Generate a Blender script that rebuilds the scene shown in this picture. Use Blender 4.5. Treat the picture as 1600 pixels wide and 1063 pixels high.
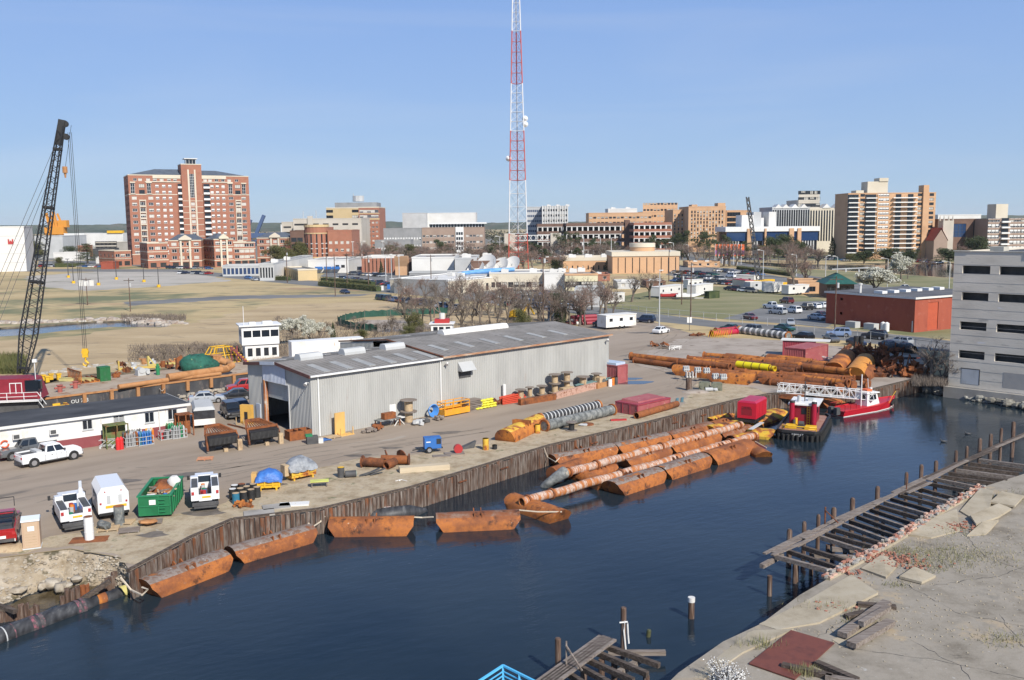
import bpy,math,random
from mathutils import Vector as V,Matrix
from mathutils.geometry import tessellate_polygon
R=math.radians;PI=math.pi
class RR(random.Random):
 def u(s,a,b):return a+(b-a)*s.random()
for o in list(bpy.data.objects):bpy.data.objects.remove(o)
S=bpy.context.scene;COL=S.collection
random.seed(7)
# ---------------------------------------------------------------- camera, sky, sun, exposure
FPX,CXP,CYP,CAMH=1461.0,800.0,531.5,23.0
_p=math.atan((CYP-349.0)/FPX);_rl=0.010
_fw=V((0,math.cos(_p),-math.sin(_p)));_up=V((0,math.sin(_p),math.cos(_p)));_rt=V((1,0,0))
RT=_rt*math.cos(_rl)-_up*math.sin(_rl);UP=_up*math.cos(_rl)+_rt*math.sin(_rl);FW=_fw
cd=bpy.data.cameras.new('camera');cam=bpy.data.objects.new('camera',cd);COL.objects.link(cam)
cd.sensor_width=36;cd.lens=36*FPX/1600;cd.clip_start=0.5;cd.clip_end=30000
cam.matrix_world=Matrix(((RT.x,UP.x,-FW.x,0),(RT.y,UP.y,-FW.y,0),(RT.z,UP.z,-FW.z,CAMH),(0,0,0,1)))
S.camera=cam
SUN_EL=R(38);SUN_AZ=R(-58)
W=bpy.data.worlds.new('World');S.world=W;W.use_nodes=True
nt=W.node_tree;bg=nt.nodes['Background']
sky=nt.nodes.new('ShaderNodeTexSky');sky.sky_type='NISHITA';sky.sun_disc=False
sky.sun_elevation=SUN_EL;sky.sun_rotation=PI/2-SUN_AZ;sky.air_density=1.0;sky.dust_density=0.0;sky.ozone_density=8.0;sky.altitude=50
# the clear spring sky is an even pale blue down to the horizon: the physical sky is blended with a height gradient
def _q(k,**kw):
 n=nt.nodes.new(k)
 for a,b in kw.items():setattr(n,a,b)
 return n
_tc=_q('ShaderNodeTexCoord');_sx=_q('ShaderNodeSeparateXYZ');nt.links.new(_tc.outputs['Generated'],_sx.inputs[0])
_cr=_q('ShaderNodeValToRGB');nt.links.new(_sx.outputs[2],_cr.inputs[0]);_e=_cr.color_ramp.elements
_e[0].position=0.0;_e[0].color=(.41,.575,.755,1);_e[1].position=1.0;_e[1].color=(.08,.16,.36,1)
for _pp,_cc in((.05,(.375,.53,.775,1)),(.14,(.32,.48,.80,1)),(.26,(.25,.412,.80,1)),(.5,(.13,.26,.54,1))):_x=_e.new(_pp);_x.color=_cc
_mp=_q('ShaderNodeMapping');_mp.inputs['Scale'].default_value=(1.2,1.2,9);_mp.inputs['Rotation'].default_value=(0,.12,0);nt.links.new(_tc.outputs['Generated'],_mp.inputs[0])
_no=_q('ShaderNodeTexNoise');_no.inputs['Scale'].default_value=1.6;_no.inputs['Detail'].default_value=7;_no.inputs['Distortion'].default_value=.6;nt.links.new(_mp.outputs[0],_no.inputs['Vector'])
_mr=_q('ShaderNodeMapRange');_mr.inputs['From Min'].default_value=.48;_mr.inputs['From Max'].default_value=.8;_mr.inputs['To Max'].default_value=.3;nt.links.new(_no.outputs['Fac'],_mr.inputs['Value'])
_m1=_q('ShaderNodeMix',data_type='RGBA');_m1.inputs[7].default_value=(.62,.68,.8,1);nt.links.new(_mr.outputs[0],_m1.inputs[0]);nt.links.new(_cr.outputs[0],_m1.inputs[6])
_sc=_q('ShaderNodeVectorMath',operation='SCALE');_sc.inputs[3].default_value=7.1;nt.links.new(_m1.outputs[2],_sc.inputs[0])
_m2=_q('ShaderNodeMix',data_type='RGBA');_m2.inputs[0].default_value=.14;nt.links.new(_sc.outputs[0],_m2.inputs[6]);nt.links.new(sky.outputs[0],_m2.inputs[7])
nt.links.new(_m2.outputs[2],bg.inputs[0]);bg.inputs[1].default_value=0.12
sl=bpy.data.lights.new('sun','SUN');sun=bpy.data.objects.new('sun',sl);COL.objects.link(sun)
sl.energy=5.0;sl.angle=R(0.5);sl.color=(1.0,0.94,0.85)
_sd=V((math.cos(SUN_AZ)*math.cos(SUN_EL),math.sin(SUN_AZ)*math.cos(SUN_EL),math.sin(SUN_EL)))
sun.rotation_euler=_sd.to_track_quat('Z','Y').to_euler()
vs=S.view_settings;vs.view_transform='Standard';vs.look='None';vs.gamma=1;vs.use_curve_mapping=False;vs.exposure=0.22
S.render.engine='CYCLES'
# ---------------------------------------------------------------- picture measurements -> places on the ground
def ray(x,y):return FW*FPX+RT*(x-CXP)-UP*(y-CYP)
def G(x,y,z=0.0):
 d=ray(x,y);t=(z-CAMH)/d.z
 return V((d.x*t,d.y*t,z))
def PX(p):
 v=V(p)-V((0,0,CAMH));z=v.dot(FW)
 return CXP+FPX*v.dot(RT)/z,CYP-FPX*v.dot(UP)/z
def hgt(x,y,yt,z=0.0):
 g=G(x,y,z);lo,hi=-5,600
 for _ in range(50):
  m=(lo+hi)/2
  if PX((g.x,g.y,m))[1]>yt:lo=m
  else:hi=m
 return lo-z
def AT(x,y,D):
 d=ray(x,y);t=D/d.y
 return V((d.x*t,D,CAMH+d.z*t))
def E(ax,ay,bx,by,z=0.0,rot=0):
 if max(ay,by)<416 and abs(by-ay)<5 or rot or(ay==by and ay<460):
  y=max(ay,by);a=G(ax,y,z);rz=R(rot);t=V((math.cos(rz),math.sin(rz),0));lo,hi=0,600
  for _ in range(50):
   m=(lo+hi)/2
   if PX(a+t*m)[0]<bx:lo=m
   else:hi=m
  return a,rz,lo
 a=G(ax,ay,z);b=G(bx,by,z);d=b-a
 return a,math.atan2(d.y,d.x),d.length
# ---------------------------------------------------------------- mesh building
class MB:
 def __init__(s):s.v=[];s.f=[];s.m=[];s.cur=0
 def add(s,vs,fs):
  n=len(s.v);s.v+=[tuple(p)for p in vs]
  for f in fs:s.f.append(tuple(i+n for i in f));s.m.append(s.cur)
  return s
 def mat(s,i):s.cur=i;return s
 def hexa(s,b,t):
  return s.add(list(b)+list(t),[(3,2,1,0),(4,5,6,7),(0,1,5,4),(1,2,6,5),(2,3,7,6),(3,0,4,7)])
 def b(s,x0,y0,z0,x1,y1,z1,M=None):
  b=[(x0,y0,z0),(x1,y0,z0),(x1,y1,z0),(x0,y1,z0)];t=[(x,y,z1)for x,y,_ in b]
  if M is not None:b=[M@V(p)for p in b];t=[M@V(p)for p in t]
  return s.hexa(b,t)
 def cbox(s,c,sx,sy,sz,rz=0,rx=0,ry=0):
  M=Matrix.Translation(c)@Matrix.Rotation(rz,4,'Z')@Matrix.Rotation(ry,4,'Y')@Matrix.Rotation(rx,4,'X')
  return s.b(-sx/2,-sy/2,-sz/2,sx/2,sy/2,sz/2,M)
 def e(s,p,q,w,h=None):
  p=V(p);q=V(q);d=q-p;L=d.length
  if L<1e-6:return s
  h=h or w;M=Matrix.Translation(p)@d.to_track_quat('X','Z').to_matrix().to_4x4()
  return s.b(0,-w/2,-h/2,L,w/2,h/2,M)
 def c(s,p,q,r,r2=None,n=12,cap=True):
  p=V(p);q=V(q);r2=r if r2 is None else r2
  M=(q-p).to_track_quat('Z','Y').to_matrix();vs=[]
  for c,rr in((p,r),(q,r2)):
   for i in range(n):
    a=2*PI*i/n;vs.append(c+M@V((rr*math.cos(a),rr*math.sin(a),0)))
  fs=[(i,(i+1)%n,n+(i+1)%n,n+i)for i in range(n)]
  if cap:fs+=[tuple(range(n-1,-1,-1)),tuple(range(n,2*n))]
  return s.add(vs,fs)
 def pipe(s,p,q,r,th=.03,n=16):
  p=V(p);q=V(q);M=(q-p).to_track_quat('Z','Y').to_matrix();vs=[]
  for c,rr in((p,r),(q,r),(q,r-th),(p,r-th)):
   for i in range(n):
    a=2*PI*i/n;vs.append(c+M@V((rr*math.cos(a),rr*math.sin(a),0)))
  fs=[]
  for k in range(4):
   for i in range(n):
    a,b=k*n,((k+1)%4)*n;fs.append((a+i,a+(i+1)%n,b+(i+1)%n,b+i))
  return s.add(vs,fs)
 def t(s,pts,r,n=6):
  pts=[V(p)for p in pts];rr=r if isinstance(r,(list,tuple))else[r]*len(pts);vs=[];m=len(pts)
  for k,p in enumerate(pts):
   d=(pts[min(k+1,m-1)]-pts[max(k-1,0)]).normalized();M=d.to_track_quat('Z','Y').to_matrix()
   for i in range(n):
    a=2*PI*i/n;vs.append(p+M@V((rr[k]*math.cos(a),rr[k]*math.sin(a),0)))
  fs=[(k*n+i,k*n+(i+1)%n,(k+1)*n+(i+1)%n,(k+1)*n+i)for k in range(m-1)for i in range(n)]
  fs+=[tuple(range(n-1,-1,-1)),tuple(range((m-1)*n,m*n))]
  return s.add(vs,fs)
 def poly(s,pts,flip=False):
  t=tessellate_polygon([[V(p)for p in pts]])
  for a,b,c in t:
   n=(V(pts[b])-V(pts[a])).cross(V(pts[c])-V(pts[a]))
   if(n.z<0)!=flip:b,c=c,b
   s.add([pts[a],pts[b],pts[c]],[(0,1,2)])
  return s
 def prism(s,pts,z0,z1):
  A=sum(pts[i][0]*pts[(i+1)%len(pts)][1]-pts[(i+1)%len(pts)][0]*pts[i][1]for i in range(len(pts)))
  if A<0:pts=pts[::-1]
  n=len(pts);vs=[(p[0],p[1],z0)for p in pts]+[(p[0],p[1],z1)for p in pts]
  return s.add(vs,[tuple(range(n-1,-1,-1)),tuple(range(n,2*n))]+[(i,(i+1)%n,n+(i+1)%n,n+i)for i in range(n)])
 def extr(s,prof,x0,x1):
  n=len(prof);vs=[(x0,a,b)for a,b in prof]+[(x1,a,b)for a,b in prof]
  A=sum(prof[i][0]*prof[(i+1)%n][1]-prof[(i+1)%n][0]*prof[i][1]for i in range(n))
  fs=[tuple(range(n-1,-1,-1)),tuple(range(n,2*n))]+[(i,(i+1)%n,n+(i+1)%n,n+i)for i in range(n)]
  if A<0:fs=[f[::-1]for f in fs]
  return s.add(vs,fs)
 def side(s,prof,y0,y1):
  n=len(prof);vs=[(a,y0,b)for a,b in prof]+[(a,y1,b)for a,b in prof]
  A=sum(prof[i][0]*prof[(i+1)%n][1]-prof[(i+1)%n][0]*prof[i][1]for i in range(n))
  fs=[tuple(range(n)),tuple(range(2*n-1,n-1,-1))]+[((i+1)%n,i,n+i,n+(i+1)%n)for i in range(n)]
  if A<0:fs=[f[::-1]for f in fs]
  return s.add(vs,fs)
 def loft(s,rings,caps=True):
  n=len(rings[0]);k0=len(s.v)
  s.v+=[tuple(p)for r in rings for p in r];m=len(rings)
  for k in range(m-1):
   for i in range(n):
    s.f.append((k0+k*n+i,k0+k*n+(i+1)%n,k0+(k+1)*n+(i+1)%n,k0+(k+1)*n+i));s.m.append(s.cur)
  if caps:
   s.f.append(tuple(k0+i for i in range(n-1,-1,-1)));s.f.append(tuple(k0+(m-1)*n+i for i in range(n)));s.m+=[s.cur]*2
  return s
 def o(s,c,rx,ry,rz,seed=0,n=8,m=5,j=.25):
  rnd=RR(seed);c=V(c);rings=[]
  for k in range(1,m):
   t=PI*k/m;rings.append([c+V((rx*math.sin(t)*math.cos(2*PI*i/n),ry*math.sin(t)*math.sin(2*PI*i/n),rz*math.cos(t)))*1*1.0 for i in range(n)])
  rings=[[c+(p-c)*(1+rnd.u(-j,j))for p in r]for r in rings][::-1]
  return s.loft(rings)
 def leaf(s,c,sz,rnd):
  n=V((rnd.gauss(0,1),rnd.gauss(0,1),rnd.gauss(0,1)+.4)).normalized();u=n.orthogonal().normalized();w=n.cross(u)
  a=rnd.u(0,6.3);u,w=u*math.cos(a)+w*math.sin(a),w*math.cos(a)-u*math.sin(a);c=V(c)
  return s.add([c-u*sz,c-w*sz*.6,c+u*sz,c+w*sz*.6],[(0,1,2,3)])
 def mesh(s,name,mats=(),smooth=0):
  me=bpy.data.meshes.new(name);me.from_pydata(s.v,[],s.f);me.update()
  for m in mats:me.materials.append(m)
  if len(mats)>1:me.polygons.foreach_set('material_index',s.m)
  if smooth:
   me.polygons.foreach_set('use_smooth',[True]*len(me.polygons));me.set_sharp_from_angle(angle=R(smooth))
  return me
def link(name,data,parent=None,loc=None,rz=None):
 o=bpy.data.objects.new(name,data);COL.objects.link(o)
 if parent is not None:o.parent=parent
 if loc is not None:o.location=loc
 if rz is not None:o.rotation_euler=(0,0,rz)
 return o
def tg(o,lbl=None,cat=None,group=None,kind=None):
 if lbl:o['label']=lbl
 if cat:o['category']=cat
 if group:o['group']=group
 if kind:o['kind']=kind
 return o
def thg(name,lbl,cat,loc=(0,0,0),rz=0,group=None):return tg(link(name,None,None,loc,rz),lbl,cat,group)
def tup(m):return m if isinstance(m,(list,tuple))else(m,)
def pt(name,mb,m,parent,lbl=None,smooth=0,loc=None,rz=None,kind=None):
 me=mb if isinstance(mb,bpy.types.Mesh)else mb.mesh(name,tup(m),smooth)
 return tg(link(name,me,parent,loc,rz),lbl,None,None,kind)
def one(name,mb,m,lbl,cat,loc=(0,0,0),rz=0,group=None,smooth=0):
 me=mb if isinstance(mb,bpy.types.Mesh)else mb.mesh(name,tup(m),smooth)
 return tg(link(name,me,None,loc,rz),lbl,cat,group)
def stc_(name,mb,m,smooth=0,parent=None):return tg(link(name,mb.mesh(name,tup(m),smooth),parent),kind='structure')
def stuff(name,mb,m,lbl,cat,smooth=0):return tg(link(name,mb.mesh(name,tup(m),smooth)),lbl,cat,None,'stuff')
def dup(root,loc,rz,lbl=None,group=None,sc=1):
 r=root.copy();COL.objects.link(r);r.location=loc;r.rotation_euler=(0,0,rz)
 r.scale=(sc,sc,sc)if isinstance(sc,(int,float))else sc
 if lbl:r['label']=lbl
 if group:r['group']=group
 for ch in list(root.children):
  c=ch.copy();COL.objects.link(c);c.parent=r
  for g in list(ch.children):
   d=g.copy();COL.objects.link(d);d.parent=c
 return r
# ---------------------------------------------------------------- materials
def _n(t,k,**kw):
 n=t.nodes.new(k)
 for a,b in kw.items():setattr(n,a,b)
 return n
def mk(name,cols,rough=.8,metal=0,scale=1.0,detail=6,stc=(1,1,1),bump=0,bsc=12,spots=None,pos=None,spec=.5,rot=0,rnd=True,coat=0,nrough=.6):
 """cols: list of colours spread over a noise; spots: (colour, scale, threshold, softness, stretch)"""
 m=bpy.data.materials.new(name);m.use_nodes=True;t=m.node_tree;L=t.links.new
 b=t.nodes['Principled BSDF'];b.inputs['Roughness'].default_value=rough;b.inputs['Metallic'].default_value=metal;b.inputs['Specular IOR Level'].default_value=spec
 b.inputs['Coat Weight'].default_value=coat
 if not isinstance(cols[0],(tuple,list)):cols=[cols]
 if len(cols)==1 and not spots and not bump:b.inputs['Base Color'].default_value=(*cols[0],1);return m
 tc=_n(t,'ShaderNodeTexCoord');vec=tc.outputs['Object']
 if rnd:
  oi=_n(t,'ShaderNodeObjectInfo');mu=_n(t,'ShaderNodeMath',operation='MULTIPLY');mu.inputs[1].default_value=97;L(oi.outputs['Random'],mu.inputs[0])
  ad=_n(t,'ShaderNodeVectorMath',operation='ADD');L(vec,ad.inputs[0]);L(mu.outputs[0],ad.inputs[1]);vec=ad.outputs[0]
 def noise(sc,st,de=6,ro=nrough):
  mp=_n(t,'ShaderNodeMapping');mp.inputs['Scale'].default_value=st;mp.inputs['Rotation'].default_value=(0,0,rot);L(vec,mp.inputs[0])
  if rot:
   mp.inputs['Scale'].default_value=(1,1,1);mp2=_n(t,'ShaderNodeMapping');mp2.inputs['Scale'].default_value=st;L(mp.outputs[0],mp2.inputs[0]);mp=mp2
  no=_n(t,'ShaderNodeTexNoise');no.inputs['Scale'].default_value=sc;no.inputs['Detail'].default_value=de;no.inputs['Roughness'].default_value=ro;L(mp.outputs[0],no.inputs['Vector'])
  return no.outputs['Fac']
 col=None
 if len(cols)>1:
  cr=_n(t,'ShaderNodeValToRGB');e=cr.color_ramp.elements
  ps=pos or[.32+.36*i/(len(cols)-1)for i in range(len(cols))]
  e[0].position=ps[0];e[0].color=(*cols[0],1);e[1].position=ps[-1];e[1].color=(*cols[-1],1)
  for p,c in zip(ps[1:-1],cols[1:-1]):q=e.new(p);q.color=(*c,1)
  L(noise(scale,stc,detail),cr.inputs[0]);col=cr.outputs[0]
 else:
  rg=_n(t,'ShaderNodeRGB');rg.outputs[0].default_value=(*cols[0],1);col=rg.outputs[0]
 for sp in(spots or[]):
  c,sc,th,so=sp[:4];st=sp[4]if len(sp)>4 else(1,1,1)
  mr=_n(t,'ShaderNodeMapRange',interpolation_type='SMOOTHSTEP');mr.inputs['From Min'].default_value=th-so;mr.inputs['From Max'].default_value=th+so;L(noise(sc,st,5),mr.inputs['Value'])
  mx=_n(t,'ShaderNodeMix',data_type='RGBA');mx.inputs[7].default_value=(*c,1);L(mr.outputs[0],mx.inputs[0]);L(col,mx.inputs[6]);col=mx.outputs[2]
 L(col,b.inputs['Base Color'])
 if bump:
  bp=_n(t,'ShaderNodeBump');bp.inputs['Distance'].default_value=bump;bp.inputs['Strength'].default_value=1;L(noise(bsc,stc,5),bp.inputs['Height']);L(bp.outputs[0],b.inputs['Normal'])
 return m
_mc={}
def col(c,rough=.6,metal=0,dirt=.25,coat=0):
 k=(tuple(c),rough,metal,dirt)
 if k not in _mc:
  d=tuple(x*(1-dirt)+.1*dirt for x in c);d2=tuple(x*(1-dirt*.35)for x in c)
  _mc[k]=mk('paint',[d,d2,c,c],rough,metal,.9,stc=(1,1,.6),coat=coat,pos=[.3,.42,.52,.7])
 return _mc[k]
RUSTD=(.055,.022,.012);RUST=(.20,.065,.022);RUSTO=(.41,.135,.026);RUSTP=(.40,.27,.20)
mRU=mk('rust',[RUSTD,RUST,(.28,.09,.024),RUST,RUSTO],.85,0,.9,9,bump=.01,bsc=9,nrough=.7,pos=[.3,.42,.53,.6,.72],spots=[(RUSTD,.35,.6,.12)])
mRD=mk('dark_rust',[RUSTD,(.09,.033,.016),RUST,(.07,.028,.015)],.85,0,1.4,8,bump=.02,bsc=6)
mRO=mk('orange_rust',[RUST,RUSTO,(.5,.18,.03),RUSTO,RUST],.85,0,.8,8,bump=.008,bsc=9,spots=[(RUST,.3,.52,.1),(RUSTD,1.6,.63,.06),(RUSTP,3.3,.7,.03)],pos=[.28,.42,.5,.6,.72])
m_rustgr=mk('grey_rust',[RUST,(.17,.125,.10),(.24,.2,.175),(.15,.09,.06),RUSTO],.8,0,1.1,9,bump=.008,bsc=9,pos=[.3,.42,.5,.57,.68],spots=[((.45,.42,.38),3.5,.68,.03)])
m_pontoon=[]
for i,(a,b2)in enumerate([(RUSTO,(.3,.1,.03)),(RUST,(.26,.16,.11)),(RUSTO,RUST),((.24,.17,.13),(.17,.08,.04))]):
 m_pontoon.append(mk('pontoon_rust',[RUSTD,RUST,a,b2,RUSTO],.8,0,1.0,10,bump=.006,bsc=10,nrough=.72,pos=[.24,.38,.5,.6,.74],spots=[(RUST,.32,.54,.1),(RUSTD,.9,.62,.07),((.42,.33,.25),2.2,.68,.05)]))
m_whiterust=mk('flaking_white_pipe',[RUST,RUSTO,(.36,.18,.11),(.55,.46,.39),(.30,.12,.05),RUST],.75,0,1.2,9,stc=(1.9,.5,.5),rot=R(-46),bump=.008,bsc=8,pos=[.3,.42,.5,.55,.61,.72],nrough=.72)
m_yellowrust=mk('rusty_yellow',[RUST,RUSTO,(.6,.38,.04),(.68,.42,.05),(.55,.36,.2)],.7,0,.9,8,pos=[.36,.43,.5,.6,.7],spots=[(RUSTD,3,.66,.04)])
mGL=mk('window_glass',(.015,.02,.028),.08,0,spec=.6)
m_glassb=mk('blue_glass',(.02,.05,.13),.1,0,spec=.7)
m_tyre=mk('tyre',(.018,.018,.018),.9)
m_chrome=mk('bright_metal',(.55,.55,.56),.35,.8)
mBK=mk('black',[(.012,.012,.013),(.03,.03,.03)],.6,0,2)
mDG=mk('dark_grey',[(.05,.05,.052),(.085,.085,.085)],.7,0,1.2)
mWH=col((.74,.74,.72),.5,0,.12)
m_whited=mk('weathered_white',[(.62,.58,.52),(.72,.71,.68),(.76,.75,.73)],.7,0,.5,spots=[((.4,.27,.17),.8,.67,.05,(1,1,.3))])
mYE=col((.72,.42,.02),.55);m_red=col((.4,.03,.03),.5);m_orange=col((.68,.2,.02),.6)
m_green=col((.02,.2,.08),.5);m_blue=col((.03,.14,.42),.5);mCO=mk('concrete',[(.24,.225,.2),(.32,.3,.27),(.37,.35,.31)],.9,0,.5,bump=.01,bsc=8)
m_wood=mk('weathered_wood',[(.10,.075,.058),(.2,.165,.14),(.28,.245,.215)],.9,0,2,8,stc=(.35,4,4),bump=.02,bsc=5)
mWD=mk('dark_timber',[(.035,.026,.02),(.075,.055,.042),(.15,.12,.10)],.9,0,2.2,8,stc=(.3,4,4),bump=.02,bsc=5)
mWL=mk('pale_wood',[(.36,.25,.14),(.48,.36,.22),(.3,.2,.12)],.85,0,1.5,6)
m_pile=mk('timber_pile',[(.06,.035,.024),(.11,.065,.045),(.22,.18,.15)],.9,0,2.5,7,stc=(3,3,.3),bump=.02,bsc=5,pos=[.35,.5,.72])
m_plank=mk('sheet_timber',[(.05,.028,.02),(.10,.06,.042),(.19,.155,.13),(.3,.27,.235)],.9,0,1.6,8,stc=(3,3,.35),bump=.02,bsc=5,pos=[.3,.45,.58,.75],spots=[((.19,.07,.028),.6,.6,.06,(1,1,.4))])
m_rope=mk('rope',[(.45,.38,.28),(.58,.5,.4)],.9,0,8)
m_rubber=mk('black_hose',[(.018,.018,.02),(.05,.051,.055),(.17,.17,.165)],.55,0,1.5,8,stc=(2,.7,.7),pos=[.35,.55,.78])
m_hosegrey=mk('grey_hose',[(.07,.075,.075),(.17,.18,.175),(.3,.3,.28)],.7,0,1.6,8,pos=[.35,.52,.7],spots=[((.35,.32,.26),1.4,.66,.05)])
# ================================================================ the setting
m_field=mk('dry_grass',[(.27,.205,.105),(.39,.295,.15),(.48,.37,.195),(.34,.265,.145)],.95,0,.035,10,stc=(.35,1,1),bump=.12,bsc=1.2,nrough=.72,rnd=False,spots=[((.15,.16,.08),.012,.56,.06),((.30,.17,.11),.02,.63,.05,(.5,1,1)),((.12,.105,.07),.16,.62,.07,(.3,1,1))])
m_marsh=mk('marsh_straw',[(.31,.225,.125),(.42,.315,.18),(.5,.39,.24)],.95,0,.1,10,stc=(.3,1,1),bump=.2,bsc=.9,nrough=.75,rnd=False,spots=[((.15,.12,.085),.25,.63,.05,(.25,1,1))])
m_yard=mk('yard_gravel',[(.225,.175,.13),(.30,.242,.185),(.345,.28,.22)],.95,0,.12,12,stc=(.16,1,1),rot=R(-43),bump=.02,bsc=6,nrough=.68,rnd=False,spots=[((.14,.12,.10),.09,.63,.05,(.25,1,1)),((.34,.30,.25),.25,.66,.05,(.2,1,1))])
m_verge=mk('verge_dirt',[(.23,.175,.10),(.34,.265,.17),(.45,.37,.255),(.27,.22,.125)],.95,0,.6,12,bump=.05,bsc=7,nrough=.75,rnd=False,spots=[((.38,.34,.28),1.7,.62,.04),((.12,.135,.06),.5,.64,.06)])
m_sandy=mk('dusty_ground',[(.25,.205,.165),(.34,.29,.24),(.38,.32,.27)],.95,0,.2,10,bump=.03,bsc=4,rnd=False,spots=[((.17,.13,.10),.35,.64,.05)])
m_asph=mk('asphalt',[(.12,.12,.12),(.165,.165,.16),(.2,.195,.19)],.9,0,.12,10,stc=(.3,1,1),bump=.01,bsc=8,rnd=False,spots=[((.08,.08,.08),.2,.66,.03)])
m_lot=mk('pale_lot',[(.33,.3,.255),(.4,.37,.32),(.44,.4,.35)],.95,0,.05,10,rnd=False,spots=[((.17,.17,.12),.09,.64,.03,(.3,1,1))])
m_lawn=mk('lawn',[(.14,.15,.06),(.2,.19,.09),(.28,.245,.14)],.95,0,.07,10,stc=(.5,1,1),bump=.08,bsc=2,rnd=False)
m_town=mk('town_ground',[(.15,.14,.125),(.2,.19,.17),(.16,.165,.11)],.95,0,.02,9,rnd=False)
m_apron=mk('old_concrete',[(.17,.145,.11),(.25,.22,.175),(.305,.27,.22),(.22,.20,.165)],.93,0,.35,12,bump=.015,bsc=10,nrough=.72,rnd=False,spots=[((.36,.29,.2),.25,.62,.06),((.13,.115,.09),.8,.665,.03,(.6,1,1)),((.4,.385,.35),2.2,.66,.05),((.17,.155,.13),5,.68,.03)])
# water
def water_mat():
 m=bpy.data.materials.new('harbour_water');m.use_nodes=True;t=m.node_tree;L=t.links.new;b=t.nodes['Principled BSDF']
 b.inputs['IOR'].default_value=1.33;tc0=_n(t,'ShaderNodeTexCoord');n0=_n(t,'ShaderNodeTexNoise');n0.inputs['Scale'].default_value=.06;n0.inputs['Detail'].default_value=5;L(tc0.outputs['Object'],n0.inputs['Vector'])
 c0=_n(t,'ShaderNodeValToRGB');L(n0.outputs['Fac'],c0.inputs[0]);c0.color_ramp.elements[0].position=.35;c0.color_ramp.elements[0].color=(.009,.018,.028,1);c0.color_ramp.elements[1].position=.65;c0.color_ramp.elements[1].color=(.020,.031,.040,1);L(c0.outputs[0],b.inputs['Base Color'])
 r0=_n(t,'ShaderNodeMapRange');r0.inputs['From Min'].default_value=.4;r0.inputs['From Max'].default_value=.6;r0.inputs['To Min'].default_value=.015;r0.inputs['To Max'].default_value=.09;L(n0.outputs['Fac'],r0.inputs['Value']);L(r0.outputs[0],b.inputs['Roughness'])
 tc=_n(t,'ShaderNodeTexCoord');hs=[]
 for sc,st,w in((.55,(1,2.2,1),.6),(2.1,(1,2.6,1),.25),(.09,(1,1.5,1),1.0)):
  mp=_n(t,'ShaderNodeMapping');mp.inputs['Rotation'].default_value=(0,0,R(-28));L(tc.outputs['Object'],mp.inputs[0])
  mp2=_n(t,'ShaderNodeMapping');mp2.inputs['Scale'].default_value=st;L(mp.outputs[0],mp2.inputs[0])
  no=_n(t,'ShaderNodeTexNoise');no.inputs['Scale'].default_value=sc;no.inputs['Detail'].default_value=4;L(mp2.outputs[0],no.inputs['Vector'])
  mu=_n(t,'ShaderNodeMath',operation='MULTIPLY');mu.inputs[1].default_value=w;L(no.outputs['Fac'],mu.inputs[0]);hs.append(mu.outputs[0])
 a=_n(t,'ShaderNodeMath',operation='ADD');L(hs[0],a.inputs[0]);L(hs[1],a.inputs[1]);a2=_n(t,'ShaderNodeMath',operation='ADD');L(a.outputs[0],a2.inputs[0]);L(hs[2],a2.inputs[1])
 bp=_n(t,'ShaderNodeBump');bp.inputs['Distance'].default_value=.042;L(a2.outputs[0],bp.inputs['Height']);L(bp.outputs[0],b.inputs['Normal'])
 return m
m_water=water_mat()
WZ=-2.0
def PL(pts,z=0.0):return[G(x,y,z)for x,y in pts]
QT=PL([(203,893),(300,841),(365,813),(500,797),(640,764),(860,697),(1000,664),(1150,626),(1205,616),(1365,609),(1450,588)])
shoreR=PL([(1485,588),(1540,593),(1620,597)])
apr=PL([(1640,735),(1600,741),(1540,760),(1400,845),(1290,907),(1250,930),(1190,975),(1130,1003),(1060,1052),(1000,1110)])
bankT=PL([(-160,890),(0,872),(110,858),(190,872)])
basin=bankT+QT+shoreR+[V((140,100,0)),V((140,62,0)),V((75,72,0))]+apr+[V((-5,15,0)),V((-80,15,0)),V((-80,50,0))]
creek=PL([(-140,498),(0,512),(60,509),(150,502),(215,501),(270,506),(262,511),(170,511),(100,517),(50,523),(0,526),(-140,529)])
bargeb=PL([(-260,742),(-60,686),(120,655),(262,629),(385,606),(430,598),(425,560),(300,572),(120,586),(55,592),(0,603),(-240,632)])
pond=PL([(1035,405),(1250,413),(1330,414),(1400,413),(1480,411),(1620,418),(1620,430),(1480,434),(1400,428),(1300,422),(1240,419)])
def zz(ps,z):return[V((p.x,p.y,z))for p in ps]
outer=[V((-9000,20,0)),V((-9000,16000,0)),V((9000,16000,0)),V((9000,20,0)),V((200,-60,0)),V((-200,-60,0))]
loops=[outer,basin,creek,bargeb,pond]
tri=tessellate_polygon(loops);flat=[p for l in loops for p in l]
gm=MB();gm.v=[tuple(p)for p in flat]
for a,b,c in tri:
 n=(flat[b]-flat[a]).cross(flat[c]-flat[a]);gm.f.append((a,b,c)if n.z>0 else(a,c,b));gm.m.append(0)
stc_('ground',gm,m_field)
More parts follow.
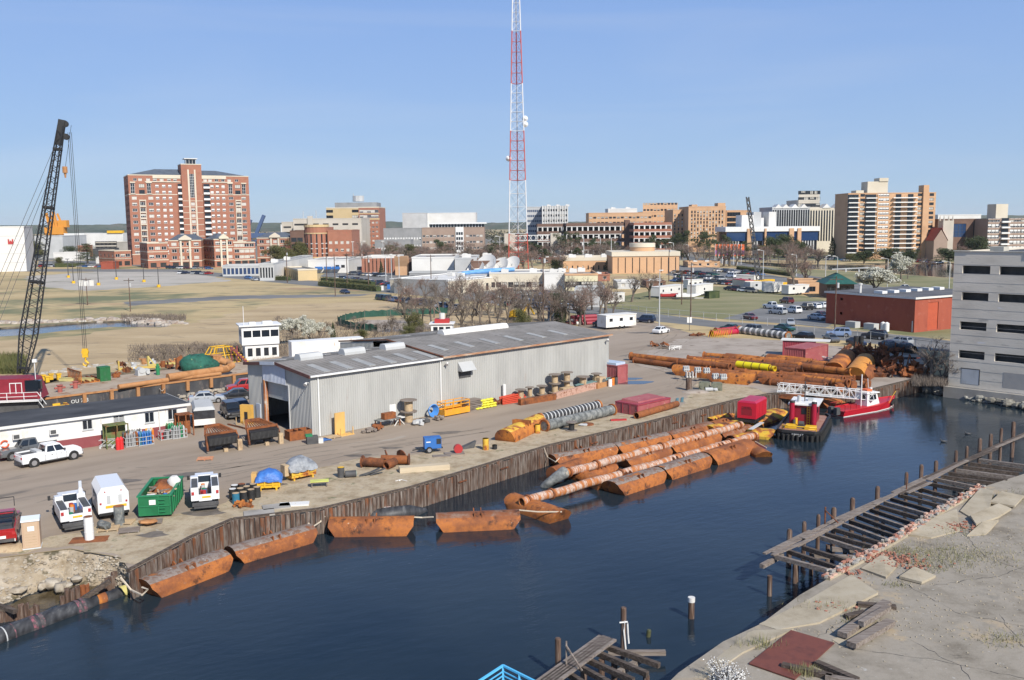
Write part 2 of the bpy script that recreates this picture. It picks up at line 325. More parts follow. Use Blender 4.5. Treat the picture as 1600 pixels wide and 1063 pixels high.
# banks: sloping earth round each hole
def bank(ps,z0,out,closed=True):
 m=MB();n=len(ps);cx=sum((p for p in ps),V())/n
 k=n if closed else n-1
 inn=[p+(cx-p).normalized()*out for p in ps]
 for i in range(k):
  j=(i+1)%n;m.add([ps[i],ps[j],V((inn[j].x,inn[j].y,z0)),V((inn[i].x,inn[i].y,z0))],[(0,1,2,3)])
 return m
m_mud=mk('muddy_bank',[(.06,.05,.035),(.11,.09,.065),(.17,.14,.10)],.95,0,.8,8,bump=.08,bsc=3,rnd=False)
for nm,ps in(('creek_bank',creek),('barge_basin_bank',bargeb),('pond_bank',pond)):stc_(nm,bank(ps,-2.8,3.0),m_mud)
w=MB();w.poly([(-170,5,WZ),(170,5,WZ),(170,182,WZ),(-170,182,WZ)]);stc_('water',w,m_water)
w=MB();w.poly(zz([p+(p-sum(creek,V())/len(creek))*.02 for p in creek],-.3));stc_('creek_water',w,m_water)
w=MB();w.poly(zz(pond,-.25));stc_('pond_water',w,m_water)
bt=MB();bt.poly([(-170,5,-4.5),(170,5,-4.5),(170,182,-4.5),(-170,182,-4.5)]);stc_('basin_bed',bt,m_mud)
# sheets
def rough(ps,j,sd=1):
 r=RR(sd);out=[]
 for a,b in zip(ps,ps[1:]+ps[:1]):
  n=max(1,min(60,int((b-a).length/(j*1.6))));nn=V((-(b-a).y,(b-a).x,0)).normalized();quay_=min((((a+b)/2)-(q1+q2)/2).length for q1,q2 in zip(QT,QT[1:]))<1.5
  for i in range(n):out.append(a.lerp(b,i/n)+(nn*r.u(-j,j)if i and not quay_ else V((0,0,0))))
 return out
def sheet(name,pts,m,z,th=0):
 ps=PL(pts,z)if not isinstance(pts[0],V)else zz(pts,z);s=MB();s.poly(rough(ps,th)if th else ps);return stc_(name,s,m)
yard=PL([(-260,900),(0,871),(110,857),(190,871)])+QT+PL([(1450,560),(1440,548),(1200,535),(1090,524),(1000,497),(900,490),(905,520),(600,560),(420,600)])+[p for p in bargeb[4::-1]]+PL([(-500,800)])
sheet('yard',yard,m_yard,.004)
verge=PL([(-200,884),(0,866),(110,853),(190,870),(203,892),(300,840),(365,812),(500,796),(640,763),(860,696),(1000,663),(1150,625),(1204,615),(1150,598),(1100,590),(1080,606),(1060,640),(960,650),(860,672),(760,690),(700,705),(560,716),(450,745),(340,790),(200,815),(60,845),(-200,870)])
sheet('quay_verge',verge,m_verge,.008,.55)
sheet('scrap_ground',[(1010,552),(1060,530),(1130,527),(1260,534),(1330,545),(1420,552),(1450,586),(1365,607),(1206,614),(1150,600),(1095,588),(1000,572)],m_sandy,.010,.7)
sheet('marsh_ground',[(-160,536),(60,531),(175,516),(290,508),(420,476),(640,470),(800,485),(900,497),(880,512),(600,548),(420,560),(300,571),(120,585),(0,600),(-200,628)],m_marsh,.004,2)
sheet('empty_parking_lot',[(40,432),(160,424),(300,424),(360,439),(230,449),(130,455),(60,447)],m_lot,.004,2.5)
sheet('track',[(200,478),(360,468),(560,463),(590,458),(560,460),(370,462),(190,472)],m_asph,.005,1.2)
# road along the town, and the road by the right hand lot
sheet('town_road',[(-200,424),(270,425),(370,436),(540,452),(700,466),(860,486),(1000,500),(1200,520),(1440,545),(1700,575),(1700,560),(1440,527),(1280,512),(1120,502),(970,484),(900,476),(720,459),(545,444),(400,431),(270,421),(-200,420)],m_asph,.012)
sheet('lawn',[(945,482),(1140,500),(1270,509),(1480,530),(1700,552),(1700,510),(1480,505),(1290,470),(1180,446),(1030,452),(940,470)],m_lawn,.006)
sheet('side_parking_lot',[(1130,498),(1250,508),(1290,512),(1330,490),(1290,470),(1230,472),(1180,484)],m_asph,.016)
sheet('park_lawn',[(1100,403),(1500,410),(1640,416),(1640,400),(1300,392),(1080,388)],m_lawn,.004)
sheet('park_lawn',[(1130,412),(1240,420),(1300,423),(1400,429),(1500,436),(1640,440),(1640,460),(1500,455),(1300,443),(1180,424)],m_lawn,.004)
sheet('avenue',[(1000,398),(1120,410),(1240,432),(1330,452),(1400,452),(1260,430),(1150,409),(1040,397)],m_asph,.009)
sheet('car_park',[(500,432),(640,456),(730,462),(900,478),(960,470),(940,440),(760,428),(600,418),(520,420)],m_asph,.006)
sheet('car_park',[(1040,430),(1180,446),(1260,440),(1150,420),(1060,415)],m_asph,.007)
sheet('car_park',[(60,415),(220,416),(440,412),(440,406),(60,408)],m_asph,.006)
sheet('car_park',[(740,398),(960,405),(990,394),(960,388),(740,390)],m_asph,.006)
sheet('town_ground',[(-300,407),(2000,407),(2000,368),(-300,372)],m_town,.002)
# kerbs
kb=MB()
for pts in([(935,478),(1000,486),(1120,499)],[(1245,512),(1280,514),(1340,520),(1480,537),(1700,566)]):
 ps=PL(pts,0)
 for a,b in zip(ps,ps[1:]):kb.e(a+V((0,0,.06)),b+V((0,0,.06)),.35,.14)
stc_('kerb',kb,mCO)
# distant country at the horizon
m_farwood=mk('far_woods',[(.03,.045,.03),(.055,.07,.045),(.09,.085,.065)],.95,0,.01,6,stc=(1,1,3))
hill=MB();rn=RR(3)
for D,h0,z in((5200,34,0),(3600,17,0)):
 xs=[(-D*.75)+i*D*1.5/300 for i in range(301)]
 tp=[h0*(1+.28*math.sin(x*.0013+D)+.12*math.sin(x*.006))+rn.u(-2.2,2.2)for x in xs]
 rings=[[(x,D-60,0),(x,D,t),(x,D+300,t*.9),(x,D+400,0)]for x,t in zip(xs,tp)]
 hill.loft(rings)
stc_('wooded_hills',hill,m_farwood)
# quay wall of driven timbers -------------------------------------------------
quay=tg(link('quay_wall',None),'weathered upright timber bulkhead along the water edge below the yard','quay wall')
rn=RR(11);planks=[];bigpl=[]
vmesh=[]
for k in range(6):
 m=MB();w=.36;d=.16;tp=[rn.u(-.08,.06)for _ in range(2)]
 m.hexa([(-w/2,0,-2.8),(w/2,0,-2.8),(w/2,d,-2.8),(-w/2,d,-2.8)],[(-w/2+.02,0,tp[0]),(w/2-.02,0,tp[1]),(w/2,d,tp[1]),(-w/2,d,tp[0])])
 m.b(-w/2+.09,-.05,-2.8,w/2-.09,0.001,min(tp)-.04);vmesh.append(m.mesh('plank',(m_plank,)))
seg=[];tot=0
for a,b in zip(QT,QT[1:]):L_=(b-a).length;seg.append((a,b,tot,L_));tot+=L_
pos=[]
for a,b,t0,L_ in seg:
 n=max(1,int(L_/.385));u=(b-a)/n;rz=math.atan2(u.y,u.x)
 for i in range(n):pos.append((a+u*(i+.5),rz,L_/n/.385))
rest=MB()
for i,(p,rz,sx)in enumerate(pos):
 nrm=V((math.sin(rz),-math.cos(rz),0));off=nrm*(rn.u(0,.07)+.02);z=rn.u(-.1,.05)
 if i<298:
  o=pt('plank',rn.choice(vmesh),None,quay,loc=p+off+V((0,0,z)),rz=rz+rn.u(-.03,.03))
 else:
  M=Matrix.Translation(p+off)@Matrix.Rotation(rz,4,'Z');rest.b(-.17,0,-2.8,.17,.16,z,M);rest.b(-.09,-.05,-2.8,.09,.001,z-.03,M)
pt('plank',rest,m_plank,quay,kind='stuff')
cp=MB();wl=MB()
for a,b,t0,L_ in seg:
 rz=math.atan2((b-a).y,(b-a).x);nrm=V((math.sin(rz),-math.cos(rz),0))
 cp.e(a-nrm*.16+V((0,0,.02)),b-nrm*.16+V((0,0,.02)),.22,.26)
 for k in range(1,int(L_/6)):
  q=a+(b-a)*(k*6/L_)+nrm*.16;wl.e(q+V((0,0,-.75)),q+(b-a).normalized()*1.1+V((0,0,-.75)),.1,.12)
pt('cap_beam',cp,mWD,quay);pt('wale',wl,mRD,quay)
bk=MB()
for a,b,*_ in seg:bk.add([a,b,b-V((0,0,4.4)),a-V((0,0,4.4))],[(3,2,1,0)])
stc_('quay_backing',bk,mBK)
# rubble bank on the left
lb=MB();rn=RR(5)
T=[G(x,y,0)for x,y in[(-160,889),(0,871),(60,864),(110,857),(160,864),(190,871),(204,893)]]
Bm=[G(x,y,WZ-.1)for x,y in[(-160,975),(0,950),(50,930),(95,916),(140,918),(175,916),(205,922)]]
N=7;rings=[]
for k in range(N+2):
 f=k/N;r=[]
 for a,b in zip(T,Bm):
  p=a.lerp(b,f);p.z=-.02-2.08*(f**1.2)+rn.u(-.08,.08)*(0<k<N);r.append(p)
 rings.append(r)
for k in range(N+1):
 for i in range(len(T)-1):lb.add([rings[k][i],rings[k+1][i],rings[k+1][i+1],rings[k][i+1]],[(0,1,2,3)])
stc_('earth_bank',lb,mk('eroded_earth',[(.2,.15,.09),(.33,.27,.19),(.42,.36,.28)],.95,0,.9,10,bump=.12,bsc=3,rnd=False,spots=[((.1,.085,.05),.8,.6,.05)]),60)
m_rock=mk('rock',[(.24,.19,.13),(.36,.31,.24),(.46,.42,.35)],.9,0,2.0,6,bump=.02,bsc=5)
rk=MB()
def rock(m,p,s,sd):m.o(p,s*rn.u(.7,1.3),s*rn.u(.7,1.2),s*rn.u(.45,.8),sd,7,5,.22)
for i in range(1000):
 f=rn.random()**.6;u=rn.random()*(len(T)-1.001);a=T[int(u)].lerp(T[int(u)+1],u%1);b=Bm[int(u)].lerp(Bm[int(u)+1],u%1);p=a.lerp(b,f);p.z=-.02-2.1*f**1.2;rock(rk,p,rn.choice([.03,.04,.05,.06,.08,.1,.16]),i)
stuff('rubble',rk,m_rock,'loose stone rubble scattered down the eroded earth bank','rubble')
for x,y,s,lb_ in[(30,922,.5,'long pale boulder lowest on the bank at the left'),(82,912,.62,'biggest rounded boulder at the water edge below the portable toilet'),(96,918,.55,'pale rounded boulder beside the biggest one at the water edge'),(66,916,.36,'small grey boulder left of the pair of big ones'),(107,916,.35,'grey boulder at the right end of the boulder cluster'),(120,905,.4,'grey boulder higher on the bank right of the cluster')]:
 m=MB();rock(m,(0,0,0),s,int(x));one('boulder',m,m_rock,lb_,'boulder',G(x,y,-1.5),0,None,60)
# rubble shore by the concrete building and creek
def scatter(pts,n,smin,smax,z,w,sd):
 m=MB();ps=PL(pts,z)
 for i in range(n):
  u=rn.random()*(len(ps)-1.001);p=ps[int(u)].lerp(ps[int(u)+1],u%1);p=p+V((rn.u(-w,w),rn.u(-w,w),rn.u(-.4,.3)));s=rn.u(smin,smax);m.o(p,s,s*.8,s*.6,i+sd,6,4,.25)
 return m
stuff('riprap',scatter([(1452,607),(1490,613),(1540,622),(1640,640)],420,.2,.75,-1.6,1.3,9),mk('shore_rock',[(.1,.095,.08),(.22,.21,.18),(.36,.35,.31)],.9,0,.8),'broken rock along the foot of the concrete building','riprap')
stuff('riprap',scatter([(-100,510),(60,505),(200,500),(280,507)],500,.4,1.3,-.2,2.5,3),mk('creek_rock',[(.24,.17,.13),(.38,.33,.28),(.5,.47,.42)],.9,0,.4),'broken stone lining the far bank of the creek','riprap')
stuff('riprap',scatter([(60,590),(110,582),(170,575),(250,570)],330,.3,.9,-.4,2.0,5),mk('bank_rock',[(.24,.2,.16),(.40,.37,.32),(.52,.5,.45)],.9,0,.4),'pale broken stone behind the deck barge','riprap')
stuff('riprap',scatter([(285,622),(330,613),(385,604)],150,.15,.45,-.2,1.2,5),m_rock,'pale stones between the barge and the parked cars','riprap')
sheet('mud_flat',zz(PL([(-60,975),(0,952),(50,930),(95,916),(140,916),(180,914),(160,926),(110,942),(60,952),(20,968),(-60,985)],WZ),WZ+.012),mk('wet_mud',[(.05,.035,.018),(.1,.075,.04),(.03,.03,.025)],.25,0,.6,rnd=False),WZ+.012,.3)
# tyre ruts and stains on the yard
ru=MB();rn=RR(44)
def rut(pts,w=.22):
 ps=[G(x,y,.013)for x,y in pts];n=24;L_=[]
 for i in range(n+1):
  t=i/n*(len(ps)-1);k=min(int(t),len(ps)-2);f=t-k;p_1,p_2=ps[max(k-1,0)],ps[min(k+2,len(ps)-1)];a,b=ps[k],ps[k+1]
  L_.append(.5*((2*a)+(b-p_1)*f+(2*p_1-5*a+4*b-p_2)*f*f+(3*a-p_1-3*b+p_2)*f**3))
 for i,(a,b)in enumerate(zip(L_,L_[1:])):
  if rn.random()<.25:continue
  d=(b-a).normalized();nn=V((-d.y,d.x,0))
  for s_ in(-.85,.85):c=nn*s_;ww=nn*w*rn.u(.3,.6);ru.add([a+c-ww,b+c-ww,b+c+ww,a+c+ww],[(0,1,2,3)])
for p_ in([(985,625),(1060,608),(1078,596),(1062,582),(1010,566)],[(960,632),(1050,606),(1068,594),(1050,582),(1000,570)],[(300,735),(480,712),(640,690),(860,655),(960,630)],[(120,760),(300,745),(520,706),(760,672)],[(180,735),(330,728),(470,700),(600,684)],[(420,745),(560,712),(700,690)],[(60,790),(160,765),(330,752),(430,730)],[(980,560),(1020,540),(1050,520),(1000,500)],[(1000,570),(1045,545),(1090,520)]):rut(p_)
pt('tyre_rut',ru,mk('rut_dirt',[(.19,.155,.12),(.25,.21,.165)],.95,0,1,rnd=False),bpy.data.objects['yard'],kind='stuff')
for x,y,r_ in((290,742,.9),(560,712,.7),(420,757,.8),(610,700,.6),(180,752,1.1),(860,648,.8),(240,835,.6),(320,800,.9),(700,676,.8),(1000,520,1.4)):
 s=MB();n=18;ph=rn.u(0,6);s.poly([(r_*1.8*(1+.3*math.sin(3*t+ph)+rn.u(-.1,.1))*math.cos(t),r_*(1+.3*math.cos(2*t+ph))*math.sin(t),0)for t in[2*PI*k/n for k in range(n)]]);o=pt('stain',s,mk('oil_stain',[(.10,.085,.07),(.19,.16,.13)],.7,0,1.5)if x==290 else bpy.data.materials['oil_stain'],bpy.data.objects['yard'],loc=G(x,y,.014))
# ================================================================ buildings
def fcd(mb,O,ux,L,H,ops,d=.25,top=None):
 """vertical wall from O along ux with recessed openings (x0,z0,x1,z1)"""
 O=V(O);ux=V(ux);n=V((ux.y,-ux.x,0));P=lambda x,z,k=0:O+ux*x+V((0,0,z))-n*k
 zs=sorted(set([0,H]+[o[1]for o in ops]+[o[3]for o in ops]))
 for z0,z1 in zip(zs,zs[1:]):
  if z1-z0<1e-5:continue
  zm=(z0+z1)/2;cut=sorted((o[0],o[2])for o in ops if o[1]<zm<o[3]);x=0
  for a,b in cut+[(L,L)]:
   if a-x>1e-4:mb.add([P(x,z0),P(a,z0),P(a,z1),P(x,z1)],[(0,1,2,3)])
   x=b
 for x0,z0,x1,z1 in ops:
  mb.add([P(x0,z0),P(x1,z0),P(x1,z0,d),P(x0,z0,d)],[(0,1,2,3)]);mb.add([P(x0,z1,d),P(x1,z1,d),P(x1,z1),P(x0,z1)],[(0,1,2,3)])
  mb.add([P(x0,z0,d),P(x0,z1,d),P(x0,z1),P(x0,z0)],[(0,1,2,3)]);mb.add([P(x1,z0),P(x1,z1),P(x1,z1,d),P(x1,z0,d)],[(0,1,2,3)])
_wm={};_wr=RR(5)
m_blind=mk('window_blind',[(.45,.43,.38),(.55,.53,.48)],.7,0,.2)
def winmesh(w,h,st):
 vr=_wr.choice((0,0,1,2))if h<3 and st[0]in 'wld' else 0;k=(round(w,2),round(h,2),st,vr)
 if k in _wm:return _wm[k]
 m=MB();fr={'w':mWH,'d':mDG,'b':mDG,'c':mCO,'o':mDG,'l':mWH}[st[0]];gl=m_glassb if st[0]=='b' else mBK if st[0]=='o' else mGL
 t=min(.12,w*.08)if len(st)<2 or st[1]!='W' else .3
 m.mat(1).b(0,.10,0,w,.13,h)
 if vr:m.mat(2).b(t,.085,h*(.5 if vr==1 else .12),w-t,.099,h-t)
 m.mat(0)
 m.b(0,0,0,t,.1,h);m.b(w-t,0,0,w,.1,h);m.b(t,0,0,w-t,.1,t);m.b(t,0,h-t,w-t,.1,h)
 nx=1 if w<1.6 else 2 if w<2.6 else 3 if w<6 else int(w/2)
 if st[0]!='o':
  for i in range(1,nx):m.b(w*i/nx-t/2,.01,t,w*i/nx+t/2,.1,h-t)
  if h>2.6:
   for i in range(1,int(h/1.6)):m.b(t,.02,h*i/int(h/1.6)-.05,w-t,.09,h*i/int(h/1.6)+.05)
 if st[0]=='l':m.b(t,.03,h*.45,w-t,.08,h-t)
 _wm[k]=m.mesh('window',(fr,gl,m_blind));return _wm[k]
SD={'F':lambda L,D:((0,0,0),(1,0,0),L,0),'R':lambda L,D:((L,0,0),(0,1,0),D,PI/2),'B':lambda L,D:((L,D,0),(-1,0,0),L,PI),'L':lambda L,D:((0,D,0),(0,-1,0),D,-PI/2)}
def even(a,b,n):return[a+(b-a)*(i+.5)/n for i in range(n)]
def block(root,L,D,H,mat,wins=(),x=0,y=0,z=0,roof=None,par=.6,nm='wall',lbl=None,holes=(),band=None,parmat=None):
 """a box-shaped body of a building with openings on each side.  wins: (side, centre xs, sill zs, w, h, style)"""
 mb=MB();by={}
 for s,xs,zs_,w,h,st in wins:
  for cx in xs:
   for cz in zs_:by.setdefault(s,[]).append((cx-w/2,cz,cx+w/2,cz+h,st))
 for s,xs,zs_,w,h in holes:
  for cx in xs:
   for cz in zs_:by.setdefault(s,[]).append((cx-w/2,cz,cx+w/2,cz+h,None))
 for s in 'FRBL':
  O,ux,LL,rz=SD[s](L,D);O=V(O)+V((x,y,z));ops=by.get(s,[])
  fcd(mb,O,ux,LL,H,[o[:4]for o in ops])
  u=V(ux);n=V((u.y,-u.x,0))
  for x0,z0,x1,z1,st in ops:
   if st:pt('window',winmesh(x1-x0,z1-z0,st),None,root,loc=O+u*x0+V((0,0,z0))-n*.13,rz=rz)
 pt(nm,mb,mat,root,lbl)
 rf=MB();rf.b(x+.3,y+.3,z+H-.3,x+L-.3,y+D-.3,z+H-.1);pt('roof',rf,roof or m_rooff,root)
 if par:
  p=MB();o=.12
  for a in((x-o,y-o,x+L+o,y+.3),(x-o,y+D-.3,x+L+o,y+D+o),(x-o,y+.3,x+.3,y+D-.3),(x+L-.3,y+.3,x+L+o,y+D-.3)):p.b(a[0],a[1],z+H,a[2],a[3],z+H+par)
  pt('parapet',p,parmat or mat,root)
 if band:
  for bz,bh,bm in band:
   p=MB();o=.1
   for a in((x-o,y-o,x+L+o,y-.003),(x-o,y+D+.003,x+L+o,y+D+o),(x-o,y-.003,x-.003,y+D+.003),(x+L+.003,y-.003,x+L+o,y+D+.003)):p.b(a[0],a[1],z+bz,a[2],a[3],z+bz+bh)
   pt('band',p,bm,root)
m_rooff=mk('flat_roof',[(.22,.22,.21),(.32,.31,.3),(.38,.37,.36)],.95,0,.08)
m_roofd=mk('dark_roof',[(.06,.062,.065),(.10,.10,.105),(.13,.13,.13)],.85,0,.2,rnd=False)
m_roofb=mk('slate_roof',[(.07,.085,.11),(.11,.13,.16)],.7,0,.3)
m_brick=mk('red_brick',[(.29,.125,.08),(.35,.155,.10),(.31,.135,.085)],.9,0,.15,spots=[((.35,.13,.085),.5,.63,.05)])
m_brickb=mk('brown_brick',[(.13,.075,.055),(.19,.115,.085)],.9,0,.15)
m_brickt=mk('taupe_brick',[(.29,.21,.165),(.35,.26,.205)],.9,0,.15)
m_bricko=mk('orange_brick',[(.48,.29,.165),(.57,.355,.205),(.53,.32,.185)],.9,0,.12)
mCR=mk('cream_stone',[(.55,.49,.38),(.64,.58,.47)],.85,0,.1)
m_beige=mk('beige_precast',[(.46,.42,.35),(.55,.5,.43)],.9,0,.1)
mOW=mk('off_white',[(.58,.57,.54),(.7,.69,.66)],.8,0,.1)
mGW=mk('pale_grey',[(.4,.41,.41),(.5,.51,.51)],.8,0,.15)
m_grey=mk('grey_wall',[(.22,.225,.225),(.3,.3,.3)],.85,0,.15)
m_tan=mk('tan_wall',[(.5,.38,.2),(.57,.44,.25)],.85,0,.1)
def B(name,lbl,cat,A,Bp,D,yt,mat,wins=(),group=None,H=None,rot=0,**k):
 loc,rz,L=E(*A,*Bp,rot=rot);H=H or hgt(A[0],A[1],yt);r=thg(name,lbl,cat,loc,rz,group)
 if callable(wins):wins=wins(L,D,H)
 if mat:block(r,L,D,H,mat,wins,**k)
 return r,L,H
def rows(z0,dz,n):return[z0+dz*i for i in range(n)]
def rtu(root,pts,z,s=1.5,m=None):
 for x,y in pts:
  q=MB();q.b(x,y,z,x+2*s,y+1.4*s,z+s);q.b(x+.2*s,y+.2*s,z+s,x+1.1*s,y+1.2*s,z+1.15*s);pt('rooftop_unit',q,m or mOW,root)
# --- white government block at the far left
r,L,H=B('office_block','tall windowless white block with red castle emblem at the far left','building',(-120,428),(42,424),40,357,mOW)
q=MB();u=L/162.0
cx0=135*u
for x0,z0,x1,z1 in((0,0,9,5),(0,5,2.4,8.5),(6.6,5,9,8.5),(3.4,5,5.6,6.6),(.0,8.5,.8,9.6),(1.6,8.5,2.4,9.6),(6.6,8.5,7.4,9.6),(8.2,8.5,9,9.6)):q.b(cx0+x0*u,-.12,H*.62+z0*u,cx0+x1*u,-.01,H*.62+z1*u)
pt('emblem',q,m_red,r)
q=MB()
for zf in(.2,.4,.6,.8):q.b(0,-.04,H*zf,L,-.005,H*zf+.25)
pt('panel_joint',q,mGW,r)
# --- red brick high rise
A_=(208,414);loc,rz,L=E(208,414,394,409);H=hgt(208,414,274)
r=thg('apartment_tower','tall red brick apartment tower with cream centre bay and dark hipped roofs','building',loc,rz)
u=L/1100.0;fz=(H-3)/14.0;X=lambda c:(c-165)*u;rz_=[3+fz*i for i in range(14)]
W9=rz_[1:11];ws=[]
for c in(210,355,1090,1210):ws.append(('F',[X(c)],rz_[1:11],42*u,1.9,'w'))
for c in(415,475,530,915,965,1020):ws.append(('F',[X(c)],rz_[1:13],29*u,1.8,'l'))
for c in(280,1157):ws.append(('F',[X(c)],rz_[2:10],44*u,2.3,'w'));ws.append(('F',[X(c)],[rz_[11]-.2,rz_[12]-.2],50*u,2.4,'d'))
for c in(200,343,1088,1215):ws.append(('F',[X(c)],[rz_[11]],36*u,fz*1.7,'w'))
for c in(225,270,340,400,460,525,580,855,900,960,1020,1080,1150):ws.append(('F',[X(c)],[rz_[13]+.3],32*u,1.6,'w'))
Dp=30
ws.append(('L',even(0,Dp,6),rz_[1:13],2.4,1.8,'d'));ws.append(('L',even(0,Dp,6),[rz_[0],rz_[13]],2.4,2.0,'w'))
block(r,L,Dp,H,m_brick,ws,par=.5,parmat=mCR,band=[(rz_[11]-.7,.45,mCR),(rz_[1]-.7,.5,mCR)])
q=MB()
for c0,c1 in((252,310),(1130,1185)):q.b(X(c0),-.55,rz_[2]-.4,X(c0)+5*u,-.13,rz_[10]);q.b(X(c1)-5*u,-.55,rz_[2]-.4,X(c1),-.13,rz_[10]);[q.b(X(c0)+5*u,-.55,z-.75,X(c1)-5*u,-.13,z-.1)for z in rz_[2:11]]
for c0,c1 in((178,225),(318,370),(1060,1112),(1190,1240)):
 q.b(X(c0),-.5,rz_[11]-.25,X(c1),-.13,rz_[11]-.02);q.b(X(c0),-.5,rz_[11]+fz*1.75,X(c1),-.13,rz_[12]+fz*.95)
q.b(X(310),-.4,rz_[13]-.3,X(628),-.13,rz_[13]+.2);q.b(X(822),-.4,rz_[13]-.3,X(1110),-.13,rz_[13]+.2)
pt('cream_trim',q,mCR,r)
for c0,c1 in((380,628),(822,1050)):
 q=MB();q.b(X(c0),-.25,rz_[13]+2.0,X(c1),-.13,H);pt('cream_panel',q,mCR,r)
for c in(628,862):
 q=MB();q.b(X(c)-33*u,-.9,rz_[1],X(c)-29*u,-.14,rz_[12]+2.6);q.b(X(c)+29*u,-.9,rz_[1],X(c)+33*u,-.14,rz_[12]+2.6);pt('balcony_pier',q,m_brick,r)
 for z in rz_[1:13]:
  q=MB();q.mat(0).b(X(c)-29*u,-1.5,z-.3,X(c)+29*u,-.15,z+.85);q.mat(1).b(X(c)-28*u,-.14,z+.85,X(c)+28*u,-.02,z+2.5);pt('balcony',q,(mWH,mGL),r)
# centre tower
T0,T1=X(635),X(820);Ht=hgt(*A_,256)
tw=[('F',[(T1-T0)/2],rz_[1:10],36*u,2.0,'w'),('F',[(T1-T0)/2],[rz_[10]+1.2],42*u,fz*4,'w')]
block(r,T1-T0,14,Ht,m_brickt if 0 else m_brick,tw,x=T0,y=-1.8,par=.5,parmat=mCR,nm='centre_tower',band=[(z-.9,.3,mCR)for z in rz_[2:11:1]])
q=MB();c=(T0+T1)/2
for s in(-1,1):q.b(c+s*30*u-7*u,-2.0,rz_[1],c+s*30*u+7*u,-1.81,Ht-3)
pt('cream_strip',q,mCR,r)
q=MB();q.mat(1).b(c-45*u,-1.2,Ht+.5,c+45*u,5,hgt(*A_,247));q.mat(0).b(c-60*u,-2.2,hgt(*A_,247),c+60*u,6,hgt(*A_,247)+.5)
for k in range(4):q.b(c-45*u+k*29*u,-1.35,Ht+.5,c-42*u+k*29*u,-1.21,hgt(*A_,247))
pt('lantern',q,(mOW,mGL),r)
for x0,x1 in((X(175),T0-.1),(T1+.1,X(1230))):
 q=MB();e=6;zt=H+4.6
 if x0<T0:b=[(x0,1,H+.6),(x1,1,H+.6),(x1,Dp-1,H+.6),(x0,Dp-1,H+.6)];t=[(x0+16,12,zt),(x1,12,zt),(x1,17,zt),(x0+16,17,zt)]
 else:b=[(x0,1,H+.6),(x1,1,H+.6),(x1,Dp-1,H+.6),(x0,Dp-1,H+.6)];t=[(x0,12,zt-.5),(x1-16,12,zt-.5),(x1-16,17,zt-.5),(x0,17,zt-.5)]
 q.hexa(b,t);pt('hipped_roof',q,m_roofb,r)
# lower wings in front
def wing(lbl,A,Bp,D,yt,mat,n,nf,ped=None,top=None,extra=()):
 loc,rz,L=E(*A,*Bp);H=hgt(*A,yt);r=thg('brick_wing',lbl,'building',loc,rz);f=H/nf
 ws=[('F',even(L*.04,L*.96,n),[f*k+1.0 for k in range(1,nf)],2.6,1.9,'w')]+list(extra)+[('L',even(0,D,4),[f*k+1.0 for k in range(nf)],2.0,1.8,'d'),('F',even(L*.02,L*.98,max(2,n-1)),[.5],3.2,2.6,'o')]
 block(r,L,D,H,mat,ws,par=.5,parmat=mCR,band=[(f*(nf-1)-.2,.4,mCR),(f-.2,.5,mCR)])
 if ped:
  for a,b in ped:
   q=MB();c=(a+b)/2*L;w=(b-a)*L;q.b(c-w/2,-.9,0,c-w/2+1.0,-.14,H);q.b(c+w/2-1.0,-.9,0,c+w/2,-.14,H);q.b(c-w/2-.5,-1.1,H+.55,c+w/2+.5,-.14,H+1.3)
   q.side([(c-w/2-.5,H+1.3),(c+w/2+.5,H+1.3),(c,H+3.4)],-1.1,1.0);pt('pediment',q,mCR,r)
 if top:q=MB();a,b=top;q.hexa([(a*L,.5,H+.6),(b*L,.5,H+.6),(b*L,D-.5,H+.6),(a*L,D-.5,H+.6)],[(a*L+4,D/2-1,H+3.6),(b*L-4,D/2-1,H+3.6),(b*L-4,D/2+1,H+3.6),(a*L+4,D/2+1,H+3.6)]);pt('hipped_roof',q,m_roofb,r)
 return r
wing('low brick wing with white pediment directly before the apartment tower',(266,419),(316,418),25,377,m_brick,4,4,[(.34,.68)],(0,1))
wing('set back cream and brick link wing between the two front wings',(317,416),(336,416),20,378,m_brick,2,4)
wing('brick wing with arched white entrance bay and cupola roof',(336,418),(366,417),22,375,m_brick,3,4,[(.3,.7)],(.1,.9))
wing('cream topped brick wing right of the arched entrance bay',(366,416),(400,415),22,380,m_brick,4,4)
wing('brick wing with dark roof and white pediment beside the big evergreen',(403,413),(450,412),24,373,m_brick,4,4,[(.45,.75)],(0,1))
wing('dark brick side wing with tall cream columns left of the pediment wing',(232,420),(264,419),25,381,m_brick,3,3)
wing('low brick arcade wing left of the apartment tower foot',(180,417),(206,416),25,393,m_brick,3,2)
# --- garage and offices right of the tower
r,L,H=B('parking_garage','cream precast parking garage with long dark openings on five levels','building',(460,398),(566,396),45,343,m_beige,lambda L,D,H:[('F',[L*.11],rows(3,(H-3)/5,5),L*.19,1.5,'o'),('F',even(L*.26,L*.98,5),rows(3,(H-3)/5,5),L*.085,1.5,'o')])
q=MB();q.b(L*.215,-1.2,0,L*.29,-.13,H+2.5);pt('stair_tower',q,m_beige,r)
r,L,H=B('parking_garage','lower cream wing at the left end of the precast parking garage','building',(442,397),(459,397),45,348,m_beige,lambda L,D,H:[('F',[L*.5],rows(3,(H-3)/5,5),L*.7,1.4,'o')])
r,L,H=B('office_tower','brick and tan office tower with grey roof screen behind the cream garage','building',(562,394),(594,392),40,325,m_brick,lambda L,D,H:[('F',even(L*.05,L*.97,5),rows(5,(H-5)/8.5,6),1.9,1.5,'w'),('F',even(L*.05,L*.97,5),[H*.77,H*.885],3.2,2.5,'w')],par=.8,parmat=mCR)
q=MB();q.b(-.25,-.25,H*.73,L+.25,-.13,H*.76);q.b(-.3,-.3,H*.86,L+.3,-.13,H*.875);pt('tan_band',q,m_tan,r)
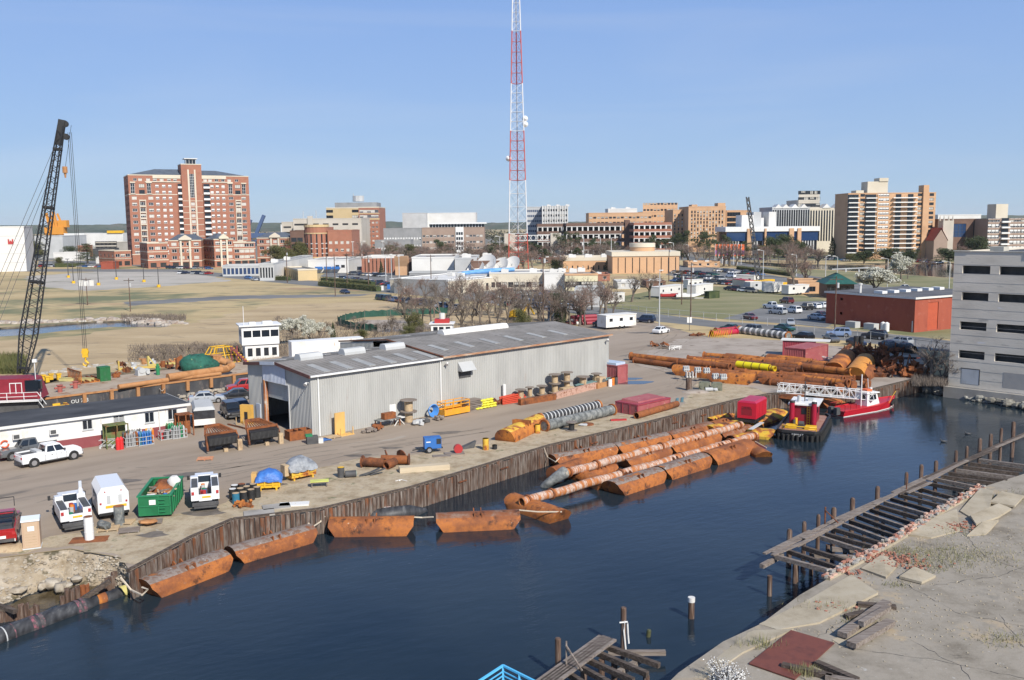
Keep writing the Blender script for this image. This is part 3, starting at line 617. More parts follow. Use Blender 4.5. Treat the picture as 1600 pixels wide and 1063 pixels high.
r2,L2,H2=B('office_tower','tan upper office wing behind the cream garage, left of the brick tower','building',(512,393),(562,393),50,326,m_tan,lambda L,D,H:[('F',[L*.1,L*.9],[H*.77,H*.9],6,2.5,'d')],par=.8,parmat=mCR)
q=MB();q.b(L2*.25,3,H2+.8,L2+L*.9,30,H2+5);pt('roof_screen',q,m_grey,r2)
q=MB();q.c((L2*.95,10,H2+6),(L2*.95,10,H2+11),5,n=10);q.c((L2*.8,10,H2+6),(L2*.8,10,H2+13),.3,n=4);pt('rooftop_plant',q,mGW,r2)
# round fronted brick
loc,rz,L=E(455,412,549,410);H=hgt(455,412,362);r=thg('brick_building','round fronted brick building with tall dark windows before the cream garage','building',loc,rz)
block(r,L*.24,30,H,m_brickb,[('F',[L*.06,L*.16],[4,9,13],3.4,2.6,'d')])
block(r,L*.4,30,H,m_brick,[('F',even(L*.62-L*.62,L*.38,4),[2,7,11.5],1.8,1.8,'w')],x=L*.62)
mb=MB();c=L*.42;w=L*.2;n=10;arc=[(c+w*math.sin(t),4-9*math.cos(t))for t in[(-1+2*i/n)*1.45 for i in range(n+1)]]
mb.prism(arc+[(c+w,20),(c-w,20)],0,H+2.5);pt('rotunda',mb,m_brick,r)
mb=MB();mb.prism([(c+(a-c)*1.04,(b-4)*1.04+4)for a,b in arc]+[(c+w,6),(c-w,6)],H+2.5,H+4);mb.prism([(c+(a-c)*1.03,(b-4)*1.03+4)for a,b in arc]+[(c+w,6),(c-w,6)],3.2,3.9);mb.prism([(c+(a-c)*1.03,(b-4)*1.03+4)for a,b in arc]+[(c+w,6),(c-w,6)],H-1.5,H-.9);pt('cornice',mb,m_tan,r)
for i in(1,4,7):
 a=V((*arc[i],0));b=V((*arc[i+2],0));m2=MB();d=(b-a).normalized();nn=V((d.y,-d.x,0))*.15
 m2.mat(1).hexa([a+nn+V((0,0,4.2)),b+nn+V((0,0,4.2)),b+V((0,0,4.2)),a+V((0,0,4.2))],[a+nn+V((0,0,H-1.8)),b+nn+V((0,0,H-1.8)),b+V((0,0,H-1.8)),a+V((0,0,H-1.8))])
 for z in(6,9,12):m2.mat(0).e(a+nn*1.4+V((0,0,z)),b+nn*1.4+V((0,0,z)),.1,.5)
 pt('window',m2,(mGW,mGL),r)
# --- medical school blocks
r,L,H=B('lab_building','big windowless white block above the taupe medical building','building',(668,390),(744,389),40,334,mOW)
r,L,H=B('lab_building','grey windowless block behind the long grey building','building',(630,391),(667,390),40,334,mGW)
r,L,H=B('medical_building','taupe brick medical building with white glazed centre and flat white canopy roof','building',(660,395),(757,393),30,357,m_brickt,lambda L,D,H:[('F',even(0,L*.52,9),rows(2.5,H/4,3),2.2,1.8,'w'),('F',even(L*.7,L*.98,5),rows(2.5,H/4,3),2.2,1.8,'w')])
q=MB();q.mat(0).b(L*.54,-.8,0,L*.67,-.13,H+.8);q.mat(1)
for k in range(4):
 for j in range(3):q.b(L*.55+j*L*.038,-.85,2+k*4,L*.55+j*L*.038+L*.03,-.81,4.3+k*4)
q.mat(1).b(L*.12,-.3,H+.7,L,5,H+3.2);q.mat(0).b(L*.1,-2.5,H+3.2,L*1.04,9,H+4.4)
for k in range(18):q.b(L*.12+k*L*.049,-.5,H+.7,L*.12+k*L*.049+.4,-.31,H+3.2)
pt('glazed_centre',q,(mWH,mGL),r)
r,L,H=B('medical_building','long low grey ribbed building left of the taupe medical building','building',(600,396),(659,396),30,358,m_grey,lambda L,D,H:[('F',even(0,L,14),rows(4,6,2),1.2,2.6,'l')])
r,L,H=B('medical_building','lowest grey flat roofed annex below the ribbed grey building','building',(586,402),(642,401),20,377,m_grey,lambda L,D,H:[('F',even(0,L,12),[4.5],1.0,2.2,'l')])
# white ribbed office tower
r,L,H=B('office_tower','white ribbed office tower right of the radio mast','building',(848,391),(887,391),30,323,mGW,lambda L,D,H:[('F',even(0,L,10),rows(2,H/8.4,8),L/10*.66,1.9,'d'),('L',even(0,D,8),rows(2,H/8.4,8),2.6,2.0,'b')])
rtu(r,[(4,6),(12,9),(20,6)],H,1.6);q=MB();[q.b(L*i/10-.35,-.6,0,L*i/10+.35,-.13,H+.6)for i in range(11)];pt('fin',q,mOW,r)
r,L,H=B('office_wing','pale grey glazed side of the ribbed white tower seen beside the mast','building',(824,389),(847,390),30,325,mGW,lambda L,D,H:[('F',even(0,L,8),rows(2,H/8.4,8),L/8*.75,1.9,'b')])
# garages (open decks)
def deck_garage(lbl,A,Bp,D,yt,mat,nf,bays,gm=mOW,towers=()):
 loc,rz,L=E(*A,*Bp);H=hgt(*A,yt);r=thg('parking_garage',lbl,'building',loc,rz);f=H/nf
 q=MB();q.b(.4,D*.5,0,L-.4,D,H-.5);pt('dark_core',q,mDG,r)
 for k in range(1,nf+1):q=MB();z=k*f;q.b(0,0,z-f*.42,L,.4,z);q.b(0,.4,z-f*.42,.4,D,z);q.b(L-.4,.4,z-f*.42,L,D,z);q.b(.4,.4,z-f*.4,L-.4,D,z-f*.3);pt('parapet_band',q,mat,r)
 q=MB()
 for k in range(nf):
  for i in range(bays+1):x=L*i/bays;q.b(max(0,x-.5)+.003,.05,k*f+.01,min(L,x+.5)-.003,.6,(k+1)*f-f*.42-.003)
  q.b(.01,-.08,(k+1)*f-f*.42-.3,L-.01,-.003,(k+1)*f-f*.42+.05)
 pt('column',q,gm,r)
 for a,b in towers:q=MB();q.b(a*L,-1.5,0,b*L,5,H+2);pt('stair_tower',q,m_brickb,r)
 return r,L,H
deck_garage('long dark brick parking garage with white columns behind the pine trees',(885,398),(978,397),45,349,m_brickb,4,11,towers=[(.98,1.06)])
r,L,H=deck_garage('right part of the dark brick garage with five open decks',(990,399),(1049,398),45,348,m_brick,5,7)
deck_garage('left part of the dark brick garage beside the skybridge',(840,397),(880,397),45,350,m_brickb,4,5)
deck_garage('reddish parking garage with white edged openings left of the balcony tower',(1278,394),(1322,394),40,352,m_brickt,4,6)
for x,lb in((828,'left'),(916,'middle'),(1012,'right')):
 pass
# hospital cluster
B('hospital','long low orange brick hospital wing above the dark garage','building',(920,392),(1018,391),30,334,m_bricko,lambda L,D,H:[('F',even(0,L,16),[H*.72,H*.86],2.4,1.6,'d')])
r,L,H=B('hospital','white panelled upper block on the hospital behind the garage','building',(950,389),(995,389),25,328,mOW,par=1);rtu(r,[(3,5),(16,7),(32,5)],H,2)
B('hospital','narrow orange hospital block right of the white upper block','building',(1004,390),(1058,390),30,332,m_bricko,lambda L,D,H:[('F',even(0,L,10),rows(12,5,6),2,1.6,'d')])
r,L,H=B('hospital','largest orange brick hospital block with narrow vertical window slots','building',(1075,394),(1133,393),40,324,m_bricko,lambda L,D,H:[('F',even(L*.05,L*.95,11),rows(8,(H-10)/9,9),1.1,2.0,'d')]);q=MB();q.b(L*.8,2,H,L,14,H+3);q.b(L*.1,2,H,L*.25,14,H+2);pt('penthouse',q,m_bricko,r)
B('hospital','stepped orange hospital block left of the largest one','building',(1051,393),(1074,393),40,329,m_bricko,lambda L,D,H:[('F',even(0,L,4),rows(8,(H-10)/8,8),1.1,2.0,'d')])
B('hospital','brown and orange hospital wing at the right of the hospital cluster','building',(1134,392),(1172,391),30,330,m_bricko,lambda L,D,H:[('F',[L*.3],rows(10,(H-10)/5,5),L*.55,3.2,'d'),('F',[L*.85],rows(10,(H-10)/7,7),1.5,1.8,'d')])
# blue glass and white building
loc,rz,L=E(1134,399,1276,399);H=hgt(1134,399,355);r=thg('glass_building','long building with blue glass band, white slab roof and orange piers','building',loc,rz)
q=MB();q.b(0,.5,0,L,30,H-3.2);pt('wall',q,mGL,r)
q=MB();q.b(0,-1.5,H-9.5,L,.45,H-3.2);pt('blue_glass_band',q,m_glassb,r)
q=MB();q.b(-1,-2.5,H-3.2,L+1,31,H);pt('roof',q,mWH,r)
for a,b in((.22,.27),(.41,.43),(.68,.73),(.77,.81)):q=MB();q.b(a*L,-3.2,0,b*L,-.1,H-1.2);pt('pier',q,m_bricko,r)
for i in range(34):
 if i%7==5:continue
 q=MB();x=L*(i+.5)/34;q.b(x-.4,-1.2,0,x+.4,-.4,H-9.5);pt('column',q,mGW,r)
for a,b,h in((.2,.33,8),(.33,.415,10),(.415,.445,6),(.5,.58,10)):q=MB();q.b(a*L,8,H,b*L,25,H+h);pt('penthouse',q,mOW if b!=.415 else mGW,r)
q=MB();q.b(.64*L,-14,0,.86*L,-4,6);q.mat(1).b(.66*L,-14.1,1.5,.74*L,-14.01,5);pt('annex',q,(mOW,m_glassb),r)
# gabled hotel-like complex
loc,rz,L=E(1205,395,1322,395);H=hgt(1205,395,326);r=thg('hospital','wide glazed white and beige hospital complex with small gabled dormers','building',loc,rz)
block(r,L*.5,35,H,mGW,[('F',even(0,L*.5,16),rows(8,(H-10)/8,8),L*.5/16*.74,3.6,'d')],par=1)
block(r,L*.5,35,H-1,mCR,[('F',even(0,L*.5,14),rows(8,(H-10)/8,8),L*.5/14*.6,3.0,'d')],x=L*.5,par=1)
block(r,L*.28,30,H+5,m_beige,[('F',even(0,L*.28,7),rows(H*.6,4.5,6),3.0,2.6,'d')],x=L*.37,y=4,par=1,nm='upper_wall')
for x in(.08,.18,.3,.42,.72,.88):q=MB();q.side([(x*L-3,H),(x*L+3,H),(x*L,H+3)],-.6,10);pt('dormer',q,mOW,r)
# balcony tower
loc,rz,L=E(1322,406,1458,404);H=hgt(1322,406,303);r=thg('apartment_tower','tall orange brick apartment tower with long white balconies on the right','building',loc,rz)
X=lambda c:(c-120)/730*L;nf=13;f=(H-4)/nf;fl=[4+f*i for i in range(nf)];bz=1.1
block(r,L,22,H,m_bricko,[('F',[X(240),X(718),X(815)],[z+.8 for z in fl],2.6,1.6,'d'),('F',[X(c)for c in(375,400,425,450)],[z+.8 for z in fl],1.7,1.7,'l'),('R',even(0,22,4),[z+.8 for z in fl],2,1.6,'d')],par=.4)
q=MB();q.b(X(362),-.5,2,X(372),-.14,H-.5);pt('corner_pier',q,m_bricko,r)
for c0,c1 in((118,205),(262,352),(488,690)):
 for z in fl:
  q=MB();q.mat(0).b(X(c0),-2.0,z-.25,X(c1),-.15,z-.02);q.b(X(c0),-2.06,z-.3,X(c1),-2.0,z+.28);q.mat(2)
  for i in range(int((X(c1)-X(c0))/1.2)+1):q.b(X(c0)+i*1.2,-2.03,z+.28,X(c0)+i*1.2+.08,-1.97,z+1.0)
  q.b(X(c0),-2.04,z+1.0,X(c1),-1.96,z+1.06)
  q.mat(1);n=max(2,int((X(c1)-X(c0))/5))
  for i in range(n):xx=X(c0)+(X(c1)-X(c0))*(i+.5)/n;q.b(xx-1.6,-.12,z,xx+1.6,-.02,z+2.1)
  pt('balcony',q,(mWH,mGL,mDG),r)
q=MB();q.b(X(300),4,H,X(470),14,H+7);q.b(X(395),3.5,H+7,X(470),12,H+9);q.b(X(205),4,H,X(270),12,H+2);pt('penthouse',q,mCR,r)
q=MB();q.b(X(740),-1.0,0,X(785),6,H+4.5);pt('lift_tower',q,m_bricko,r)
B('office_block','dark brown flat office block right of the balcony tower','building',(1463,404),(1540,403),30,344,m_brickb,lambda L,D,H:[('F',[L*.35],[H*.55],L*.45,H*.35,'b'),('F',[L*.75],[1],L*.06,H-2,'d')])
B('low_building','white penthouse strip on the roofline beyond the balcony tower','building',(1463,396),(1530,396),40,337,mOW)
r,L,H=B('apartment_block','brown apartment block with cream windows and balconies at the right','building',(1541,405),(1640,404),20,344,m_brickt,lambda L,D,H:[('F',[L*c for c in(.03,.09,.15,.38,.44,.5,.55,.9,.97)],rows(2,H/7,7),2.4,2.0,'l')])  # white panels fill the upper part of each window
for a,b in((.2,.33),(.62,.78)):
 for k in range(7):q=MB();q.mat(0).b(a*L,-1.8,1.6+k*H/7,b*L,-.15,2.5+k*H/7);q.mat(1).b(a*L+.3,-.14,2.5+k*H/7,b*L-.3,-.02,4.2+k*H/7);pt('balcony',q,(mWH,mGL),r)
q=MB();q.b(L*.17,4,H,L*.36,14,H+9);pt('penthouse',q,mCR,r)
# church
loc,rz,L=E(1458,406,1486,406);r=thg('church','stone church with red tiled gable roof and pinnacled square tower','church',loc,rz);H=11
q=MB();q.b(0,0,0,L*.75,24,H);q.side([(0,H),(L*.75,H),(L*.375,H+6)],0,.6);pt('wall',q,m_brickt,r)
q=MB();w_=L*.75/2;q.add([(-.4,-.3,H-.3),(-.4,24,H-.3),(w_,24,H+7),(w_,-.3,H+7),(L*.75+.4,-.3,H-.3),(L*.75+.4,24,H-.3)],[(0,3,2,1),(3,4,5,2)]);pt('roof',q,mk('red_tiles',[(.35,.06,.04),(.42,.09,.06)],.8,0,1),r)
q=MB();x=L*.86;q.b(x-3,2,0,x+3,8,22);[q.c((x+a,5+b,22),(x+a,5+b,25),.6,.1,4)for a in(-2.5,2.5)for b in(-2.5,2.5)];pt('tower',q,m_beige,r)
# ---- nearer low buildings (z from the ground)
r,L,H=B('warehouse','white flat warehouse with pale blue ribbed end and bright long side','building',(406,439),(428,439),105,414,mGW,lambda L,D,H:[('F',even(0,L,5),[1.2],.7,H-2.4,'d')],rot=3)
q=MB();q.b(L+.003,.1,0,L+.08,104.9,H+.55);pt('side_cladding',q,mOW,r);rtu(r,[(L-5,20),(L-5,50)],H,1.5)
r,L,H=B('store','white flat store with blue awnings right of the ribbed warehouse','building',(482,427),(545,427),40,408,mOW,lambda L,D,H:[('F',[L*.72,L*.86],[2.4],1.8,1.4,'d')])
for c in(.2,.42,.62):q=MB();q.b(L*c,-3,2.4,L*c+3.6,-.2,2.6);q.b(L*c,-3.2,1.9,L*c+3.6,-3.01,3.2);pt('blue_awning',q,m_blue,r)
r,L,H=B('shop_building','tan stone corner building with brown ribbed left side beside the clipped hedge','building',(466,439),(496,439),30,423,m_tan,lambda L,D,H:[('L',even(0,D,7),[.6],1.6,H-1.4,'d')],parmat=mCR,rot=24)
r,L,H=B('low_building','small flat grey block by the left end of the town road','building',(348,432),(405,431),16,417,mGW,lambda L,D,H:[('F',even(0,L,9),[.8],1.3,H-1.6,'b')])
r,L,H=B('low_building','brown flat brick building with white door left of the dark tree','building',(496,411),(585,411),30,393,m_brick,lambda L,D,H:[('F',[L*.42],[0.1],5,4,'w')])
r,L,H=B('brick_school','long striped brick building with tall narrow windows behind the car park','building',(568,427),(622,427),25,404,m_brickb,lambda L,D,H:[('F',even(0,L,9),[.6],1.6,H-1.8,'d')],par=.9,parmat=mOW);q=MB();[q.b(L*i/9-.7,-.35,0,L*i/9+.7,-.14,H)for i in range(10)];pt('pier',q,m_brick,r)
r,L,H=B('low_building','small dark building with curved orange end wall','building',(622,430),(640,430),16,407,m_brickb);q=MB();q.extr([(-2,0),(0,0),(0,H+2),(-5,H+2),(-4,H),(-2.4,H*.6)],-1,5);pt('curved_wall',q,m_bricko,r)
r,L,H=B('studio_building','big plain white studio box with flat roof left of the satellite dishes','building',(644,431),(710,431),40,404,mOW,lambda L,D,H:[])
r,L,H=B('studio_building','pale grey studio wing between the white box and the dishes','building',(711,432),(745,432),36,405,mGW,lambda L,D,H:[]);rtu(r,[(3,3),(12,8)],H,2)
loc,rz,L=E(616,458,700,461);H=hgt(616,458,436);r=thg('workshop','grey block workshop with white roof edge and blue tarp rolled on its roof','building',loc,rz)
block(r,L,36,H,m_grey,[('F',[L*.22],[.1],1.2,2.4,'w')],par=.3,parmat=mWH,roof=mOW);rtu(r,[(L*.55,20),(L*.3,22)],H,1.2)
t=MB();t.t([(L*.45,24,H+.6),(L*.7,28,H+1.3),(L*1.0,30,H+1.6),(L*1.25,34,H+2.0)],[.6,.8,1.0,.7],8);one('blue_tarp',t,m_blue if 0 else mk('light_blue_tarp',[(.1,.3,.62),(.2,.42,.72)],.5,0,.6),'long bright blue tarpaulin roll lying on the grey workshop roof','tarpaulin',loc,rz,None,60)
r,L,H=B('workshop','cream painted end of the grey workshop with small doors','building',(700.5,461),(768,454),26,440,mCR,lambda L,D,H:[('F',even(0,L,5),[.1],1.4,2.6,'d')],par=.3,parmat=mWH)
r,L,H=B('studio_building','long low glazed grey link building below the satellite dishes','building',(640,447),(757,447),10,427,m_grey,lambda L,D,H:[('F',even(0,L,12),[H*.5],L/12*.8,H*.3,'b')],par=.4,parmat=mGW)
# dish terrace and white shops
r,L,H=B('studio_building','brown brick roof terrace building that carries the satellite dishes','building',(736,436),(800,436),26,410,m_brickb,lambda L,D,H:[('F',even(0,L,6),[1],2.4,2.2,'d')])
dish_z=H;dish_root=(loc,rz)
r,L,H=B('store_row','row of cream shop buildings with small windows behind the bare trees','building',(765,454),(850,454),20,428,mCR,lambda L,D,H:[('F',even(0,L,9),[1],1.8,1.8,'d')],par=.5,parmat=mOW);rtu(r,[(4,4),(14,6),(24,4),(31,7)],H,1.3)
r,L,H=B('store_row','white flat shop with rooftop units right of the cream shops','building',(850.5,454),(882,454),20,428,mOW,lambda L,D,H:[]);rtu(r,[(2,4),(9,6)],H,1.3)
r,L,H=B('depot','pale yellow depot with brown roof edge and small square windows','building',(883,455),(934,455),22,431,mk('pale_yellow',[(.6,.55,.36),(.68,.62,.42)],.8,0,.2),lambda L,D,H:[('F',even(0,L,6),[1.2],2,2,'d')],par=.7,parmat=m_bricko)
r,L,H=B('storage_shed','large plain grey shed behind the leaning ivy tree','building',(898,480),(944,480),14,455,mGW,lambda L,D,H:[])
# low brick TV building with round corner tower
loc,rz,L=E(957,428,1061,428);H=hgt(957,428,394);r=thg('brick_building','orange brick building with cream fascia and round tower drum on top','building',loc,rz)
block(r,L,26,H-2,m_bricko,[('F',even(L*.03,L,9),[.3],.4,H-2.9,'d')],par=.1)
q=MB();q.b(-.4,-.4,H-2,L+.4,26.4,H);pt('fascia',q,mCR,r)
q=MB();q.c((L*.5,12,H-.1),(L*.5,12,H+1.8),5.7,n=28);pt('drum',q,m_bricko,r,smooth=40);q=MB();q.c((L*.5,12,H+1.8),(L*.5,12,H+3.6),5.95,n=28);pt('drum_fascia',q,mCR,r,smooth=40)
r,L,H=B('brick_building','low orange brick wing with cream fascia and rooftop units beside the round tree','building',(880,423),(956,423),30,408,m_bricko,lambda L,D,H:[('F',even(L*.03,L,9),[.3],.6,H-2.6,'d')],par=1.6,parmat=mCR);rtu(r,[(3+8*i,6)for i in range(6)],H+1,1.8)
# skybridge
loc,rz,L=E(798,404,865,404);r=thg('skybridge','white trussed skybridge between two concrete towers beyond the car park','footbridge',loc,rz);z=hgt(798,404,377)
q=MB();q.b(0,0,z,L,4,z+.5);q.b(0,0,z+3.4,L,4,z+3.8);pt('deck',q,mOW,r)
q=MB();[q.e((L*i/16,-.1,z+.5),(L*(i+(1 if i%2 else-1))/16,-.1,z+3.4),.3)for i in range(1,16)];pt('truss',q,mWH,r)
for x in(-4,L-2):q=MB();q.b(x,-2,0,x+7,6,z+5);pt('tower',q,m_beige,r)
# green roofed pavilion
loc,rz,L=E(1292,466,1334,466);H=hgt(1292,466,444);r=thg('pavilion','small brick building with green hipped roof behind the red brick store','building',loc,rz)
block(r,L,12,H,m_brickb,[('F',even(0,L,4),[.4],2,H-1,'d')],par=0);q=MB();q.hexa([(-1,-1,H),(L+1,-1,H),(L+1,13,H),(-1,13,H)],[(4,5,H+3),(L-4,5,H+3),(L-4,7,H+3),(4,7,H+3)]);pt('hipped_roof',q,mk('green_roof',[(.015,.075,.06),(.02,.10,.08)],.6),r)
r,L,H=B('low_building','low orange brick wall building with flat roof beside the yellow machines','building',(1247,459),(1291,459),12,441,m_bricko,lambda L,D,H:[('F',[L*.5],[.6],2,1.6,'d')],roof=mDG)
# red brick store at the right, two visible faces
p0=G(1428,520);pl=G(1290,505);pr=G(1489,512)
d=(p0-pl);rz=math.atan2(d.y,d.x);L=d.length;dr=(pr-p0);D=dr.length;H=hgt(1428,520,467)
r=thg('brick_store','red brick box building with dark flat roof and white roof hatches','building',pl,rz)
m_redb=mk('red_block',[(.27,.06,.035),(.33,.08,.045),(.30,.07,.04)],.9,0,.3,spots=[((.36,.11,.07),.8,.64,.05)],stc=(1,1,.5))
Dd=27
mb=MB();fcd(mb,(0,0,0),(1,0,0),L,H,[(L*.17,H*.78,L*.2,H*.86),(L*.17,H*.32,L*.2,H*.4),(L*.97,.1,L*.985,2.4)],.2);fcd(mb,(L,0,0),(0,1,0),Dd,H,[(4.2,.3,7.6,H*.86),(13.6,.3,17,H*.86),(24,.1,25,2.4)],.25);fcd(mb,(L,Dd,0),(-1,0,0),L,H,[]);fcd(mb,(0,Dd,0),(0,-1,0),Dd,H,[])
pt('wall',mb,m_redb,r)
for x in(4.25,13.65):q=MB();q.b(L-.24,x,.3,L-.12,x+3.3,H*.86);pt('loading_door',q,mk('orange_door',[(.38,.07,.03),(.45,.09,.04)],.7),r)
q=MB();q.b(L-.15,24.05,.1,L-.08,24.95,2.35);q.b(L*.971,.08,.1,L*.984,.15,2.35);pt('door',q,mWH,r)
q=MB();q.b(-.3,-.3,H,L+.3,Dd+.3,H+.25);pt('roof',q,m_roofd,r);q=MB();q.b(-.36,-.36,H-.12,L+.36,-.3,H+.28);q.b(L+.3,-.3,H-.12,L+.36,Dd+.3,H+.28);pt('roof_edge',q,mOW,r)
for i in range(6):q=MB();x=L*.55+i*0.6;y=3+i*3.9;q.b(L*.45,y,H+.25,L*.45+2.2,y+1.6,H+.8);pt('roof_hatch',q,mWH,r)
q=MB();q.c((L*.33,2,H+.25),(L*.33,2,H+2.0),.25,n=8);q.c((L*.33,2,H+2.0),(L*.33,2,H+2.3),.4,n=8);pt('vent_pipe',q,mOW,r)
for x in(L*.35,L*.56):q=MB();q.b(x,-3,0,x+2.6,-1.4,1.3);q.b(x+.1,-3.02,.2,x+2.5,-3.0,1.2);one('cooling_unit',q,mGW,'grey cooling unit %s along the red brick store'%('on the left' if x<L*.5 else 'in the middle'),'cooling unit',pl,rz)
for x in(L*.76,L*.8):q=MB();q.c((x,-2.6,0),(x,-2.6,1.7),.5,n=12);q.c((x,-2.6,1.7),(x,-2.6,1.95),.5,.1,12);one('white_tank',q,mWH,'%s of the two upright white tanks at the red brick store'%('left' if x<L*.78 else 'right'),'tank',pl,rz,None,40)
# shipyard beyond at the left
B('shed','big white fabric shed with sloped side behind the crane boom','building',(102,396),(133,396),40,366,mWH)
r,L,H=B('shed','long white shipyard hall with yellow roof stripe','building',(134,398),(194,397),40,365,mOW,lambda L,D,H:[('F',even(0,L,8),[H*.3],6,2,'d')],par=0);q=MB();q.b(L*.6,-1,H,L,3,H+2.2);pt('yellow_fascia',q,mYE,r)
r,L,H=B('brick_building','unfinished looking brick and cream block with square openings left of the tower','building',(151,404),(183,403),25,380,m_beige,lambda L,D,H:[('F',even(0,L,5),rows(2,H/3,3),4,3,'o')])
B('brick_building','little plain red brick pump house by the empty parking lot','building',(158,421),(177,421),8,411,m_redb)
B('house','dark gabled building behind the evergreen near the tower','building',(146,408),(170,407),18,390,mDG)
B('brick_building','low red brick building behind the dark evergreen','building',(106,402),(128,402),20,385,m_brick)
B('low_building','low white shed with cream wall left of the evergreen','building',(84,408),(125,407),16,396,mOW)
B('low_building','long low white wall right of the evergreen','building',(150,412),(176,411),10,403,mOW)
B('shed','pale grey shipyard building behind the crane boom','building',(56,404),(100,403),40,370,mGW)
# far filler blocks on the horizon line
for i,(a,b,yb,yt,m,lb)in enumerate([(440,444,390,352,mOW,'narrow white block left of the cream garage'),(761,797,398,383,m_brickt,'low brown building among trees left of the mast'),(1172,1204,392,366,mGW,'pale low block behind the small lattice crane'),(1530,1541,398,349,m_brickb,'narrow brown block beside the cream windowed apartments'),(995,1040,405,396,mOW,'small white pavilion beyond the drum building'),(800,830,402,388,mOW,'white canopy structure under the skybridge'),(560,600,420,409,m_brick,'low brick annex behind the parked cars'),(1590,1660,396,345,m_grey,'grey block beyond the right edge apartments')]):
 B('low_building',lb,'building',(a,yb),(b,yb),18,yt,m)
for a,b,yb,yt,m,lb in((655,700,418,409,m_brickb,'low brown building behind the white studio box'),(802,850,438,427,mOW,'white flat block with rooftop units right of the mast foot'),(905,953,440,431,m_brick,'low brick block below the fascia wing'),(702,745,408,400,m_grey,'grey flat block beyond the satellite dishes'),(846,878,412,404,m_brickb,'low brown block left of the round tree'),(540,562,406,397,mOW,'small white block below the cream garage'),(965,1000,452,443,mGW,'pale low shed behind the round crowned tree'),(1010,1040,450,442,m_brickb,'small brown block behind the two bare trees'),(1075,1125,418,411,m_bricko,'orange garden wall by the round signs'),(615,655,404,395,m_brickt,'taupe block under the ribbed annex'),(770,800,414,405,m_beige,'beige block before the skybridge')):
 r,L,H=B('low_building',lb,'building',(a,yb),(b,yb),14,yt,m,lambda L,D,H:[('F',even(0,L,max(2,int(L/4))),[H*.35],1.4,1.2,'w')]);rtu(r,[(L*.2,3),(L*.6,5)],H,1.0)
# ================================================================ the steel warehouse
m_steel=mk('ribbed_steel',[(.335,.335,.32),(.39,.39,.37),(.42,.42,.40)],.55,.0,.5,6,stc=(1,1,.25),rnd=False,spots=[((.36,.33,.3),.7,.7,.06,(1,1,.2))])
m_metroof=mk('metal_roof',[(.17,.16,.145),(.225,.21,.195),(.25,.235,.22)],.9,0,.35,6,rnd=False,spots=[((.13,.125,.12),.8,.66,.05)])
p0=G(489,684);u=V((math.cos(R(43.5)),math.sin(R(43.5)),0));WR=R(43.5)
lo,hi=5,120
for _ in range(50):
 m_=(lo+hi)/2
 if PX(p0+u*m_)[0]<951:lo=m_
 else:hi=m_
WL=lo;lo,hi=5,60
for _ in range(50):
 m_=(lo+hi)/2
 if PX(p0+u*m_)[0]<690.5:lo=m_
 else:hi=m_
W1=lo;WH=6.75;WD=14.1;WD2=22.0
wh=thg('metal_warehouse','long grey ribbed steel warehouse with low gable roof beside the yard road','warehouse',p0,WR)
def ribwall(mb,O,ux,L,H0,H1,ops=(),pitch=.30,hf=None):
 """ribbed sheet: flat facade plus trapezoid ribs (height may vary along the wall)"""
 O=V(O);ux=V(ux);n=V((ux.y,-ux.x,0));hf=hf or(lambda x:H0+(H1-H0)*x/L)
 N=int(L/pitch);st=L/N
 for i in range(N):
  xa,xb=i*st,(i+1)*st;xm=(xa+xb)/2
  segs=[(0,None)]
  cut=[o for o in ops if o[0]<xm<o[2]]
  spans=[]
  z=0
  for o in sorted(cut,key=lambda o:o[1]):spans.append((z,o[1]));z=o[3]
  spans.append((z,None))
  for z0,z1 in spans:
   if z1 is not None and z1-z0<.01:continue
   ha=z1 if z1 is not None else hf(xa);hb=z1 if z1 is not None else hf(xb);hm=(ha+hb)/2
   pr=[(xa,0,ha),(xa+st*.55,0,hm),(xa+st*.66,.05,hm),(xa+st*.89,.05,hb),(xb,0,hb)]
   for(x1_,k1,h1),(x2_,k2,h2)in zip(pr,pr[1:]):
    mb.add([O+ux*x1_+n*k1+V((0,0,z0)),O+ux*x2_+n*k2+V((0,0,z0)),O+ux*x2_+n*k2+V((0,0,h2)),O+ux*x1_+n*k1+V((0,0,h1))],[(0,1,2,3)])
rdg=.75
gabf=lambda x:WH+rdg*(1-abs(x-WD/2)/(WD/2))
# front wall panels: steel sheets about 6 m wide side by side
x=0;k=0
while x<WL-.1:
 x1=min(x+6.08,W1)if x<W1-.01 else min(x+6.0,WL)
 if x1>WL-2:x1=WL
 m=MB();hh=WH if x<W1-.01 else WH+.12
 ops=[(10.2,.05,11.3,2.2)]if x<11<x1 else[]
 ribwall(m,(0,0,0),(1,0,0),1,0,0)if 0 else ribwall(m,(x,0,0),(1,0,0),x1-x,hh,hh,[(a-x,b,c-x,d)for a,b,c,d in ops])
 pt('wall_panel',m,m_steel,wh);x=x1
dr0,dr1,drh=4.15,9.35,5.15
m=MB();ribwall(m,(0,WD,0),(0,-1,0),WD,0,0,[(dr0,0,dr1,drh)],hf=gabf);pt('gable_wall',m,m_steel,wh)
m=MB();ribwall(m,(WL,0,0),(0,1,0),WD2,0,0,hf=lambda x:WH+.12+1.1*(1-abs(x-WD2/2)/(WD2/2)));pt('gable_wall',m,m_steel,wh)
m=MB();ribwall(m,(W1,WD,0),(-1,0,0),W1,WH,WH);pt('rear_wall',m,m_steel,wh);m=MB();ribwall(m,(WL,WD2,0),(-1,0,0),WL-W1,WH,WH);pt('rear_wall',m,m_steel,wh)
m=MB();ribwall(m,(W1,WD2,0),(0,-1,0),WD2-WD,WH,WH,hf=lambda x:WH+.12+1.1*min(1,x/(WD2/2)));m.b(W1,0,WH-.6,W1+.1,WD2/2,WH+.2);pt('step_wall',m,m_steel,wh)
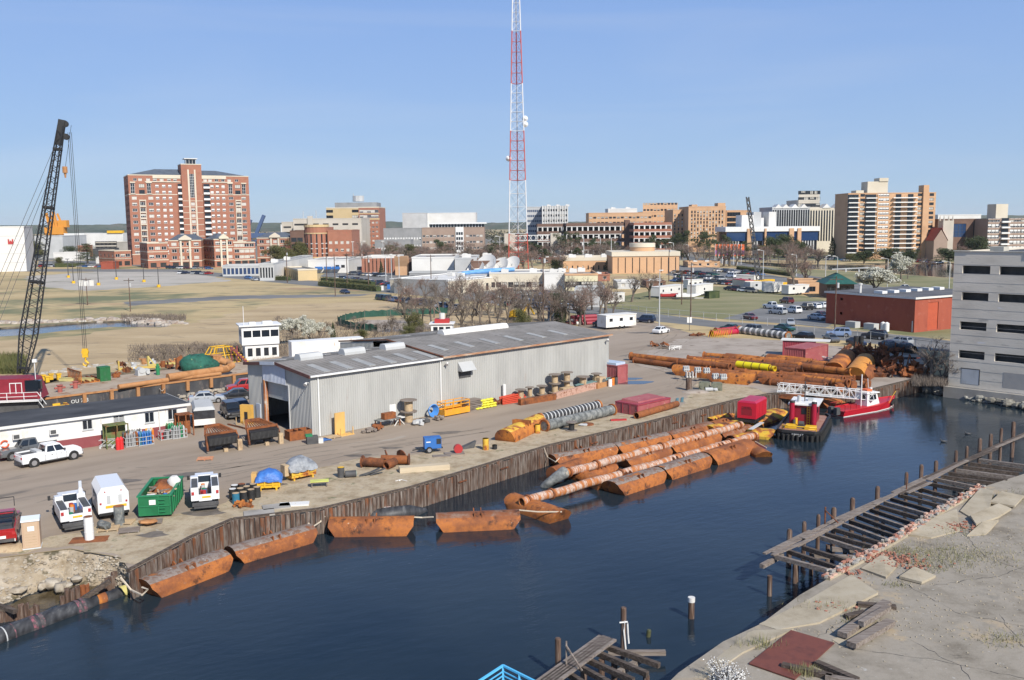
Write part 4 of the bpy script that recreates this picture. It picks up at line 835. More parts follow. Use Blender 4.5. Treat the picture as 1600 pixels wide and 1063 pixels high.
# blue replaced sheet over the door
m=MB();ribwall(m,(-.03,WD-dr0+.6,0),(0,-1,0),5.0,0,0,hf=lambda x:gabf(x+dr0-.6));m2=MB()
for f in m.f:pass
m=MB();ribwall(m,(-.08,WD-dr0+.5,drh+.05),(0,-1,0),5.2,0,0,hf=lambda x:gabf(x+dr0-.5)-drh-.1);pt('new_sheet',m,col((.46,.5,.58),.5),wh)
def roofpart(x0,x1,D,H,rg,t=.09,nm='roof_sheet',mat=None,n=4):
 for s in(0,1):
  for k in range(n):
   a=x0+(x1-x0)*k/n;b=x0+(x1-x0)*(k+1)/n-.02;m=MB()
   y0,z0,y1,z1=(-.35,H,D/2,H+rg)if s==0 else(D/2+.01,H+rg,D+.35,H)
   m.hexa([(a,y0,z0),(b,y0,z0),(b,y1,z1),(a,y1,z1)],[(a,y0,z0+t),(b,y0,z0+t),(b,y1,z1+t),(a,y1,z1+t)])
   i=a+.6
   while i<b-.1:m.hexa([(i,y0,z0+t),(i+.06,y0,z0+t),(i+.06,y1,z1+t),(i,y1,z1+t)],[(i+.01,y0,z0+t+.05),(i+.05,y0,z0+t+.05),(i+.05,y1,z1+t+.02),(i+.01,y1,z1+t+.02)]);i+=.6
   pt(nm,m,mat or m_metroof,wh)
roofpart(-.3,W1-.02,WD,WH+.02,rdg,n=3)
roofpart(W1,WL+.3,WD2,WH+.14,1.1,n=6)
# translucent skylight strips
m_sky=mk('translucent_sheet',[(.28,.28,.27),(.38,.38,.36)],.6,0,.6)
for k in range(12):
 x=2.0+k*3.0 if k<6 else W1+2.5+(k-6)*4.4
 D,H,rg=(WD,WH+.02,rdg)if x<W1 else(WD2,WH+.14,1.1)
 if x>WL-3:continue
 for s in(0,1):
  f0,f1=(.10,.62)if x<W1 else(.25,.55);zf=lambda f:H+rg*f+.15;yy=lambda f:-.3+(D/2+.3)*f if s==0 else D+.3-(D/2+.3)*f
  m=MB();a=yy(f0);b=yy(f1);m.hexa([(x,a,zf(f0)-.1),(x+.9,a,zf(f0)-.1),(x+.9,b,zf(f1)-.1),(x,b,zf(f1)-.1)],[(x,a,zf(f0)),(x+.9,a,zf(f0)),(x+.9,b,zf(f1)),(x,b,zf(f1))]);pt('skylight',m,m_sky,wh)
for k in range(3):
 x=2.6+k*6.0;m=MB();z=WH+rdg;yc=WD/2
 m.extr([(yc-.7,z),(yc-.7,z+.35),(yc-.45,z+.75),(yc+.45,z+.75),(yc+.7,z+.35),(yc+.7,z)],x,x+3.0);pt('ridge_vent',m,mOW if 0 else mGW,wh)
m=MB();z=WH+1.2;yc=WD2/2;m.extr([(yc-.75,z),(yc-.75,z+.3),(yc-.4,z+.7),(yc+.4,z+.7),(yc+.75,z+.3),(yc+.75,z)],W1+9,W1+21);pt('ridge_vent',m,mOW,wh)
m=MB();m.b(W1-.1,-.4,WH+.22,W1+.12,.1,WH+.4);m.e((W1,-.35,WH+.3),(W1,WD2/2,WH+1.42),.25,.12);m.e((W1,WD2/2,WH+1.42),(W1,WD2+.3,WH+.3),.25,.12);pt('ridge_flashing',m,mRD,wh)
# gutters, barge boards, downpipes
m=MB();m.b(-.3,-.52,WH-.05,W1-.05,-.36,WH+.14);pt('gutter',m,mWH,wh)
m=MB();m.b(W1,-.52,WH+.05,WL+.3,-.36,WH+.27);pt('gutter',m,mk('rusty_gutter',[(.5,.45,.38),(.42,.25,.15),(.3,.12,.06)],.7,0,.8,stc=(.6,1,5)),wh)
m=MB();m.e((-.36,-.35,WH+.0),(-.36,WD/2,WH+rdg),.1,.34);m.e((-.36,WD/2,WH+rdg),(-.36,WD+.35,WH),.1,.34);pt('barge_board',m,mk('brown_trim',[(.07,.03,.025),(.13,.05,.04)],.7,0,1),wh)
m=MB();m.e((-.36-.03,WD-dr0+.4,gabf(dr0)-.0),(-.39,WD/2,WH+rdg+.01),.12,.36);pt('new_trim',m,col((.5,.55,.62),.5),wh)
for x in(.75,W1-.25):m=MB();m.b(x,-.16,.05,x+.13,-.05,WH-.05);pt('downpipe',m,mWH,wh)
# door surround and shutter, doors, lamps, hood
m=MB();m.b(-.18,WD-dr0,0,.25,WD-dr0+.28,drh+.1);pt('door_post',m,mk('rust_stained_post',[(.55,.5,.45),(.45,.2,.08),(.33,.12,.05)],.8,0,.6,pos=[.36,.44,.56]),wh)
m=MB();m.b(-.1,WD-dr1-.18,0,.25,WD-dr1,drh+.1);m.b(-.1,WD-dr1,drh,.25,WD-dr0,drh+.14);pt('door_frame',m,mOW,wh)
m=MB();z=drh
for k in range(8):m.b(.3,WD-dr1,z-.24,.36,WD-dr0,z-.015);z-=.24
pt('roller_shutter',m,col((.33,.36,.36),.5),wh)
m=MB();m.b(-.12,WD-2.85,0,-.02,WD-1.9,2.2);pt('side_door',m,col((.55,.6,.68),.5),wh)
m=MB();m.b(10.2,.02,.05,11.3,.1,2.2);pt('side_door',m,mWH,wh)
m=MB();m.b(W1+2.6,-.9,4.9,W1+4.9,.0,5.0);m.hexa([(W1+2.6,-1.0,4.95),(W1+4.9,-1.0,4.95),(W1+4.9,-.03,4.95),(W1+2.6,-.03,4.95)],[(W1+2.6,-.12,6.0),(W1+4.9,-.12,6.0),(W1+4.9,-.03,6.0),(W1+2.6,-.03,6.0)]);pt('vent_hood',m,mGW,wh)
m=MB();m.b(W1+2.8,-.1,4.0,W1+4.7,-.055,4.9);pt('louvre',m,mDG,wh)
m=MB();m.b(W1+2.7,-.058,2.2,W1+4.8,-.052,3.95);
for lx,ly,lz in((-.1,.25,WH-.7),(W1+1.2,-.1,WH-.6),(WL-.2,-.15,WH-.5)):
 m=MB();m.e((lx,ly,lz),(lx-.5,ly-.3,lz+.1),.07);m.c((lx-.5,ly-.3,lz+.1),(lx-.75,ly-.45,lz-.12),.1,.22,10);pt('flood_lamp',m,mOW,wh)
# interior
m=MB();m.add([(.5,.2,.02),(W1,.2,.02),(W1,WD-.2,.02),(.5,WD-.2,.02)],[(0,1,2,3)]);pt('floor',m,mDG,wh)
rn=RR(2);m=MB()
for k in range(26):m.cbox((rn.u(3,14),rn.u(4.2,10),rn.u(.3,.8)),rn.u(.4,1.4),rn.u(.4,1.2),rn.u(.5,1.6),rn.u(0,3))
pt('stored_goods',m,mDG,wh,kind='stuff')
WP0=p0.copy();WU=u.copy()
WN=V((WU.y,-WU.x,0))
def WP(px,off,z=0):
 lo,hi=-5,70
 for _ in range(40):
  m_=(lo+hi)/2
  if PX(WP0+WU*m_+WN*off)[0]<px:lo=m_
  else:hi=m_
 return WP0+WU*lo+WN*off+V((0,0,z))
# ================================================================ white office building at the left
a=G(294,676.5);b=G(10,718);d=(a-b).normalized();OR=math.atan2(d.y,d.x);a0=a-d*42;OL=42;OH=hgt(294,676.5,633)
of=thg('office_building','long low white building with black flat roof and dull red base at the left','building',a0,OR)
mwf=lambda px:(lambda g:(g-a0).dot(d))(G(px,718-(px-10)*.146))
ws=[(mwf(131),1.9,mwf(147),2.9),(mwf(181)-.1,1.95,mwf(197),2.95),(mwf(228),1.75,mwf(243),2.85),(mwf(264),1.75,mwf(279),2.85)]
OD=7.6
m=MB();fcd(m,(0,0,0),(1,0,0),OL,OH,ws,.18);fcd(m,(OL,0,0),(0,1,0),OD,OH,[]);fcd(m,(OL,OD,0),(-1,0,0),OL,OH,[]);fcd(m,(0,OD,0),(0,-1,0),OD,OH,[]);pt('wall',m,m_whited,of)
m=MB();m.b(-.02,-.05,0,OL+.05,-.004,1.15);m.b(OL+.004,-.004,0,OL+.05,OD,1.15);pt('base_band',m,mk('dull_red_paint',[(.2,.045,.05),(.26,.07,.075)],.8,0,.6),of)
m=MB();m.b(-.4,-.3,OH,OL+.3,OD+.3,OH+.22);pt('roof',m,mk('black_felt_roof',[(.028,.028,.03),(.05,.05,.052),(.075,.075,.078)],.8,0,.35,stc=(.5,1,1)),of)
m=MB();m.b(-.42,-.34,OH-.06,OL+.34,-.3,OH+.24);m.b(OL+.3,-.3,OH-.06,OL+.34,OD+.3,OH+.24);pt('roof_edge',m,mOW,of)
for i,(x0,z0,x1,z1)in enumerate(ws):
 m=MB();m.mat(1).b(x0,.1,z0,x1,.13,z1);m.mat(0).b(x0,.02,z0,x0+.07,.1,z1);m.b(x1-.07,.02,z0,x1,.1,z1);m.b(x0+.07,.02,z0,x1-.07,.1,z0+.07);m.b((x0+x1)/2-.04,.03,z0+.07,(x0+x1)/2+.04,.09,z1)
 if i==1:[m.b(x0+.07,.0,z0+.1+.13*k,x1-.07,.05,z0+.17+.13*k)for k in range(6)]
 m.b(x0-.05,-.1,z0-.08,x1+.05,-.055+.06,z0-.003);pt('window',m,(mGW,mGL),of)
for px in(29,86):
 x=mwf(px);m=MB();m.mat(1).b(x-.7,-.03,1.75,x+.7,-.003,2.75);m.mat(0).b(x-.45,-.45,1.95,x+.4,-.031,2.5);m.mat(2).b(x-.38,-.46,2.02,x+.15,-.451,2.43);pt('air_conditioner',m,(mOW,m_whited,mDG),of)
m=MB();x=mwf(250);m.c((x,-.1,0),(x,-.1,OH-.1),.05,n=6);x=mwf(160);m.c((x,-.1,2.4),(x,-.1,OH),.03,n=6);pt('pipe',m,mOW,of)
lb=MB();n=20;x=mwf(9)
for k in range(n):
 a1,a2=2*PI*k/n,2*PI*(k+1)/n;lb.mat(1 if(k//2)%5==0 else 0).c((x+.34*math.cos(a1),-.12,1.6+.34*math.sin(a1)),(x+.34*math.cos(a2),-.12,1.6+.34*math.sin(a2)),.085,n=6,cap=False)
one('lifebuoy',lb,(col((.65,.1,.03)),mWH),'orange and white ring lifebuoy hanging on the white building wall','lifebuoy',a0,OR)
# ================================================================ big weathered concrete building
p0c=G(1481,609,-1.0);p1c=G(1600,623.3,-1.0);d=(p1c-p0c).normalized();CR=math.atan2(d.y,d.x);CH=hgt(1481,609,393,-1.0)
cb=thg('concrete_building','tall derelict grey concrete building with long dark slot openings at the right','building',p0c,CR);CL=34
m_oldc=mk('board_marked_concrete',[(.53,.48,.405),(.635,.58,.49),(.69,.63,.54)],.92,0,.35,10,stc=(.5,.5,1.6),bump=.02,bsc=4,rnd=False,spots=[((.42,.39,.34),.5,.66,.06,(.7,.7,2.5)),((.64,.62,.6),1.2,.68,.03,(.3,.3,1.5))])
def cx(px,py):
 r_=ray(px,py);nn=V((d.y,-d.x,0));t=(p0c-V((0,0,CAMH))).dot(nn)/r_.dot(nn);q=V((0,0,CAMH))+r_*t;return(q-p0c).dot(d),q.z+1.0
ops=[]
for(xa,ya,xb,yb)in((1504,417,1547,427),(1562,418,1605,428),(1503,458,1544,470),(1560,463,1605,474),(1500,504,1541,516),(1557,510,1603,521),(1498,549,1538,561),(1554,555,1601,567)):
 x0,z1=cx(xa,ya);x1,z0=cx(xb,yb);z0b=cx(xa,yb)[1];z1=(cx(xa,ya)[1]);ops.append([x0,cx((xa+xb)/2,(ya+yb)/2)[1]-.56,x1,cx((xa+xb)/2,(ya+yb)/2)[1]+.56])
for i in range(0,8,2):
 z0=ops[i][1];ops[i+1][1]=z0;ops[i+1][3]=ops[i][3];w=ops[i][2]-ops[i][0];st=ops[i+1][0]-ops[i][0]
 ops[i+1][2]=ops[i+1][0]+w*1.1
 for k in(2,3):ops.append([ops[i][0]+st*k*1.02,z0,ops[i][0]+st*k*1.02+w,ops[i][3]])
ops=[o for o in ops if o[2]<CL]
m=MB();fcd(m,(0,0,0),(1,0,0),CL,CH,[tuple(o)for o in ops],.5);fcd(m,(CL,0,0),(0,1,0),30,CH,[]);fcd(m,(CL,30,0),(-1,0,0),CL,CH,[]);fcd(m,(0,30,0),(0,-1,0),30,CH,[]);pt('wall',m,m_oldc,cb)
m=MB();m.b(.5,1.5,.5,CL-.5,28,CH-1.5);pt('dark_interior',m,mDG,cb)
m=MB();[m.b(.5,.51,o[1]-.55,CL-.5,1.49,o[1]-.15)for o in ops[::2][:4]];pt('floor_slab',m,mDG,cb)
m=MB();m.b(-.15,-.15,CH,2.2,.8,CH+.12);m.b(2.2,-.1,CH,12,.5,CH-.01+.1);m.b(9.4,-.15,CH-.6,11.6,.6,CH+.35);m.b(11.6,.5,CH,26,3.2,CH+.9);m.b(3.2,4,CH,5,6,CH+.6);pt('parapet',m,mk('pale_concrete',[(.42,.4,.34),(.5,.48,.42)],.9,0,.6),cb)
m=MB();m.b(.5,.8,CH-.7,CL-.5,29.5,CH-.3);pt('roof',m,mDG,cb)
m=MB()
for z in[k*1.22+.6 for k in range(int(CH/1.22))]:m.b(-.012,-.016,z,CL,-.002,z+.03)
pt('pour_joint',m,m_grey,cb,kind='stuff')
x0,z1=cx(1503,576);x1,z0=cx(1529,599);z0=cx(1503,599)[1]
m=MB();m.b(x0,-.03,max(0.8,z0),x1,-.004,z1);pt('blocked_door',m,col((.42,.44,.46),.8),cb);m=MB();m.b(x0-.15,-.04,z1,x1+.1,-.004,z1+.12);m.b(x1,-.04,z0,x1+.12,-.004,z1);pt('door_frame',m,mDG,cb)
x0,z1=cx(1568,582);m=MB();m.b(x0,-.02,1.2,x0+3.2,-.004,z1);pt('blocked_door',m,mk('patched_concrete',[(.3,.29,.28),(.34,.33,.31)],.9,0,1),cb)
m=MB();m.b(-.3,-.8,-2,CL,-.02,.55);pt('plinth',m,mCO,cb)
# ================================================================ steel deck barge and what is on it
DZ=.7
c0=G(97,621,DZ);c1=G(384,584.5,DZ);d=(c1-c0).normalized();BR=math.atan2(d.y,d.x);c2=G(64,598.5,DZ);nb=V((-d.y,d.x,0));BW=13.0;BL=62
ba=thg('deck_barge','long black hulled deck barge with tan deck moored behind the white building','barge',V((c0.x,c0.y,0)),BR)
m_hull=mk('black_hull',[(.025,.025,.028),(.055,.055,.06),(.10,.095,.09)],.7,0,.4,8,stc=(1,1,.5),spots=[((.42,.1,.02),.38,.68,.03,(1,1,.45)),((.13,.11,.1),1.4,.62,.05,(1,1,.3))])
m=MB();m.side([(-3.2,DZ),(-1.6,-2.4),(BL,-2.4),(BL,DZ)],0,BW);pt('hull',m,m_hull,ba)
m=MB();m.b(-3.05,.12,DZ,BL-.1,BW-.12,DZ+.03);pt('deck',m,mk('barge_deck',[(.29,.215,.15),(.36,.285,.21),(.41,.33,.25)],.9,0,.4,8,spots=[(RUST,.5,.64,.06)]),ba)
m_tanrust=mk('tan_rust',[(.3,.13,.045),(.43,.215,.09),(.38,.17,.06)],.85,0,.8,8,spots=[(RUSTD,1.5,.7,.04)])
m=MB();m.b(-3,-.12,DZ-.02,BL,.1,DZ+.22);pt('rub_rail',m,m_tanrust,ba)
for i in range(14):
 x=2.5+i*3.6;m=MB();m.hexa([(x,-.42,-.6),(x+.45,-.42,-.6),(x+.45,-.004,-.6),(x,-.004,-.6)],[(x,-.5,DZ+.1),(x+.45,-.5,DZ+.1),(x+.45,-.13,DZ+.1),(x,-.13,DZ+.1)]);pt('fender',m,m_tanrust,ba)
def text(s,size,mat,parent,loc,rot,name='lettering',ext=.004):
 cu=bpy.data.curves.new(name,'FONT');cu.body=s;cu.size=size;cu.extrude=ext;cu.align_x='CENTER';cu.resolution_u=2
 o=bpy.data.objects.new(name,cu);me=bpy.data.meshes.new_from_object(o);bpy.data.objects.remove(o);bpy.data.curves.remove(cu)
 me.materials.clear();me.materials.append(mat);q=link(name,me,parent,loc);q.rotation_euler=rot;return q
text('OU 783',.7,mWH,ba,(2.2,-.02,-.3),(PI/2,0,0),'hull_number')
bpt=lambda px,py,z=DZ+.03:G(px,py,z)
def on(px,py,z=DZ+.03):return G(px,py,z)
def piperun(nm,pts,r,m,lbl,cat,smooth=40,n=14):q=MB();q.t(pts,r,n);return one(nm,q,m,lbl,cat,(0,0,0),0,None,smooth)
z=DZ+.5
piperun('steel_pipe',[on(185,605,z),on(262,594,z)],.36,m_tanrust,'tan rusty pipe lying along the left half of the barge deck edge','pipe')
piperun('steel_pipe',[on(262,590,z+.3),on(346,578,z+.3),on(356,576,z+.5),on(362,571,z+.9),on(358,567,z+1.1),on(345,564,z+1.4)],.55,m_tanrust,'tan rusty pipe with swan neck bend at the right of the barge','pipe')
piperun('steel_pipe',[on(262,594,z-.1),on(345,584,z-.1)],.26,m_tanrust,'thin tan pipe in front of the swan neck pipe','pipe')
# green net heap, green box, yellow frame, etc
rn=RR(4)
m=MB();c=on(308,578);m.o((0,0,.8),2.7,1.9,1.7,4,16,8,.12);m.o((1.6,-.2,.6),2.0,1.4,1.2,5,12,6,.12);one('net_heap',m,mk('green_net',[(.008,.05,.035),(.015,.10,.07),(.02,.13,.09)],.8,0,1.5,bump=.1,bsc=3,spots=[((.5,.48,.12),2.2,.7,.02)]),'heap of dark green netting piled on the barge deck','netting',c,BR,None,60)
def crate(name,px,py,w,dd,h,rz,mat,lbl,cat,z=0.0,rib=True,group=None,**k):
 m=MB();m.b(0,0,0,w,dd,h)
 if rib:
  for i in range(int(w/.5)+1):m.b(min(i*.5,w-.06),-.04,.05,min(i*.5,w-.06)+.06,-.003,h-.05)
  m.b(-.03,-.05,h-.1,w+.03,dd+.03,h+.03)
 return one(name,m,mat,lbl,cat,G(px,py,z),rz,group)
crate('steel_box',157,597,1.5,1.3,2.1,BR,col((.015,.13,.04),.6),'tall green steel box with open yellow slots standing on the barge','box',DZ)
crate('steel_box',334,576,1.5,1.5,2.0,BR,m_tanrust,'tan steel box beside the green netting on the barge','box',DZ)
m=MB();t=[V((-1.3,-1.0,2.6)),V((1.3,-1.0,2.6)),V((1.3,1.0,2.6)),V((-1.3,1.0,2.6))];b_=[V((p.x*2,p.y*2,0))for p in t]
for i in range(4):
 m.e(t[i],t[(i+1)%4],.14);m.e(t[i],b_[i],.16);m.e(b_[i],b_[(i+1)%4],.2)
 m.e(t[i].lerp(b_[i],.5),t[(i+1)%4].lerp(b_[(i+1)%4],.5),.12);mid=(t[i]+t[(i+1)%4])/2;m.e(mid,(b_[i]+b_[(i+1)%4])/2,.14)
one('tube_cage',m,mYE,'yellow pyramid shaped tube frame standing at the right of the barge','frame',on(345,566),BR)
m=MB();
for k in range(9):m.b(0,k*.62,0,3.6,k*.62+.1,.1)
for k in range(10):m.b(-.1,k*.6,0,.02,k*.6+.1,1.7);
m.b(-.12,0,1.6,.04,5.5,1.75);[m.b(.3+k*.7,0,.1,.42+k*.7,5.5,.3)for k in range(5)]
one('steel_rack',m,mRO,'orange rusty slatted rack with upright comb at the front of the barge','rack',on(128,600),BR)
m=MB();m.extr([(0,0),(.9,0),(.9,.45),(0,.45)],0,5.0);m.b(0,-.05,.45,5,.0,.5);one('gangway',m,col((.55,.48,.2)),'pale yellow beam lying across the left end of the barge','beam',on(92,596),BR-R(50))
for i,(x,y)in enumerate([(66,596),(72,598),(78,594),(90,594)]):m=MB();m.b(0,0,0,.5,.5,.9);m.b(-.08,-.08,.75,.58,.58,.92);one('bollard',m,mYE,'%s yellow box bollard at the far left corner of the barge'%['first','second','third','fourth'][i],'bollard',on(x,y),BR)
for x,y,lb in((94,613,'left'),(118,607,'right')):m=MB();m.c((0,0,0),(0,0,.9),.32,n=10);m.c((-.7,0,.6),(.7,0,.6),.14,n=8);m.c((0,0,.9),(0,0,1.0),.45,n=10);one('bitt',m,col((.35,.1,.08),.8),'faded red mooring bitt, the %s one near the barge bow'%lb,'bollard',on(x,y),BR,None,40)
m=MB();m.e((0,0,.3),(4.6,-2.6,.3),.35);m.e((.2,.3,.3),(4.8,-2.3,.3),.2);m.e((0,0,0),(0,0,1.8),.25);m.e((0,0,1.8),(.8,-.5,.3),.2);one('lifting_beam',m,col((.55,.45,.14)),'yellow steel beam with upright post lying diagonally on the barge','beam',on(232,574),BR+R(15))
m=MB();m.e((0,0,.3),(5,-3,.3),.3);m.e((.4,.4,.3),(5.4,-2.6,.3),.25);m.e((0,0,0),(0,0,1.6),.2);one('lifting_beam',m,col((.6,.42,.1)),'yellow and red beam lying right of the green steel box','beam',on(186,580),BR+R(10))
m=MB();m.c((0,0,0),(0,0,1.2),.28,n=10);m.c((0,0,1.2),(0,0,1.35),.32,n=10);m.c((0,0,1.3),(0,0,1.7),.2,n=8);m.e((-.4,0,.9),(.4,0,.9),.2);one('pump',m,(m_green,),'small green upright pump in the middle of the barge','pump',on(247,586),BR,None,40)
m=MB();m.b(0,0,0,1.8,1.2,.9);m.c((.6,-.1,.8),(.6,1.2,.8),.45,n=12);m.c((1.4,-.05,.5),(1.4,-.4,.5),.3,n=10);one('engine',m,mGW,'light grey engine unit sitting on the barge deck','engine',on(216,588),BR,None,40)
m=MB();m.hexa([(0,0,0),(1.4,0,0),(1.4,.5,0),(0,.5,0)],[(.1,0,1.7),(1.0,0,2.2),(1.0,.5,2.2),(.1,.5,1.7)]);one('steel_plate',m,mRU,'upright brown rusty plate left of the green netting','plate',on(276,578),BR)
for i in range(9):
 m=MB();rn2=RR(i+50)
 for k in range(5):m.e((rn2.u(-.8,.8),rn2.u(-.6,.6),rn2.u(0,.3)),(rn2.u(-.8,.8),rn2.u(-.6,.6),rn2.u(.3,1.1)),rn2.u(.12,.35))
 m.c((0,0,0),(0,0,rn2.u(.5,1)),.4,n=9)
 x=[200,210,190,225,255,240,265,272,180][i];y=[582,578,572,569,574,570,575,570,590][i]
 one('scrap_heap',m,[mRU,mGW,mRD,m_tanrust][i%4],'rusty deck gear on the barge, pile %s from the left'%['fourth','fifth','third','sixth','second to last','seventh','last','eighth','first'][i],'scrap',on(x,y),rn2.u(0,3))
# handrail posts with rope loop
m=MB();pts=[G(298+4*math.sin(t*.63)-45,605+6*math.cos(t*.63),.2)for t in range(11)];m.t(pts,.05,5);one('rope',m,m_rope,'pale rope loop hanging on the barge side','rope')
# pilot house (white two-storey) -------------------------------------------------
loc,rz,L=E(384,565,437,560);L=5.6;ph=thg('pilot_house','white two storey barge house with wrap around upper windows','deckhouse',G(384,566),R(22));H1=3.0;H2=6.1
m=MB();fcd(m,(0,0,0),(1,0,0),L,H1,[(.4+i*1.35,.9,1.2+i*1.35,2.3)for i in range(4)],.12);fcd(m,(L,0,0),(0,1,0),4,H1,[]);fcd(m,(L,4,0),(-1,0,0),L,H1,[]);fcd(m,(0,4,0),(0,-1,0),4,H1,[(1,.9,2,2.2)],.12);pt('lower_wall',m,m_whited,ph)
m=MB();fcd(m,(-.5,-.3,H1),(1,0,0),L+.6,H2-H1,[(.3+i*1.5,1.2,1.6+i*1.5,2.35)for i in range(4)],.12);fcd(m,(L+.1,-.3,H1),(0,1,0),4.6,H2-H1,[]);fcd(m,(L+.1,4.3,H1),(-1,0,0),L+.6,H2-H1,[]);fcd(m,(-.5,4.3,H1),(0,-1,0),4.6,H2-H1,[(.4,1.2,2.0,2.35),(2.6,1.2,4.2,2.35)],.12);m.b(-.5,-.3,H1-.1,L+.1,4.3,H1-.002);pt('upper_wall',m,mWH,ph)
m=MB();m.b(-.9,-.7,H2,L+.5,4.7,H2+.2);m.b(1,1,H2+.2,2,2,H2+.55);m.b(3.2,1,H2+.2,4.8,2.2,H2+.6);m.c((0,.5,H2+.2),(0,.5,H2+3.4),.05,n=5);pt('roof',m,mWH,ph)
for i in range(4):
 m=MB();m.b(.4+i*1.35,.08,.9,1.2+i*1.35,.11,2.3);pt('window',m,mGL,ph);m=MB();m.b(-.2+i*1.5,-.22,H1+1.2,1.1+i*1.5,-.19,H1+2.35);pt('window',m,mGL,ph)
m=MB();m.b(-.42,.1,H1+1.2,-.38,4.0,H1+2.35);pt('window',m,mGL,ph)
m=MB()
for k in range(9):z=.2+k*.36;m.b(-1.3-(8-k)*.0,-2.6+k*.28,z,-.6,-2.35+k*.28,z+.06)
st=thg('stair','yellow and maroon open stair leaning at the white barge house','stairs',G(378,572),R(10))
m=MB();m.e((-1.6,0,3.4),(1.4,0,.2),.1,.25);m.e((-1.6,-1.0,3.4),(1.4,-1.0,.2),.1,.25);[m.e((-1.5+a,b,0),(-1.5+a,b,3.4),.12)for a in(0,.9)for b in(0,-1)];pt('stringer',m,col((.22,.05,.05)),st)
for k in range(9):m=MB();t=k/8.5;m.b(-1.6+3*t,-.95,3.35-3.1*t,-1.3+3*t,-.05,3.42-3.1*t);pt('tread',m,mYE,st)
# white box trailer behind the warehouse
loc,rz,L=E(455,560,568,545);tr=thg('box_trailer','long white box trailer standing behind the warehouse roof','trailer',G(457,572),R(26));L=12.2
m=MB();m.b(0,0,1.0,L,2.5,3.9);pt('body',m,m_whited,tr);m=MB();m.b(-.03,-.03,3.9,L+.03,2.53,3.96);pt('roof',m,mWH,tr)
m=MB();[m.c((x,y,.5),(x,y+.3,.5),.5,n=12)for x in(L-2.2,L-3.4)for y in(.05,2.1)];pt('wheel',m,m_tyre,tr,kind='stuff')
# ================================================================ crane barge and lattice crane
cb2=thg('crane_barge','low spud barge with yellow edged timber deck under the red crane','barge',(0,0,0));z=-.3
ps=[G(-140,690,z),G(0,653,z),G(75,641,z),G(109,638,z),G(96,628,z),G(56,619,z),G(-10,618,z),G(-160,634,z)]
m=MB();m.prism([(p.x,p.y)for p in ps],-2.5,z);pt('hull',m,m_hull,cb2)
ctr=sum(ps,V())/len(ps);m=MB();m.prism([tuple((p+(ctr-p)*.02).xy)for p in ps],z,z+.04);pt('deck',m,mk('timber_deck',[(.2,.14,.09),(.3,.22,.15),(.25,.18,.12)],.9,0,.7),cb2)
m=MB();[m.e(ps[i]+V((0,0,.12)),ps[i+1]+V((0,0,.12)),.45,.3)for i in range(0,6)];pt('yellow_edge',m,m_yellowrust,cb2)
m=MB();[m.cbox(G(x,y,z+.15),.9,.7,.3,.5)for x,y in((88,632),(96,635),(80,629),(70,627),(62,633),(104,637))];pt('yellow_fitting',m,mYE,cb2,kind='stuff')
cr=thg('lattice_crane','dark red crawler crane with tall black lattice boom','crane',G(12,640,z+.04),R(10))
m=MB();m.b(-9,-1.7,1.5,3.2,1.7,4.2);m.hexa([(3.2,-1.7,1.5),(4.6,-1.7,1.5),(4.6,1.7,1.5),(3.2,1.7,1.5)],[(3.2,-1.7,4.2),(3.9,-1.7,4.0),(3.9,1.7,4.0),(3.2,1.7,4.2)]);pt('machine_house',m,mk('maroon_paint',[(.2,.015,.025),(.26,.02,.035)],.5,0,1),cr)
m=MB();m.b(2.9,-1.95,2.6,4.5,-1.705,4.0);m.b(3.3,-1.72,2.8,4.72,-1.0,3.9);pt('cab_window',m,mGL,cr)
m=MB();[m.b(x,-1.76,2.3,x+.08,-1.705,3.6)for x in(1.0,1.7,2.4)];m.b(1.0,-1.76,3.6,2.48,-1.705,3.7);pt('door_frame',m,mWH,cr)
m=MB();[m.b(-8,y,0,4.5,y+1.0,1.2)for y in(-2.2,1.2)];m.c((-1,0,.6),(-1,0,1.6),1.6,n=16);pt('tracks',m,mDG,cr)
m=MB()
for zz_ in(1.6,2.1,2.6):m.e((-9,-2.9,zz_),(4.6,-2.9,zz_),.06)
for x in range(-9,6,2):m.e((x,-2.9,1.4),(x,-2.9,2.6),.07)
m.e((4.6,-2.9,1.6),(5.6,-2.9,0),.07);m.e((4.6,-2.9,2.6),(5.6,-2.9,1.0),.07);m.b(-9,-2.9,1.4,4.6,-1.75,1.5);pt('handrail',m,mWH,cr)
text('M',1.0,mWH,cr,(-3.2,-1.715,2.4),(PI/2,0,0),'emblem');m=MB();n=18;[m.c((-3.2+.75*math.cos(2*PI*k/n),-1.73,2.8+.75*math.sin(2*PI*k/n)),(-3.2+.75*math.cos(2*PI*(k+1)/n),-1.73,2.8+.75*math.sin(2*PI*(k+1)/n)),.05,n=4)for k in range(n)];pt('emblem_ring',m,mWH,cr)
m=MB();m.c((4.0,-1.2,4.0),(4.0,-1.2,6.4),.05,n=5);m.b(3.8,-1.4,6.2,4.3,-1.0,6.6);pt('light_mast',m,mWH,cr)
